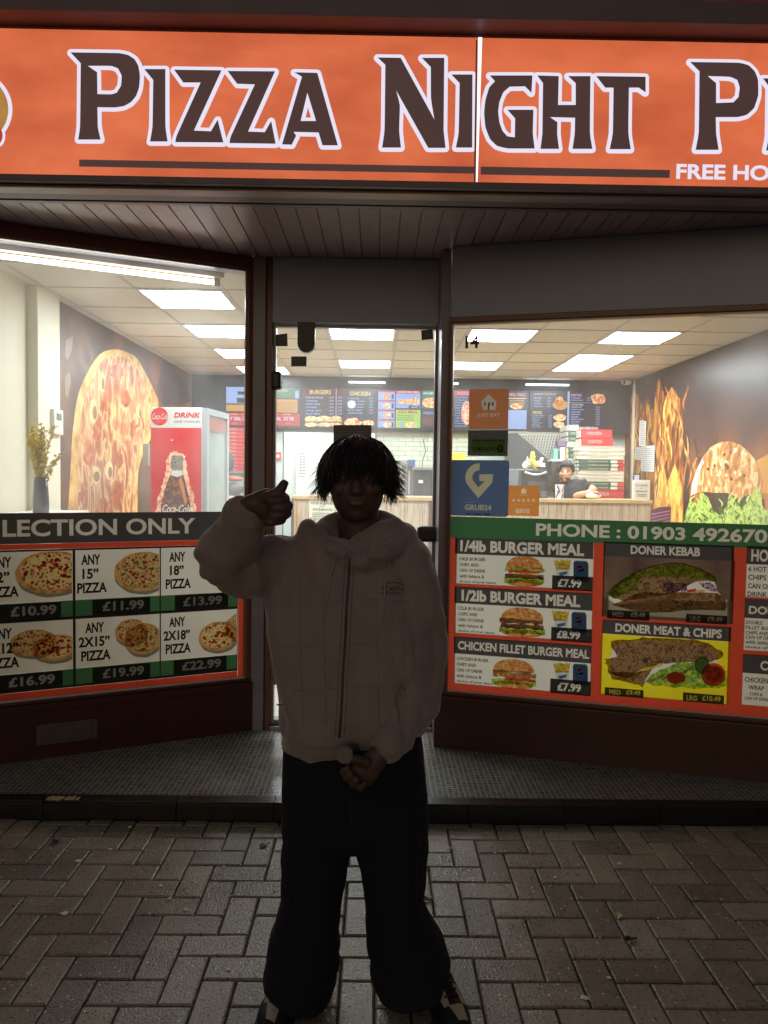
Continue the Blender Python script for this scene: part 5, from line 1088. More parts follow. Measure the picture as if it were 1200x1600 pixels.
# --- white tiled wall behind the counter, each tile a part
TW = mat('wall_tile_cream', (206, 212, 190), .2, .05, 5, rnd=.04)
xa, xb = hitY(588, 700, 10.35).x, hitY(745, 700, 10.35).x; za_, zb_ = hitY(640, 770, 10.35).z, bz0
tw = tag(box('tiled_splashback', xa, xb, 10.37, YB-.003, 1.0, zb_, mat('grout', (150, 152, 140), .8)), 'cream brick-shaped wall tiles behind the counter beside the ovens', 'tiled wall')
th, twd = .066, .2; z = zb_-.003; row = 0; tmesh = {}
while z-th > 1.3:
    x = xa+.002-(twd/2 if row % 2 else 0)
    while x < xb-.01:
        a, b_ = max(x, xa+.002), min(x+twd-.004, xb)
        if b_-a > .02:
            key = round(b_-a, 3)
            if key not in tmesh:
                w = (b_-a)/2; hh = th/2-.002; vs = [(-w, 0, -hh), (w, 0, -hh), (w, 0, hh), (-w, 0, hh), (-w+.003, -.006, -hh+.003), (w-.003, -.006, -hh+.003), (w-.003, -.006, hh-.003), (-w+.003, -.006, hh-.003)]
                me = bpy.data.meshes.new('wall_tile'); me.from_pydata(vs, [], [(4, 5, 6, 7), (0, 1, 5, 4), (1, 2, 6, 5), (2, 3, 7, 6), (3, 0, 4, 7)]); me.materials.append(TW); tmesh[key] = me
            o = bpy.data.objects.new('wall_tile', tmesh[key]); COL.objects.link(o); o.parent = tw; o.location = ((a+b_)/2, 10.37, z-th/2)
        x += twd
    z -= th; row += 1
def Y(px, py, y): return hitY(px, py, y)
def slab(name, x0, x1, yt, yb, y0, y1, m, par=None, bevel=.004, x_ref=None):
    a = Y(x0, yt, y0); b_ = Y(x1, yt, y0); c = Y((x0+x1)/2, yb, y0); ztop = Y((x0+x1)/2, yt, y0).z
    return box(name, a.x, b_.x, y0, y1, c.z, ztop, m, par, bevel=bevel)
# white door and cabinet at the back left
WHT = mat('white_enamel', (214, 222, 218), .35, .04, 3)
o = slab('back_door', 405, 442, 674, 850, 10.33, 10.38, WHT); tag(o, 'pale narrow door at the back, left of the wall cabinet', 'door')
cb = thing('wall_cabinet', tuple(Y(500, 770, 9.9)), 'pale grey-green cold room door panel with a paper list, behind the counter', 'cabinet')
slab('cabinet_body', 444, 586, 676, 860, 10.02, 10.36, mat('cabinet_green_grey', (198, 208, 200), .4, .04), cb)
slab('cabinet_door', 463, 530, 697, 860, 9.98, 10.018, WHT, cb)
pp = slab('paper_list', 466, 478, 704, 744, 9.972, 9.979, mat('paper', (232, 234, 228), .7, .03), cb, bevel=0)
BB = Board((0, 9.97, 0), (1, 0, 0), (0, -1, 0))
sub('list_print', mat('print_grey', (140, 146, 150), .7), lambda mb: [BB.rect(mb, BB.R(467.5, 472, 707+q*4.5, 709.5+q*4.5), 1) for q in range(8)] + [BB.rect(mb, BB.R(473, 477, 707+q*4.5, 709.5+q*4.5), 1) for q in range(8)], pp)
o = slab('fire_sign', 429.5, 439, 706.5, 718.5, 10.31, 10.328, mat('sign_red_orange', (206, 80, 50), .4, .05), bevel=0); tag(o, 'small square red sign on the white back door', 'sign')
sub('sign_mark', mat('sign_mark_white', (236, 220, 210), .5), lambda mb: (lambda q: q.ell(mb, q.uv(434.3, 712.5), .024, .024, 1, n=12))(Board((0, 10.308, 0), (1, 0, 0), (0, -1, 0))), o)
# --- counter
YCN = 8.6
OAK = ramp_mat('oak_plank', [(.3, (160, 138, 110)), (.5, (196, 176, 148)), (.7, (214, 198, 172))], 'noise', 5, rough=.5, stretch=(9, 9, .7), detail=5, distort=.4)
OAKT = ramp_mat('oak_worktop', [(.3, (186, 150, 100)), (.6, (216, 184, 134))], 'noise', 6, rough=.35, stretch=(1, 9, 9))
OAKE = mat('oak_edge_orange', (206, 160, 96), .45, .1, 12)
ZCT = 1.385
cn_ = thing('counter', (1.1, YCN, ZF), 'long wooden serving counter with vertical planks and pale oak top', 'counter')
cx0, cx1 = Y(457, 775, YCN).x, Y(1017, 783, YCN).x
box('worktop', cx0-.01, cx1+.01, YCN-.03, YCN+.62, ZCT-.04, ZCT, OAKT, cn_, bevel=.004)
box('counter_carcass', cx0+.01, cx1-.005, YCN+.02, YCN+.58, ZF, ZCT-.042, mat('carcass_brown', (120, 96, 70), .6), cn_)
x = cx0; k = 0
while x < cx1-.05:
    w = min(.205, cx1-x); 
    if k == 0: box('end_post', x, x+.05, YCN-.006, YCN+.02, ZF, ZCT-.042, OAKE, cn_, bevel=.002); x += .05; k = 1; continue
    box('plank', x+.002, x+w-.002, YCN, YCN+.02, ZF, ZCT-.042, OAK, cn_, bevel=.002); x += w
kx0, kx1 = Y(670, 780, YCN).x, Y(683, 780, YCN).x
box('mahogany_panel', kx0, kx1, YCN-.012, YCN-.001, ZF, ZCT-.0, mat('mahogany', (104, 54, 34), .4, .2, 8), cn_, bevel=.002)
c2 = thing('counter', (-1.6, YCN, ZF), 'short section of planked wooden counter on the left beside the drinks cooler', 'counter')
lx0, lx1 = Y(330, 778, YCN).x, Y(418, 778, YCN).x; zt2 = Y(370, 777, YCN).z
box('worktop', lx0-.4, lx1, YCN-.03, YCN+.6, zt2-.035, zt2, OAKT, c2, bevel=.004)
x = lx0-.4
while x < lx1-.05: w = min(.2, lx1-x); box('plank', x+.002, x+w-.002, YCN, YCN+.02, ZF, zt2-.037, OAK, c2, bevel=.002); x += w
box('counter_carcass', lx0-.39, lx1-.01, YCN+.022, YCN+.56, ZF, zt2-.037, _m['carcass_brown'], c2)
# notice on the counter front and small orange card
nt_ = slab('allergy_notice', 483, 522, 780, 809, YCN-.006, YCN-.001, mat('notice_cream', (232, 230, 206), .6, .03), None, bevel=0); tag(nt_, 'cream food allergy notice stuck to the counter front left of the persons head', 'notice')
NB = Board((0, YCN-.008, 0), (1, 0, 0), (0, -1, 0))
def nprint(mb):
    NB.T(mb, 'FOOD ALLERGIES', 486, 520, 784, 788, 1, bold=.03); NB.T(mb, 'AND', 499, 507, 790, 792.5, 1); NB.T(mb, 'INTOLERANCES', 489, 519, 794, 798, 1, bold=.03)
    for q in range(3): NB.rect(mb, NB.R(488, 516-q*3, 801+q*2.6, 802+q*2.6), 1)
sub('notice_print', mat('print_green_grey', (96, 110, 90), .6), nprint, nt_)
o = slab('orange_card', 446, 454, 780, 799, 8.3, 8.31, mat('card_orange', (226, 120, 60), .5, .05), None, bevel=0); tag(o, 'small orange card with white letters behind the raised fist', 'card')
sub('card_print', mat('card_white', (240, 226, 210), .5), lambda mb: (lambda q: (q.ell(mb, q.uv(450, 784), .016, .016, 1, n=10), q.T(mb, 'A', 448, 452, 788, 792, 1), q.T(mb, 'G', 448, 452, 793, 797, 1)))(Board((0, 8.298, 0), (1, 0, 0), (0, -1, 0))), o)
o = slab('grey_post', 455, 459, 778, 860, 8.42, 8.46, mat('grey_metal', (104, 108, 112), .4, .05, metal=.5)); tag(o, 'thin grey metal post at the left end of the counter', 'post')
# --- drinks cooler, turned a little
ang = math.radians(-12); FD = 6.7
fc = Y(318, 700, FD); 
def fF(v): # x along front to the left negative, y back
    ca, sa = math.cos(-ang*0+math.radians(8)), math.sin(math.radians(8))
    return Vector((fc.x+v.x*ca-v.y*sa*.2, FD+v.x*-sa*-1+v.y*ca, v.z))
wf = (fc.x-Y(232, 700, FD+.0).x)/math.cos(math.radians(8)); ztf = Y(318, 636.5, FD).z
def fF(v):
    a = math.radians(7); X_ = Vector((math.cos(a), math.sin(a)*-1, 0)); Y_ = Vector((math.sin(a), math.cos(a), 0)); p = X_*v.x + Y_*v.y
    return Vector((fc.x+p.x, FD+p.y, v.z))
WHC = mat('cooler_white', (226, 226, 224), .3, .02)
fr = thing('drinks_cooler', (fc.x, FD, ZF), 'tall red Coca-Cola drinks cooler with bottle picture and glass side door', 'drinks cooler')
fr['label'] = 'tall red and white drinks cooler with a glowing cola bottle picture and glass door'
dpt = .62
sub('cooler_body', WHC, lambda mb: mb.box(-wf, -.012, 0, dpt, ZF, ztf, 0, fF), fr, bevel=.012)
sub('door_frame', mat('cooler_grey', (176, 182, 186), .3, .03), lambda mb: (mb.box(-.011, .03, .0, .07, ZF+.1, ztf-.004, 0, fF), mb.box(-.011, .03, dpt-.05, dpt, ZF+.1, ztf-.004, 0, fF), mb.box(-.011, .03, .07, dpt-.05, ztf-.06, ztf-.004, 0, fF), mb.box(-.011, .03, .07, dpt-.05, ZF+.1, ZF+.8, 0, fF)), fr)
sub('door_glass', mat('cooler_glass_grey', (158, 170, 164), .12, .25, 6), lambda mb: mb.box(-.011, .012, .07, dpt-.05, ZF+.8, ztf-.06, 0, fF), fr)
sub('door_header', mat('cooler_header_red', (176, 120, 112), .3), lambda mb: mb.box(.012, .018, .075, dpt-.06, ztf-.2, ztf-.08, 0, fF), fr)
FB = Board(fF(Vector((0, -.001, 0))), fF(Vector((1, 0, 0)))-fF(Vector((0, 0, 0))), (fF(Vector((0, -1, 0)))-fF(Vector((0, 0, 0))))); FB.step = .0009
CR = mat('cooler_red', (226, 34, 40), .3, .03); CW = mat('cooler_print_white', (240, 238, 232), .3)
HALO = ramp_mat('halo_print', [(.3, (226, 90, 70)), (.5, (250, 190, 150)), (.7, (255, 236, 214))], 'noise', 40, rough=.3, emit=.15); GLSB = ramp_mat('bottle_print', [(.3, (44, 20, 16)), (.5, (110, 50, 30)), (.64, (190, 100, 50))], 'noise', 26, rough=.3); CAPG = ramp_mat('bottle_neck_print', [(.35, (70, 60, 56)), (.5, (170, 165, 160)), (.65, (120, 90, 70))], 'noise', 40, rough=.3)
def F4(x, y): return FB.uv(x/2.857, 560+y/2.857)
def cooler(mb):
    u0, u1 = -wf+.006, -.018
    def rr(y0, y1, k, mi): FB.rect(mb, (u0, u1, F4(790, y1)[1], F4(790, y0)[1]), k, mi)
    rr(310, 1100, 2, 0)
    FB.ell(mb, F4(712, 259), .08, .08, 2, 0, n=32); FB.fit(mb, 'Coca-Cola', (F4(677, 260)[0], F4(748, 260)[0], F4(712, 272)[1], F4(712, 246)[1]), 4, 1, shear=.25)
    FB.fit(mb, 'DRINK', (F4(777, 255)[0], F4(893, 255)[0], F4(840, 264)[1], F4(840, 241)[1]), 4, 0, bold=.03, shear=.25); FB.fit(mb, 'ICE COLD', (F4(780, 281)[0], F4(892, 281)[0], F4(840, 286)[1], F4(840, 277)[1]), 4, 4, bold=.01)
    def P(pts, k, mi): FB.poly(mb, [F4(*p) for p in pts], k, mi)
    out = [(752, 425), (785, 414), (822, 428), (836, 460), (835, 500), (852, 560), (868, 620), (878, 700), (690, 700), (702, 640), (722, 570), (742, 510), (744, 460)]
    jit = []
    for i in range(len(out)):
        a, b_ = out[i], out[(i+1) % len(out)]
        for j in range(5): f = j/5; jit.append((a[0]+(b_[0]-a[0])*f+random.uniform(-6, 6), a[1]+(b_[1]-a[1])*f+random.uniform(-6, 6)))
    P(jit, 3, 2)
    P([(765, 445), (770, 434), (810, 434), (818, 446), (818, 480), (812, 500), (770, 500), (762, 480)], 5, 4)
    P([(768, 500), (814, 500), (830, 560), (850, 640), (854, 760), (716, 760), (722, 640), (745, 560)], 5, 3)
    P([(770, 500), (812, 500), (818, 520), (790, 530), (762, 520)], 6, 1); P([(806, 520), (820, 560), (836, 640), (828, 660), (812, 600), (800, 550)], 6, 5)
    FB.fit(mb, 'Coca-Cola', (F4(722, 670)[0], F4(850, 670)[0], F4(790, 690)[1], F4(790, 652)[1]), 7, 1, bold=.02, shear=.25)
    FB.ell(mb, F4(768, 365), .012, .005, 4, 1, n=10)
sub('side_graphic', [CR, CW, HALO, GLSB, CAPG, mat('bottle_glint', (226, 140, 70), .3)], cooler, fr)
o = slab('wall_box', 223, 232, 693, 728, 7.7, 7.75, mat('grey_frame', (150, 146, 136), .4)); tag(o, 'small grey framed box on the wall, half behind the drinks cooler', 'wall box')
# --- shelf, vase and flowers, thermostat on the left
zsh = Y(100, 797, 5.5).z
a = Y(131, 797, 5.4)
tag(box('window_shelf', XL+.05, a.x, 4.2, 5.5, zsh-.03, zsh, mat('shelf_white', (240, 238, 226), .4, .02), None, bevel=.004), 'white shelf on the left wall holding the vase', 'shelf')
vc = Y(64, 797, 5.0); vc.z = zsh
vr = (Y(76, 770, 5.0).x-Y(52, 770, 5.0).x)/2; vh = Y(64, 746, 5.0).z-zsh
sub2 = sub('vase', mat('vase_grey_glaze', (88, 86, 92), .25, .15, 12), lambda mb: mb.add(*ring_tube([vc+Vector((0, 0, h)) for h in (0, .002, vh*.3, vh*.7, vh, vh*.98, vh*.6)], [vr*.9, vr*1.0, vr*1.02, vr*.9, vr*.82, vr*.72, vr*.68], n=20)), smooth=True)
tag(sub2, 'dark grey glazed vase on the white shelf by the left wall', 'vase')
FLY = mat('flower_yellow', (250, 222, 14), .5, .15, 60); STM = mat('stem_olive', (150, 140, 40), .6, .2, 40)
fl = thing('flower_bunch', (vc.x, vc.y, zsh+vh*.6), 'spray of small yellow flowers on tall twigs standing in the grey vase', 'flowers')
random.seed(11); mbs = MB(); mbf = MB()
for q in range(15):
    a = random.uniform(0, 6.28); lean = random.uniform(.01, .085); H_ = random.uniform(.14, .36)
    if q == 0: a, lean, H_ = 0, .13, .16
    if q == 1: a, lean, H_ = .3, .08, .34
    pts = []
    for i in range(7): f = i/6; pts.append(Vector((vc.x+lean*math.cos(a)*f**1.3+.004*math.sin(7*f+q), vc.y+lean*math.sin(a)*f, zsh+vh*.6+(vh*.4+H_)*f)))
    mbs.add(*ring_tube(pts, [.0022]*7, n=4))
    for i in range(85):
        f = random.uniform(.25, 1); k = min(5, int(f*6)); p = pts[k].lerp(pts[k+1], f*6-k) + Vector([random.gauss(0, .009) for _ in range(3)])
        s_ = random.uniform(.009, .017); R_ = Matrix.Rotation(random.random()*6, 3, Vector((random.random(), random.random(), random.random()+.1)).normalized())
        for w in range(2): mbf.add([p+R_ @ Vector(v)*s_ for v in ((-1, 0, 0), (0, -.5, .2*w), (1, 0, 0), (0, .5, .3))] if w == 0 else [p+R_ @ Vector(v)*s_ for v in ((0, 0, -1), (.4, 0, 0), (0, 0, 1), (-.4, .1, 0))], [(0, 1, 2, 3)])
mbs.build('twigs', STM, fl)['kind'] = 'stuff'; mbf.build('petals', FLY, fl)['kind'] = 'stuff'
pf = XL+.045
a = hitX(83, 660, pf+.02); b_ = hitX(97, 660, pf+.02); z1 = hitX(90, 640, pf+.02).z; z0 = hitX(90, 679, pf+.02).z
t = thing('door_entry_unit', (pf, (a.y+b_.y)/2, z0), 'white intercom unit mounted on the cream pillar', 'intercom')
box('unit_case', pf, pf+.03, a.y, b_.y, z0, z1, mat('unit_white', (226, 224, 210), .4), t, bevel=.004); box('unit_display', pf+.0305, pf+.034, a.y+.04, b_.y-.04, z1-.08, z1-.03, mat('unit_grey', (120, 124, 126), .3), t)
# --- pizza box stacks
BX = {'red': mat('box_red', (196, 60, 62), .55, .06, 8), 'green': mat('box_green', (62, 96, 72), .55, .06, 8), 'white': mat('box_white', (206, 200, 184), .6, .05, 8)}
BTX = mat('box_print_pale', (216, 196, 188), .6)
bxn = 0
def pizza_box(xl, xr, yt, yb, yy, colr, lab, rot=0, depth=.46, half=False):
    a = Y(xl, yt, yy); b_ = Y(xr, yt, yy); zt_ = Y((xl+xr)/2, yt, yy).z; zb_2 = Y((xl+xr)/2, yb, yy).z; h = zt_-zb_2
    t = thing('pizza_box', ((a.x+b_.x)/2, yy, zb_2), lab, 'pizza box', 'stacked pizza boxes')
    c = Vector(((a.x+b_.x)/2, yy+depth/2, 0)); Rz = Matrix.Rotation(rot, 3, 'Z'); fr2 = lambda v: c + Rz @ Vector((v.x, v.y, 0)) + Vector((0, 0, v.z)); w = (b_.x-a.x)/2; d = depth/2
    sub('box_tray', BX[colr], lambda mb: mb.box(-w, w, -d, d, zb_2+.001, zt_-.008, 0, fr2), t, bevel=.0025)
    sub('box_lid', BX[colr], lambda mb: mb.box(-w-.003, w+.003, -d-.004, d, zt_-.0075, zt_-.001, 0, fr2), t)
    if half: sub('end_flap', [BX['white'], BX['red']], lambda mb: (mb.box(w*.42, w*.72, -d-.008, -d-.0045, zb_2+.003, zt_-.009, 0, fr2), mb.box(w*.73, w*1.0, -d-.0075, -d-.0045, zb_2+.003, zt_-.009, 1, fr2)), t)
    bd = Board(fr2(Vector((0, -d-.005, 0))), Rz @ Vector((1, 0, 0)), Rz @ Vector((0, -1, 0)))
    sub('box_print', BTX if colr != 'white' else mat('box_print_dark', (150, 130, 118), .6), lambda mb: bd.fit(mb, 'PIZZA PIZZA', (-w*.6, w*.3, zb_2+h*.35, zb_2+h*.68), 1, res=1), t)
    # notched corrugated side
    sub('side_tabs', BX['white'], lambda mb: [mb.box(-w-.012, -w-.0005, -d+.03+q*.11, -d+.10+q*.11, zb_2+.004, zt_-.012, 0, fr2) for q in range(4)], t)
R9 = 9.35
seq = [('red', 671, 684, 909, 957, 0), ('red', 684, 697, 909, 958, 0), ('white', 697, 704.5, 905, 976, 0), ('white', 704.5, 711, 905.5, 976.5, 0), ('white', 711, 718, 905, 975, 0), ('green', 718, 724, 906, 974, 1), ('green', 724, 729.5, 906, 975, 1), ('green', 729.5, 735.5, 905, 974, 1), ('white', 735.5, 741, 906, 975, 0), ('white', 741, 746.5, 905, 975.5, 0), ('white', 746.5, 752.5, 905.5, 975, 0), ('green', 752.5, 759, 905, 974, 1), ('green', 759, 765, 905, 974, 1), ('red', 765, 779, 910, 974, 0)]
cnt = {}; tot = {}
for s_ in seq: tot[s_[0]] = tot.get(s_[0], 0)+1
ordn = ['topmost', 'second', 'third', 'fourth', 'fifth', 'sixth', 'seventh']
for (colr, yt, yb, xl, xr, hf) in seq:
    cnt[colr] = cnt.get(colr, 0)+1
    pizza_box(xl, xr, yt, yb, R9, colr, '%s pizza box, %s %s one down in the wide stack right of the cashier' % (colr, ordn[cnt[colr]-1], colr), rot=random.uniform(-.02, .02), half=bool(hf))
yt = 664
for q in range(13):
    pizza_box(889, 904, yt, yt+8.7, R9+.25, 'green' if q % 3 else 'white', 'pizza box edge, %s from the top of the narrow stack beside the cashier' % ['first', 'second', 'third', 'fourth', 'fifth', 'sixth', 'seventh', 'eighth', 'ninth', 'tenth', 'eleventh', 'twelfth', 'thirteenth'][q], depth=.4); yt += 8.7
yt = 668
for q in range(12):
    pizza_box(347, 382, yt, yt+5.7, 9.4, 'red', 'red pizza box, %s from the top of the left stack beside the cooler' % ['first', 'second', 'third', 'fourth', 'fifth', 'sixth', 'seventh', 'eighth', 'ninth', 'tenth', 'eleventh', 'twelfth'][q], rot=.0, half=False); yt += 5.72
tag(slab('green_crate', 345, 382, 738, 746, 9.3, 9.6, BX['green']), 'green flat tray under the left stack of red pizza boxes', 'tray')
def soft(name, mats, c, r, rot=None, seed=0, am=.25, par=None, n=16, m=12):
    vs, fs = ellipsoid((0, 0, 0), r, n, m, rot); out = []
    for v in vs: k = 1+am*noise.noise(Vector(v)*(9 if n > 10 else 24)+Vector((seed, 0, 0))); out.append(Vector(c)+v*k)
    return sub(name, mats, lambda mb: mb.add(out, fs), par, smooth=n > 10)
tag(soft('warming_bag', mat('bag_dark_grey', (74, 74, 76), .6, .2, 10), Y(362, 764, 9.2), (.14, .12, .075), seed=2), 'dark grey delivery bag lying on the left counter', 'bag')
tag(soft('warming_bag', mat('bag_red_orange', (186, 92, 70), .6, .3, 10), Y(362, 748, 9.25), (.13, .1, .035), seed=5), 'folded red orange delivery bag on top of the grey one', 'bag')
# someone's dark sleeve beside the red boxes
tag(soft('hanging_jacket', mat('jacket_black', (44, 44, 48), .7, .2, 12), Y(352, 722, 9.0), (.1, .1, .14), seed=8), 'dark jacket hanging beside the cooler in front of red boxes', 'jacket')
# left counter cup stack
t = thing('cup_stack', tuple(Y(388, 776, 9.0)), 'tall stack of white paper cups with red trim beside the left window post', 'cups')
for q in range(7):
    zq = Y(386, 776, 9.0).z+q*.033; cc = Y(386, 770, 9.0); sub('cup', [mat('cup_white', (226, 218, 208), .5), BX['red']], lambda mb: (mb.add(*ring_tube([(cc.x, cc.y, zq), (cc.x, cc.y, zq+.02)], [.032, .037], n=12)), mb.add(*ring_tube([(cc.x, cc.y, zq+.0205), (cc.x, cc.y, zq+.03)], [.038, .04], n=12), 1)), t, smooth=False)
# --- extractor hood, mesh panel and oven on the right, coffee/steel unit in the middle
STL = mat('brushed_steel', (150, 154, 156), .35, .1, 6, metal=.6); DKM = mat('dark_hood', (62, 64, 68), .5, .2, 5)
t = thing('extractor_hood', tuple(Y(820, 700, 9.9)), 'dark sloping extractor hood with diamond mesh filter behind the cashier', 'extractor hood')
yk = 9.85
pts = [(795, 677), (808, 676), (862, 722), (862, 742), (795, 742)]
q0 = [Y(*p, yk) for p in pts]; q1 = [Y(*p, yk)+Vector((0, .3, 0)) for p in pts]; n = len(pts)
sub('hood_panel', DKM, lambda mb: mb.add(q0+q1, [tuple(range(n)), tuple(range(2*n-1, n-1, -1))]+[(i, (i+1) % n, n+(i+1) % n, n+i) for i in range(n)]), t, bevel=.006)
slab('wall_panel', 790, 888, 674, 760, 10.2, 10.3, mat('warm_grey_panel', (150, 140, 128), .4, .15, 4, metal=.2), t)
def meshf(mb):
    for q in range(17):
        a = Y(808+q*4.4, 678, 10.18); b_ = Y(808+q*4.4+34, 722, 10.18); b_ = b_ if b_.x < Y(884, 700, 10.18).x else a.lerp(b_, max(.05, (Y(884, 700, 10.18).x-a.x)/(b_.x-a.x)))
        mb.add(*ring_tube([a, b_], [.006]*2, n=4)); a = Y(812+q*4.4, 678, 10.172); b_ = Y(812+q*4.4-10, 722, 10.172); mb.add(*ring_tube([a, b_], [.006]*2, n=4))
sub('mesh_filter', mat('mesh_white', (206, 206, 196), .4, .05), meshf, t)['kind'] = 'stuff'
o = slab('oven', 795, 840, 733, 778, 9.75, 10.15, STL); tag(o, 'brushed steel oven block behind the till', 'oven')
t = thing('wall_shelf', tuple(Y(870, 718, 9.7)), 'small white wall shelf holding cartons above the cashier', 'shelf')
slab('shelf_board', 862, 892, 718, 721, 9.6, 9.85, WHT, t)
for (x0, x1, yt, yb, c, lab) in [(865, 872, 701, 717.5, (120, 170, 160), 'teal'), (876, 883, 699, 717.5, (226, 222, 214), 'white'), (884, 890, 698, 717.5, (206, 150, 90), 'orange'), (872, 893, 688, 698, (112, 96, 124), 'purple')]:
    o = slab('carton', x0, x1, yt, yb, 9.66, 9.8, mat('carton_'+lab, c, .5, .1)); tag(o, '%s carton on the little shelf above the cashier' % lab, 'carton')
# kitchen units behind the person's head
t = thing('grill_machine', tuple(Y(640, 775, 9.6)), 'steel catering machine with a column of four round dials right of the hair', 'catering machine')
slab('machine_body', 608, 648, 720, 775, 9.6, 9.95, STL, t); slab('control_panel', 626, 637, 722, 773, 9.585, 9.598, mat('panel_light_steel', (176, 178, 176), .3, .05, metal=.4), t)
for q, yy in enumerate((731.5, 744, 753.5, 766)): c = Y(630.5, yy, 9.575); sub('dial', BLK, lambda mb: mb.add(*ring_tube([c, c+Vector((0, -.02, 0))], [.027, .024], n=14, ref=Vector((0, 0, 1)))), t); sub('dial_mark', STL, lambda mb: mb.add(*ring_tube([c+Vector((0, -.0205, 0)), c+Vector((0, -.023, 0))], [.013, .012], n=10, ref=Vector((0, 0, 1)))), t)
slab('bright_strip', 638.5, 641, 736, 773, 9.575, 9.582, mat('chrome', (226, 226, 226), .2, 0, metal=.3), t)
o = slab('blue_tub', 637, 649, 718, 729, 9.5, 9.6, mat('tub_blue', (60, 84, 132), .4, .1), bevel=.01); tag(o, 'small blue plastic tub standing on the steel machine', 'tub')
t = thing('glass_cabinet', tuple(Y(665, 775, 9.4)), 'black countertop heated cabinet beside the steel machine', 'heated cabinet')
slab('cabinet_body', 647, 692, 734, 775, 9.4, 9.8, mat('cabinet_black', (48, 52, 54), .3, .3, 9), t, bevel=.01); slab('cabinet_lid', 645, 694, 730, 734.5, 9.38, 9.82, STL, t); slab('label_plate', 654, 661, 750, 755, 9.392, 9.399, mat('plate_white', (206, 208, 206), .5), t, bevel=0)
sub('cable', mat('cable_grey', (110, 110, 104), .5), lambda mb: mb.add(*ring_tube([Y(665, 672, 10.3), Y(662, 690, 10.3), Y(665, 705, 10.3), Y(660, 722, 10.2), Y(661, 732, 9.7)], [.007]*5, n=6)), t, smooth=True)
o = slab('yellow_tray', 704, 728, 708, 720, 9.9, 10.1, mat('tray_yellow', (232, 204, 70), .4, .05)); tag(o, 'yellow tray seen just left of the hygiene sticker', 'tray')
# till, bags, can, papers, frames
t = thing('till', tuple(Y(835, 779, 8.9)), 'black till screen on the counter left of the cashier', 'till')
slab('till_case', 815, 857, 735, 779, 8.85, 9.05, BLK, t, bevel=.012)
def arc(mb):
    n = 10; pts = []
    for i in range(n+1): f = i/n; pts.append(Y(820+38*f*.9, 737.5+4.2*math.sin(math.pi*f), 8.84))
    mb.add(*ring_tube(pts, [.012]*(n+1), [.006]*(n+1), n=6))
sub('silver_trim', mat('silver_trim', (206, 210, 216), .25, metal=.3), arc, t, smooth=True); slab('till_keys', 826, 852, 752, 770, 8.842, 8.849, mat('till_grey', (64, 66, 70), .4), t, bevel=0); slab('card_reader', 846, 855, 768, 778, 8.75, 8.83, mat('reader_grey', (90, 94, 100), .4), t)
for i, (x, y, r, m, lab) in enumerate([(824, 725, (.05, .05, .055), mat('paper_bag_white', (236, 232, 214), .6, .08, 30), 'crumpled white paper bag, left one on top of the till'), (833, 719, (.035, .035, .07), mat('paper_bag_yellow', (226, 200, 90), .6, .1, 30), 'yellow and white folded paper bag sticking up on the till'), (845, 724, (.05, .045, .05), _m['paper_bag_white'], 'crumpled white paper bag, right one on top of the till')]):
    tag(soft('paper_bag', m, Y(x, y, 8.93), r, seed=i*3+1, am=1.5, n=9, m=6), lab, 'paper bag')
c = Y(874, 779, 8.72); cz = ZCT; ch = Y(874, 757, 8.72).z-cz
t = thing('paper_cup', (c.x, c.y, cz), 'tall drink cup patterned in blue, red and white on the counter', 'cup')
sub('cup_body', [mat('cup_white2', (226, 226, 230), .4, .03)], lambda mb: mb.add(*ring_tube([(c.x, c.y, cz+.001), (c.x, c.y, cz+ch)], [.045, .052], n=18)), t)
def flag(mb):
    for q, (a0, z0_, a1, z1_, mi) in enumerate([(-150, .1, -120, .4, 0), (-120, .4, -100, .55, 0), (-75, .5, -40, .9, 0), (-140, .95, -105, .62, 0), (-80, .05, -50, .3, 0), (-95, 0, -85, 1, 1), (-70, .3, -30, .45, 1), (-150, .5, -110, .58, 1)]):
        pts = []; w = .18 if mi == 0 else .07
        for i in range(5): f = i/4; a = math.radians(a0+(a1-a0)*f); zz = cz+ch*(z0_+(z1_-z0_)*f); r_ = .0535; pts.append((a, zz, r_))
        vs = [(c.x+r_*math.cos(a), c.y+r_*math.sin(a), max(cz+.002, zz-ch*w/2)) for a, zz, r_ in pts]+[(c.x+r_*math.cos(a), c.y+r_*math.sin(a), min(cz+ch-.002, zz+ch*w/2)) for a, zz, r_ in pts]
        mb.add(vs, [(i, i+1, i+6, i+5) for i in range(4)], mi)
sub('cup_print', [mat('flag_blue', (56, 56, 140), .4), mat('flag_red', (200, 50, 60), .4)], flag, t)
tag(soft('food_parcel', mat('parcel_pale', (206, 214, 200), .6, .2, 40), Y(930, 776, 8.75)+Vector((0, 0, .01)), (.09, .05, .03), seed=4, am=.8), 'crumpled pale green and white wrapped parcel under the cashiers hand', 'parcel')
t = thing('framed_notice', tuple(Y(1002, 782, 8.8)), 'white framed food allergy notice standing on the right end of the counter', 'framed notice')
slab('frame', 988.5, 1016, 750, 781, 8.8, 8.815, mat('frame_white', (222, 222, 220), .4), t, bevel=.003); slab('paper', 992, 1013, 754, 778, 8.794, 8.799, mat('paper_pale', (206, 206, 200), .6), t, bevel=0)
def fp(mb):
    q = Board((0, 8.792, 0), (1, 0, 0), (0, -1, 0)); q.T(mb, 'Food Allergy', 994, 1011, 757, 760, 1, bold=.02, res=1); q.T(mb, 'or', 1000, 1004, 762, 764, 1, res=1); q.T(mb, 'Intolerance?', 994, 1011, 765.5, 769, 1, bold=.02, res=1)
    for k in range(2): q.rect(mb, q.R(995, 1010, 772+k*2.5, 773+k*2.5), 1)
sub('print', mat('print_dark', (60, 70, 84), .6), fp, t)
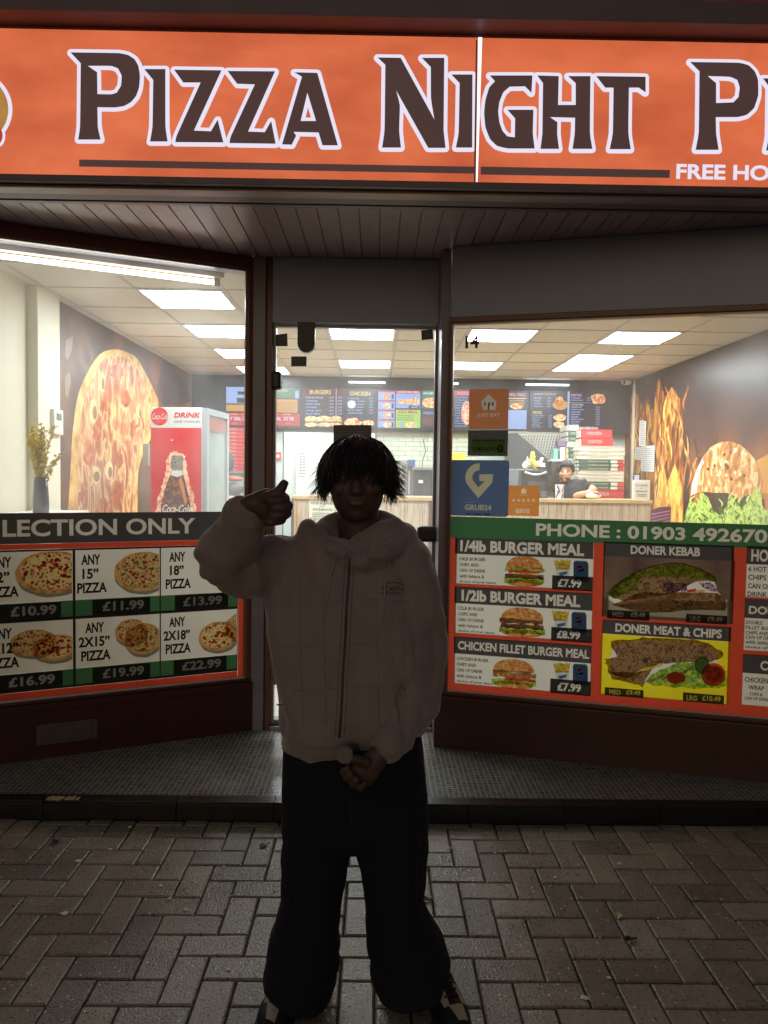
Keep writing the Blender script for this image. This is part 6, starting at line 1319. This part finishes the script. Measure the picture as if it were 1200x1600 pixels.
o = slab('framed_card', 990, 1001, 740, 760, 8.95, 8.96, BLK); tag(o, 'small dark framed card behind the white framed notice', 'framed card'); slab('card_face', 991.5, 999, 742, 752, 8.944, 8.949, mat('card_face_pale', (196, 206, 216), .5), o, bevel=0)
for pts, lab in [([(403, 708), (445, 712), (440, 872), (398, 868)], 'tall narrow white paper taped on the flame mural, highest one'), ([(377, 876), (413, 876), (411, 956), (375, 952)], 'small white paper taped on the mural left of the wider sheet'), ([(416, 868), (498, 864), (494, 1030), (412, 1024)], 'wide white printed sheet taped on the flame mural')]:
    mb = MB(); RW.poly(mb, [zr(*p) for p in pts], 12); o = mb.build('wall_paper_sheet', mat('sheet_white', (216, 214, 208), .6, .03)); tag(o, lab, 'paper sheet')
    mb = MB(); (x0, y0), (x1, y1) = pts[0], pts[2]; x1 = pts[1][0]
    for k in range(int((y1-y0)/14)):
        yy = y0+12+k*13
        if yy > y1-8: break
        RW.poly(mb, [zr(x0+6, yy), zr(x1-8, yy), zr(x1-8, yy+4), zr(x0+6, yy+4)], 13)
    mb.build('sheet_print', mat('sheet_print_grey', (150, 156, 160), .6), o)

# ================================================================== PEOPLE
def smooth_noise(p, s, seed=0.0): return noise.noise(Vector((p.x*s+seed, p.y*s+seed*.7, p.z*s-seed)))
SKIN = mat('skin_tone', (88, 64, 56), .5, .12, 18, bump=.15, bs=150)
HOOD = mat('hoodie_cotton', (150, 134, 131), .9, .14, 9, bump=.6, bs=260)
HOOD.node_tree.nodes['Principled BSDF'].inputs['Sheen Weight'].default_value = .6; HOOD.node_tree.nodes['Principled BSDF'].inputs['Sheen Roughness'].default_value = .35
JEAN = mat('dark_jeans', (15, 17, 30), .9, .3, 14, bump=.5, bs=300)
def QQ(px, py, D): return hitY(px, py, D)
PD = 2.24
def tube(mb, pts, ra, rb, n=20, power=2.0, ref=Vector((0, 1, 0))):
    # resample with catmull-rom for smooth limbs
    P = [Vector(p) for p in pts]; out = []; A = []; B = []
    for i in range(len(P)-1):
        p0, p1, p2, p3 = P[max(i-1, 0)], P[i], P[i+1], P[min(i+2, len(P)-1)]
        for j in range(4):
            t = j/4; out.append(.5*((2*p1)+(-p0+p2)*t+(2*p0-5*p1+4*p2-p3)*t*t+(-p0+3*p1-3*p2+p3)*t**3)); A.append(ra[i]+(ra[i+1]-ra[i])*t); B.append(rb[i]+(rb[i+1]-rb[i])*t)
    out.append(P[-1]); A.append(ra[-1]); B.append(rb[-1])
    return mb.add(*ring_tube(out, A, B, n=n, power=power, ref=ref))
M = 1/526.8      # metres per photo pixel at the person
def rows(mb, data, power=2.3, n=32):
    """data: (left px, right px, y px, depth offset, half depth m)"""
    pts = []; ra = []; rb = []
    for l, r, y, dy, hd in data:
        a = QQ(l, y, PD+dy); b_ = QQ(r, y, PD+dy); pts.append((a+b_)/2); ra.append((b_.x-a.x)/2); rb.append(hd)
    return tube(mb, pts, ra, rb, n=n, power=power)
man = thing('person', tuple(QQ(556, 1570, PD)*1), 'person in zip hoodie and wide dark jeans giving a thumbs up before the shop', 'person')
man.location.z = 0
# --- body: head, neck, arms and hands in one skin
mb = MB()
def ell(c, r, rot=None, n=20, m=14): mb.add(*ellipsoid(c, r, n, m, rot))
hc = QQ(559, 748, PD)
HW = (607-513)/2*M
ell(hc+Vector((0, .02, .012)), (HW*1.04, .098, .108)); ell(hc+Vector((.0, -.018, -.042)), (HW*.86, .075, .085)); ell(hc+Vector((0, -.045, -.098)), (.034, .034, .026))   # cranium, jaw, chin
ell(hc+Vector((0, -.088, -.022)), (.0155, .024, .026)); ell(hc+Vector((0, -.098, -.036)), (.019, .014, .011))                    # nose
for s_ in (-1, 1):
    ell(hc+Vector((s_*.034, -.083, .0)), (.0165, .010, .010)); ell(hc+Vector((s_*.036, -.079, .018)), (.026, .010, .007)); ell(hc+Vector((s_*.046, -.058, -.03)), (.028, .03, .025))
    ell(hc+Vector((s_*(HW*1.03), .012, -.012)), (.012, .02, .033)); ell(hc+Vector((s_*(HW*1.13), .02, .004)), (.008, .014, .018))
ell(hc+Vector((0, -.085, -.066)), (.027, .012, .0075)); ell(hc+Vector((0, -.081, -.0765)), (.022, .012, .007))
nk = QQ(560, 850, PD)
tube(mb, [hc+Vector((0, .02, -.05)), nk+Vector((0, .03, .02)), nk+Vector((0, .04, -.12))], [.060, .062, .09], [.058, .06, .08])
# torso core and arms under the clothes
tube(mb, [QQ(556, 890, PD+.03), QQ(550, 1000, PD), QQ(552, 1160, PD)], [.12, .13, .13], [.05, .07, .07])
def hand_raised(mb):
    # fist seen from the back, thumb up; wrist at left, knuckles to the right
    D = PD-.20; k = D/PD
    w = QQ(388, 790, D); f = QQ(430, 794, D)
    tube(mb, [QQ(366, 820, D+.035), w, QQ(408, 789, D)], [.026, .027, .033], [.022, .022, .026])
    tube(mb, [QQ(402, 790, D), QQ(420, 788, D-.004), QQ(440, 793, D-.008)], [.038, .044, .036], [.024, .024, .02])
    for i in range(4):       # four curled fingers stacked top to bottom, knuckles to the right
        fx = [446, 451, 449, 441][i]; fy = [778, 790, 802, 812][i]; r = [.0115, .012, .0115, .0100][i]
        kx = QQ(fx-10, fy-3, D-.004); p1 = QQ(fx, fy, D-.012); p2 = QQ(fx-4, fy+3, D-.042+.002*i); p3 = QQ(fx-22, fy+5, D-.046); p4 = QQ(fx-27, fy+3, D-.028)
        tube(mb, [QQ(fx-26, fy-5, D), kx, p1, p2, p3, p4], [r*1.1, r*1.15, r*1.1, r, r*.95, r*.8], [r*1.1, r*1.15, r*1.1, r, r*.95, r*.8], n=12)
    tube(mb, [QQ(408, 782, D-.012), QQ(424, 775, D-.022), QQ(435, 769, D-.024), QQ(442, 759, D-.022), QQ(447, 751, D-.018)], [.018, .017, .0145, .0135, .0095], [.016, .015, .013, .012, .009], n=14)
hand_raised(mb)
shL = QQ(452, 880, PD+.02); elL = QQ(340, 893, PD-.08)
tube(mb, [shL, elL], [.05, .045], [.05, .045]); tube(mb, [elL+Vector((.015, 0, 0)), QQ(366, 822, PD-.165)], [.04, .026], [.04, .024])
shR = QQ(650, 890, PD+.02); elR = QQ(662, 1050, PD-.0); wrR = QQ(596, 1176, PD-.15)
tube(mb, [shR, elR], [.05, .042], [.05, .042]); tube(mb, [elR, QQ(630, 1120, PD-.09), wrR], [.042, .035, .027], [.042, .033, .024])
def hand_low(mb):
    D = PD-.17
    tube(mb, [QQ(600, 1170, D+.02), QQ(586, 1188, D+.01), QQ(572, 1202, D)], [.027, .034, .040], [.022, .022, .023])
    tube(mb, [QQ(580, 1196, D), QQ(566, 1208, D), QQ(556, 1216, D)], [.036, .041, .036], [.02, .021, .018])
    for i in range(4):
        bx_, by_ = [(548, 1203), (551, 1212), (558, 1220), (567, 1226)][i]; r = [.0105, .011, .0105, .0092][i]
        tube(mb, [QQ(bx_+14, by_-6, D), QQ(bx_, by_, D-.006), QQ(bx_-9+2*i, by_+4+i, D-.018), QQ(bx_-12+3*i, by_+2+i, D-.038), QQ(bx_-2+2*i, by_-4, D-.046)], [r*1.15, r*1.15, r*1.05, r*.95, r*.8], [r*1.15, r*1.15, r*1.05, r*.95, r*.8], n=12)
    tube(mb, [QQ(574, 1192, D-.012), QQ(560, 1187, D-.026), QQ(549, 1186, D-.034), QQ(541, 1190, D-.036)], [.016, .0135, .0115, .009], [.015, .013, .011, .0085], n=12)
hand_low(mb)
remesh('body', mb, .0042, SKIN, man, smooth=2)
# eyes and brows
for s_ in (-1, 1):
    sub('eye', mat('eye_white', (110, 104, 98), .2), lambda mb: mb.add(*ellipsoid(hc+Vector((s_*.034, -.084, .001)), (.0105, .0108, .0062), 12, 8)), man, smooth=True)
    sub('iris', mat('iris_brown', (50, 34, 24), .2), lambda mb: mb.add(*ellipsoid(hc+Vector((s_*.034, -.0925, .001)), (.005, .004, .005), 10, 6)), man, smooth=True)
    sub('eyebrow', mat('brow_dark', (30, 24, 22), .8), lambda mb: mb.add(*ring_tube([hc+Vector((s_*.016, -.091, .019)), hc+Vector((s_*.036, -.090, .025)), hc+Vector((s_*.056, -.076, .019))], [.004, .004, .002], [.003, .003, .002], n=8)), man, smooth=True)
sub('lips', mat('lips_muted', (126, 78, 70), .5), lambda mb: mb.add(*ring_tube([hc+Vector((-.024, -.083, -.071)), hc+Vector((-.01, -.0955, -.070)), hc+Vector((.01, -.0955, -.070)), hc+Vector((.024, -.083, -.071))], [.003, .006, .006, .003], [.002, .003, .003, .002], n=8)), man, smooth=True)
# --- hoodie
mb = MB()
rows(mb, [(522, 600, 838, .04, .07), (492, 640, 850, .035, .095), (452, 664, 868, .03, .112), (424, 672, 900, .025, .122), (420, 668, 935, .02, .126), (421, 666, 975, .015, .13), (430, 664, 1010, .01, .133), (430, 664, 1060, .005, .137), (430, 664, 1110, 0, .140), (434, 664, 1136, 0, .137), (441, 662, 1150, .0, .126), (447, 658, 1160, .0, .118)], power=2.4)
# raised arm sleeve
tube(mb, [QQ(480, 880, PD+.03), QQ(440, 878, PD+.02), QQ(405, 886, PD-.01), QQ(368, 886, PD-.05), QQ(348, 876, PD-.08)], [.085, .086, .084, .082, .074], [.092, .088, .082, .078, .072])
tube(mb, [QQ(352, 888, PD-.07), QQ(350, 868, PD-.09), QQ(362, 846, PD-.12), QQ(374, 822, PD-.155), QQ(384, 802, PD-.18), QQ(393, 790, PD-.19)], [.074, .078, .070, .062, .047, .036], [.068, .07, .062, .052, .042, .034])
tube(mb, [QQ(362, 812, PD-.15), QQ(368, 797, PD-.165), QQ(380, 788, PD-.18)], [.040, .036, .028], [.036, .034, .03])
ell2 = lambda c, r, rot=None: mb.add(*ellipsoid(c, r, 18, 12, rot))
# lowered arm sleeve
tube(mb, [QQ(610, 880, PD+.03), QQ(636, 898, PD+.02), QQ(648, 940, PD+.0), QQ(654, 1010, PD-.01), QQ(654, 1060, PD-.03), QQ(644, 1100, PD-.06), QQ(626, 1138, PD-.10), QQ(606, 1162, PD-.135), QQ(594, 1174, PD-.15)], [.075, .080, .078, .075, .071, .066, .058, .046, .036], [.09, .085, .08, .075, .07, .062, .052, .042, .032])
tube(mb, [QQ(640, 1110, PD-.04), QQ(650, 1130, PD-.05), QQ(646, 1146, PD-.05)], [.045, .040, .03], [.05, .05, .035])
ell2(QQ(628, 872, PD+.03), (.085, .085, .06)); ell2(QQ(468, 868, PD+.03), (.085, .085, .06)); ell2(QQ(412, 868, PD+.01), (.06, .07, .055))
# hood collapsed round the neck
def hoodring(mb):
    pts = []; ra = []
    spec = [(546, 868, -.115), (522, 858, -.085), (506, 842, -.035), (509, 824, .03), (532, 816, .10), (560, 815, .125), (592, 818, .10), (616, 830, .035), (624, 848, -.025), (602, 862, -.08), (572, 870, -.115)]
    for x, y, d in spec: pts.append(QQ(x, y, PD+d)); 
    ra = [.016, .022, .027, .028, .034, .038, .036, .032, .028, .022, .016]
    tube(mb, pts, ra, [r*1.0 for r in ra], ref=Vector((0, 0, 1)))
hoodring(mb)
ell2(QQ(616, 842, PD+.05), (.062, .09, .045)); ell2(QQ(566, 842, PD+.12), (.10, .06, .07)); ell2(QQ(516, 842, PD+.05), (.045, .08, .045)); ell2(QQ(558, 876, PD-.03), (.10, .085, .04))
EL, ER, NKC = QQ(345, 885, PD-.09), QQ(660, 1060, PD-.02), QQ(560, 840, PD)
HEMZ = QQ(550, 1150, PD).z
def hoodfold(p, n):
    d = .010*smooth_noise(p, 7, 3) + .004*smooth_noise(p, 20, 1) + .014*abs(smooth_noise(Vector((p.x*1.6, p.y, p.z*.45)), 9, 11))
    # diagonal drag folds from the shoulders and stacked folds at the elbows and cuffs
    d += .013*math.sin((p.x*26+p.z*8)+5*smooth_noise(p, 4, 9))*max(0, smooth_noise(p, 3, 5)+.3)
    for c, s_, am in ((EL, .11, .010), (ER, .13, .007)):
        q = (p-c); w = math.exp(-(q.length/s_)**2); d += 1.3*am*w*math.sin(q.length*70+5*smooth_noise(p, 8, 2))
    q = math.exp(-((p.z-HEMZ-.035)/.035)**2); d += .010*q*math.sin(p.x*30+2*smooth_noise(p, 5, 4))*.6
    w2 = math.exp(-((p-QQ(378, 803, PD-.18)).length/.06)**2); d += .003*w2*math.sin((p-QQ(392, 792, PD-.19)).length*150+5*smooth_noise(p, 12, 2))
    # knitted hem band pulled in
    if HEMZ-.03 < p.z < HEMZ+.012 and abs(p.x-QQ(550, 1150, PD).x) < .24: d -= .005
    return p + n*d
remesh('hoodie', mb, .0068, HOOD, man, smooth=3, post=hoodfold)
hoodie = bpy.data.objects['hoodie']
# zip, drawcords, pocket slit, chest script: laid on the front of the hoodie by closest hit
from mathutils.bvhtree import BVHTree
def bvh_of(o): me = o.data; return BVHTree.FromPolygons([v.co for v in me.vertices], [tuple(p.vertices) for p in me.polygons])
HB = bvh_of(hoodie)
def onfront(px, py, off=.002, B=None):
    d = ray(px, py).normalized(); h = (B or HB).ray_cast(CAMP, d)
    return (h[0]-d*off) if h[0] is not None else hitY(px, py, PD-.13)
ZIPM = mat('zip_dark', (72, 62, 62), .5, .2, 60); CORD = mat('cord_pale', (160, 146, 140), .8)
sub('zip', ZIPM, lambda mb: mb.add(*ring_tube([onfront(546-.055*(i*8)*1.0+.4*math.sin(i*.5), 872+i*8, .001) for i in range(36)], [.0035]*36, [.0022]*36, n=6)), hoodie, smooth=True)
sub('placket_seam', mat('seam_shadow', (132, 117, 115), .9), lambda mb: [mb.add(*ring_tube([onfront(546+dx-.055*(i*8)+.4*math.sin(i*.5), 874+i*8, .0004) for i in range(35)], [.0013]*35, n=4)) for dx in (-7, 7)], hoodie, smooth=True)['kind'] = 'stuff'
for pts in ([(528, 862), (523, 880), (517, 900), (512, 930), (508, 952)], [(598, 868), (602, 890), (601, 920), (600, 950), (598, 972)]):
    sub('drawcord', CORD, lambda mb: tube(mb, [onfront(x, y, .003) for x, y in pts], [.0028]*5, [.0028]*5, n=6), hoodie, smooth=True)
sub('pocket_edge', CORD, lambda mb: tube(mb, [onfront(x, y, .001) for x, y in [(433, 1101), (441, 1100), (451, 1094), (458, 1082), (463, 1072)]], [.0022]*5, [.002]*5, n=6), hoodie, smooth=True)
sub('pocket_edge', mat('seam_line', (128, 112, 110), .9), lambda mb: tube(mb, [onfront(x, y, .001) for x, y in [(626, 1070), (618, 1090), (622, 1110), (624, 1130)]], [.0022]*4, [.002]*4, n=6), hoodie, smooth=True)
LOGO = mat('chest_script_dark', (100, 86, 86), .7)
def script(mb):
    for pts in ([(597, 921), (600, 914), (605, 916), (601, 921), (606, 925), (600, 929), (597, 925)], [(608, 922), (610, 917), (612, 923), (615, 916), (618, 922), (622, 916), (625, 922), (629, 918), (630, 923)], [(602, 912), (612, 910), (622, 911), (630, 914)], [(596, 928), (610, 927), (628, 926)]):
        tube(mb, [onfront(x, y, .001) for x, y in pts], [.0016]*len(pts), [.0012]*len(pts), n=5)
sub('chest_script', LOGO, script, hoodie, smooth=True)['kind'] = 'stuff'
def plaid(mb):
    for x in (468, 505, 588, 628): 
        ps = [onfront(x+.02*(y-900), y, .0003) for y in range(905, 1140, 12)]; mb.add(*ring_tube(ps, [.0009]*len(ps), [.0004]*len(ps), n=4))
    for y in (940, 1008, 1076):
        ps = [onfront(x, y+3*math.sin(x*.03), .0003) for x in range(436, 640, 10)]; mb.add(*ring_tube(ps, [.0009]*len(ps), [.0004]*len(ps), n=4))
sub('faint_check_lines', mat('check_line', (138, 122, 120), .9), plaid, hoodie, smooth=True)['kind'] = 'stuff'
# --- jeans, very wide and stacked over the shoes
mb = MB()
rows(mb, [(446, 658, 1136, 0, .105), (443, 662, 1165, 0, .115), (441, 665, 1210, 0, .12), (440, 668, 1260, 0, .12), (440, 670, 1296, 0, .112), (446, 662, 1318, 0, .09)], power=2.2)
rows(mb, [(441, 556, 1240, 0, .11), (440, 553, 1290, 0, .11), (439, 547, 1330, 0, .108), (438, 540, 1375, -.01, .105), (439, 534, 1410, -.015, .11), (429, 531, 1450, -.01, .12), (417, 531, 1490, .0, .135), (414, 526, 1515, .005, .14), (413, 519, 1538, .0, .145), (415, 510, 1552, -.005, .145)], power=2.1)
rows(mb, [(552, 668, 1240, 0, .11), (552, 669, 1290, 0, .11), (557, 668, 1330, 0, .108), (566, 664, 1375, -.01, .105), (571, 660, 1410, -.015, .11), (572, 676, 1450, -.01, .12), (576, 697, 1485, .0, .135), (582, 702, 1512, .005, .14), (591, 700, 1538, .0, .145), (600, 696, 1552, -.005, .145)], power=2.1)
def jeanfold(p, n):
    d = .005*smooth_noise(Vector((p.x*2, p.y*2, p.z*.5)), 5, 7)+.0025*smooth_noise(p, 20, 3)
    low = max(0, min(1, (.26-p.z)/.2)); d += .007*low*math.sin(p.z*70+5*smooth_noise(p, 5, 1)+p.x*10)
    kn = math.exp(-((p.z-.5)/.07)**2); d += .003*kn*math.sin(p.z*60+p.x*25)
    return p+n*d
remesh('jeans', mb, .009, JEAN, man, smooth=2, post=jeanfold)
JB = bvh_of(bpy.data.objects['jeans'])
for xs in ([(548, 1176), (549, 1210), (549, 1250), (549, 1290)], [(452, 1190), (448, 1260), (449, 1330), (452, 1400), (438, 1470)], [(655, 1190), (658, 1260), (655, 1330), (650, 1400), (672, 1470)]):
    sub('seam', mat('jean_seam', (40, 38, 46), .9), lambda mb: tube(mb, [onfront(x, y, .0006, JB) for x, y in xs], [.0016]*len(xs), [.0014]*len(xs), n=5), bpy.data.objects['jeans'], smooth=True)
# --- trainers
SOLE = mat('trainer_sole', (34, 32, 32), .6, .2, 30); SUP = mat('trainer_black', (28, 27, 28), .5, .2, 30); SPN = mat('trainer_cream_panel', (176, 164, 140), .6, .12, 30)
for side, (ax, hx) in ((-1, (-.295, -.215)), (1, (.262, .185))):
    toe = Vector((ax, PD-.17, 0)); heel = Vector((hx, PD+.10, 0)); dirv = (toe-heel).normalized(); perp = Vector((dirv.y, -dirv.x, 0)); L_ = (toe-heel).length
    t = thing('shoe', tuple(toe), None, None); t.parent = man; t.location = toe-Vector(man.location)
    def fS(u, w, z): return heel+dirv*(u*L_)+perp*w+Vector((0, 0, z))
    prof = [(0, .026), (.08, .036), (.3, .038), (.5, .041), (.7, .049), (.85, .047), (.95, .034), (1.0, .016)]
    mb = MB(); pts = [(u, w) for u, w in prof]+[(u, -w) for u, w in prof[::-1]]; n = len(pts)
    mb.add([fS(u, w*1.06, .0) for u, w in pts]+[fS(u, w*1.1, .014) for u, w in pts]+[fS(u, w, .030) for u, w in pts], [tuple(range(n-1, -1, -1)), tuple(range(2*n, 3*n))]+[(r_*n+i, r_*n+(i+1) % n, (r_+1)*n+(i+1) % n, (r_+1)*n+i) for r_ in (0, 1) for i in range(n)])
    mb.build('sole', SOLE, t, smooth=False)
    mb = MB(); hs = [(.0, .03, .09), (.1, .036, .105), (.3, .038, .105), (.45, .04, .095), (.6, .044, .08), (.75, .047, .066), (.88, .042, .055), (.96, .03, .044), (1.0, .012, .034)]
    tube(mb, [fS(u, 0, h/2+.012) for u, w, h in hs], [w for u, w, h in hs], [h/2 for u, w, h in hs], ref=Vector((0, 0, 1)), n=18, power=2.3)
    up = remesh('upper', mb, .004, SUP, t, smooth=2); UB = bvh_of(up)
    def surf(u, w): h = UB.ray_cast(fS(u, w, .3), Vector((0, 0, -1))); return (h[0]+Vector((0, 0, .0015))) if h[0] is not None else fS(u, w, .05)
    def patch(mb, grid):
        vs = [surf(u, w) for row in grid for u, w in row]; k = len(grid[0]); mb.add(vs, [(r_*k+i, r_*k+i+1, (r_+1)*k+i+1, (r_+1)*k+i) for r_ in range(len(grid)-1) for i in range(k-1)])
    for a0, a1, w0, w1 in ((.80, .96, -.024, .018), (.58, .80, .014, .040), (.58, .80, -.040, -.016)):
        sub('panel', SPN, lambda mb: patch(mb, [[(a0+(a1-a0)*i/7, w0+(w1-w0)*j/5*(1-.35*i/7)) for j in range(6)] for i in range(8)]), up, smooth=True)
    for q in range(4): sub('lace', SUP, lambda mb: tube(mb, [surf(.5+q*.07, -.022), surf(.5+q*.07, 0)+Vector((0, 0, .004)), surf(.5+q*.07, .022)], [.003]*3, [.003]*3, n=6), up, smooth=True)
# --- small pale disc held in the low hand: a bottle cap with its bottle neck
bc = QQ(538, 1179, PD-.21)
t = thing('small_bottle', tuple(bc), 'small round pale cap of a bottle held in the lowered hand', 'bottle')
sub('cap', mat('cap_grey', (128, 120, 114), .4, .05, 20), lambda mb: mb.add(*ring_tube([bc+Vector((0, -.006, 0)), bc+Vector((0, -.004, 0)), bc+Vector((0, .014, -.001))], [.021, .0235, .0235], n=24, ref=Vector((0, 0, 1)))), t, smooth=False)
sub('bottle_body', mat('bottle_dark', (60, 44, 40), .3, .1, 20), lambda mb: tube(mb, [bc+Vector((.0, .014, -.001)), bc+Vector((.008, .04, -.008)), bc+Vector((.02, .08, -.02))], [.017, .022, .022], [.017, .022, .022], ref=Vector((0, 0, 1))), t, smooth=True)
# --- hair: cap plus hundreds of tapering locks
HAIRM = mat('hair_black', (26, 22, 22), .42, .35, 60, spec=.5)
random.seed(21)
mb = MB()
sk = hc+Vector((0, .02, .006)); RX_, RY_, RZ_ = .098, .110, .104
def hairsurf(th, ph, k=1.0): return sk+Vector((RX_*k*math.sin(th)*math.sin(ph), -RY_*k*math.sin(th)*math.cos(ph), RZ_*k*math.cos(th)))
mbc = MB()
nph, nth = 36, 10; vs = []
for j in range(nth+1):
    for i in range(nph):
        ph = 2*math.pi*i/nph; front = max(0, math.cos(ph)); lim = 1.95-.72*front**1.2; th = lim*j/nth; kk = 1.06+.03*noise.noise(Vector((3*math.cos(ph), 3*math.sin(ph), th*2))); vs.append(hairsurf(th, ph, kk))
mbc.add(vs, [(j*nph+i, j*nph+(i+1) % nph, (j+1)*nph+(i+1) % nph, (j+1)*nph+i) for j in range(nth) for i in range(nph)])
mbc.build('hair_cap', HAIRM, man, smooth=True)
def lock(th0, ph0, ln, flick, w, lift=1.07, wav=.02):
    pts = []; n = 9; tw = random.gauss(0, .22); p1, p2 = random.random()*6.28, random.random()*6.28; f1 = random.uniform(4, 8)
    for i in range(n):
        f = i/(n-1); t_ = th0+ln*f; k = lift+.07*math.sin(math.pi*f)+flick*max(0, f-.6)**1.4*3+wav*math.sin(f1*f+p1)*f
        ph_ = ph0+tw*f+wav*3*math.sin(f1*f+p2)*f; lim = 1.8
        p = hairsurf(min(t_, lim), ph_, k)
        if t_ > lim: p += Vector((0, 0, -(t_-lim)*.1))
        pts.append(p)
    ra = [w*(.5+.8*math.sin(math.pi*min(1, .15+.85*i/(n-1)))) for i in range(n)]; ra[-1] = .0002
    c = (pts[4]-sk).normalized(); mb.add(*ring_tube(pts, ra, [max(.0002, r*.5) for r in ra], n=4, ref=c, cap=False))
for q in range(3200):
    ph = random.uniform(-math.pi, math.pi); fr_ = max(0, math.cos(ph)); side = abs(math.sin(ph)); th = abs(random.gauss(0, .6))
    clump = .22*math.sin(ph*7+1)+.12*math.sin(ph*13+2)
    end = (1.22 if fr_ > .75 else 1.45 if fr_ > .5 else 1.95 if side > .5 else 2.05)+random.gauss(0, .13)+clump
    if th > end-.5: th = end-.8
    lock(th, ph, end-th, random.random()**2*.2, random.uniform(.0009, .0026), 1.03+.14*random.random()*(.4+.6*math.sin(ph*4+th*5)**2), .05)
for q in range(260):     # flicked ends at the ears
    s_ = random.choice((1, 1, 1, -1)); lock(random.uniform(.8, 1.4), s_*random.uniform(1.15, 1.9), random.uniform(.5, .95), random.uniform(.15, .6), random.uniform(.0008, .002), 1.1, .05)
for q in range(150): lock(random.uniform(0, 1.2), random.uniform(-3.1, 3.1), random.uniform(.3, .7), random.uniform(.02, .12), .0006, 1.13, .06)
ho = mb.build('hair', HAIRM, man, smooth=True); ho['kind'] = 'stuff'

# ------------------------------------------------------------------ cashier behind the counter
WD = 9.0
cw = thing('person', tuple(QQ(892, 779, WD)), 'dark haired man in black polo shirt leaning over the counter by the till', 'person')
mpx = WD/1180
mb = MB(); c = QQ(884, 737, WD)
def e2(dc, r, rot=None): mb.add(*ellipsoid(c+Vector(dc), r, 18, 12, rot))
e2((.0, .02, .012), (.08, .095, .105)); e2((-.014, -.03, -.045), (.066, .075, .08)); e2((-.034, -.085, -.09), (.03, .03, .025)); e2((-.038, -.112, -.028), (.014, .024, .024)); e2((-.04, -.12, -.042), (.018, .015, .011))
for s_ in (-1, 1): e2((-.03+s_*.032, -.088, .004), (.018, .011, .009)); e2((-.03+s_*.04, -.075, -.03), (.026, .03, .022))
e2((.076, .02, -.012), (.012, .02, .032)); e2((-.04, -.098, -.066), (.026, .014, .007)); e2((-.038, -.097, -.075), (.022, .013, .007))
tube(mb, [c+Vector((.005, .03, -.05)), c+Vector((.02, .06, -.16))], [.06, .065], [.06, .06])
# forearm resting on the counter and hand
sh = QQ(902, 757, WD+.05); el = QQ(925, 764, WD-.05); hd = QQ(912, 775, WD-.22)
tube(mb, [QQ(918, 762, WD), QQ(928, 765, WD-.06), QQ(920, 770, WD-.14), QQ(928, 772, WD-.22)], [.048, .046, .038, .030], [.046, .044, .036, .028])
tube(mb, [QQ(897, 776, WD-.1), QQ(910, 772, WD-.16), QQ(925, 770, WD-.22)], [.038, .038, .03], [.035, .035, .028])
for i in range(4): a = QQ(926, 770, WD-.23); tube(mb, [a+Vector((.0, .012-i*.018, .004)), a+Vector((.045, .006-i*.02, .004)), a+Vector((.075, -.004-i*.02, -.016))], [.013, .011, .008], [.012, .010, .008], n=10)
a = QQ(926, 770, WD-.23); tube(mb, [a+Vector((0, -.03, .01)), a+Vector((.02, -.07, .01)), a+Vector((.045, -.085, -.004))], [.013, .011, .009], [.013, .011, .009], n=10)
tube(mb, [QQ(890, 765, WD+.02), QQ(890, 800, WD+.02)], [.15, .15], [.08, .08])
remesh('body', mb, .007, mat('cashier_skin', (196, 148, 118), .5, .1, 18), cw, smooth=2)
sub('beard', mat('beard_dark', (74, 52, 44), .8, .2, 60), lambda mb: mb.add(*ellipsoid(c+Vector((-.026, -.066, -.082)), (.056, .048, .03), 16, 10)), cw, smooth=True)
for s_ in (-1, 1): sub('eyebrow', mat('brow_dark', (30, 24, 22), .8), lambda mb: mb.add(*ring_tube([c+Vector((-.03+s_*.014, -.103, .016)), c+Vector((-.03+s_*.034, -.100, .021)), c+Vector((-.03+s_*.052, -.088, .014))], [.0045]*3, [.004]*3, n=6)), cw, smooth=True); sub('eye', mat('eye_dark', (40, 30, 28), .3), lambda mb: mb.add(*ellipsoid(c+Vector((-.03+s_*.033, -.1, -.001)), (.013, .006, .004), 10, 6)), cw, smooth=True)
mb = MB()
rows2 = [(872, 904, 752, .05, .07), (864, 914, 756, .04, .1), (862, 920, 762, .03, .115), (865, 918, 772, .0, .12), (866, 916, 800, 0, .12)]
pts = []; ra = []; rb = []
for l, r, y, dy, h_ in rows2: a = QQ(l, y, WD+dy); b_ = QQ(r, y, WD+dy); pts.append((a+b_)/2); ra.append((b_.x-a.x)/2); rb.append(h_)
tube(mb, pts, ra, rb, n=26, power=2.3)
tube(mb, [QQ(908, 758, WD+.03), QQ(915, 761, WD), QQ(921, 763, WD-.04)], [.075, .07, .058], [.075, .07, .056])
remesh('polo_shirt', mb, .009, mat('polo_black', (44, 44, 50), .85, .2, 12, bump=.3, bs=120), cw, smooth=2, post=lambda p, n: p+n*(.006*smooth_noise(p, 14, 2)))
mb = MB(); HD = mat('cashier_hair', (34, 30, 32), .5, .3, 40)
for q in range(420):
    ph = random.uniform(-math.pi, math.pi); th0 = random.uniform(0, .9); fr_ = max(0, math.cos(ph)); end = 1.2 if fr_ > .5 else 1.8; pts = []
    for i in range(5):
        f = i/4; th = th0+(end-th0)*f if th0 < end else end; k = 1.12+.12*math.sin(3*f)*(.4+fr_)+random.uniform(0, .05)
        pts.append(c+Vector((.002, .022, .018))+Vector((.086*k*math.sin(th)*math.sin(ph), -.1*k*math.sin(th)*math.cos(ph), .1*k*math.cos(th))))
    mb.add(*ring_tube(pts, [.006, .009, .009, .006, .001], [.003, .004, .004, .003, .001], n=5, ref=(pts[2]-c).normalized()))
mb.add(*ellipsoid(c+Vector((.002, .032, .026)), (.088, .1, .1), 18, 12))
hh = mb.build('hair', HD, cw, smooth=True); hh['kind'] = 'stuff'
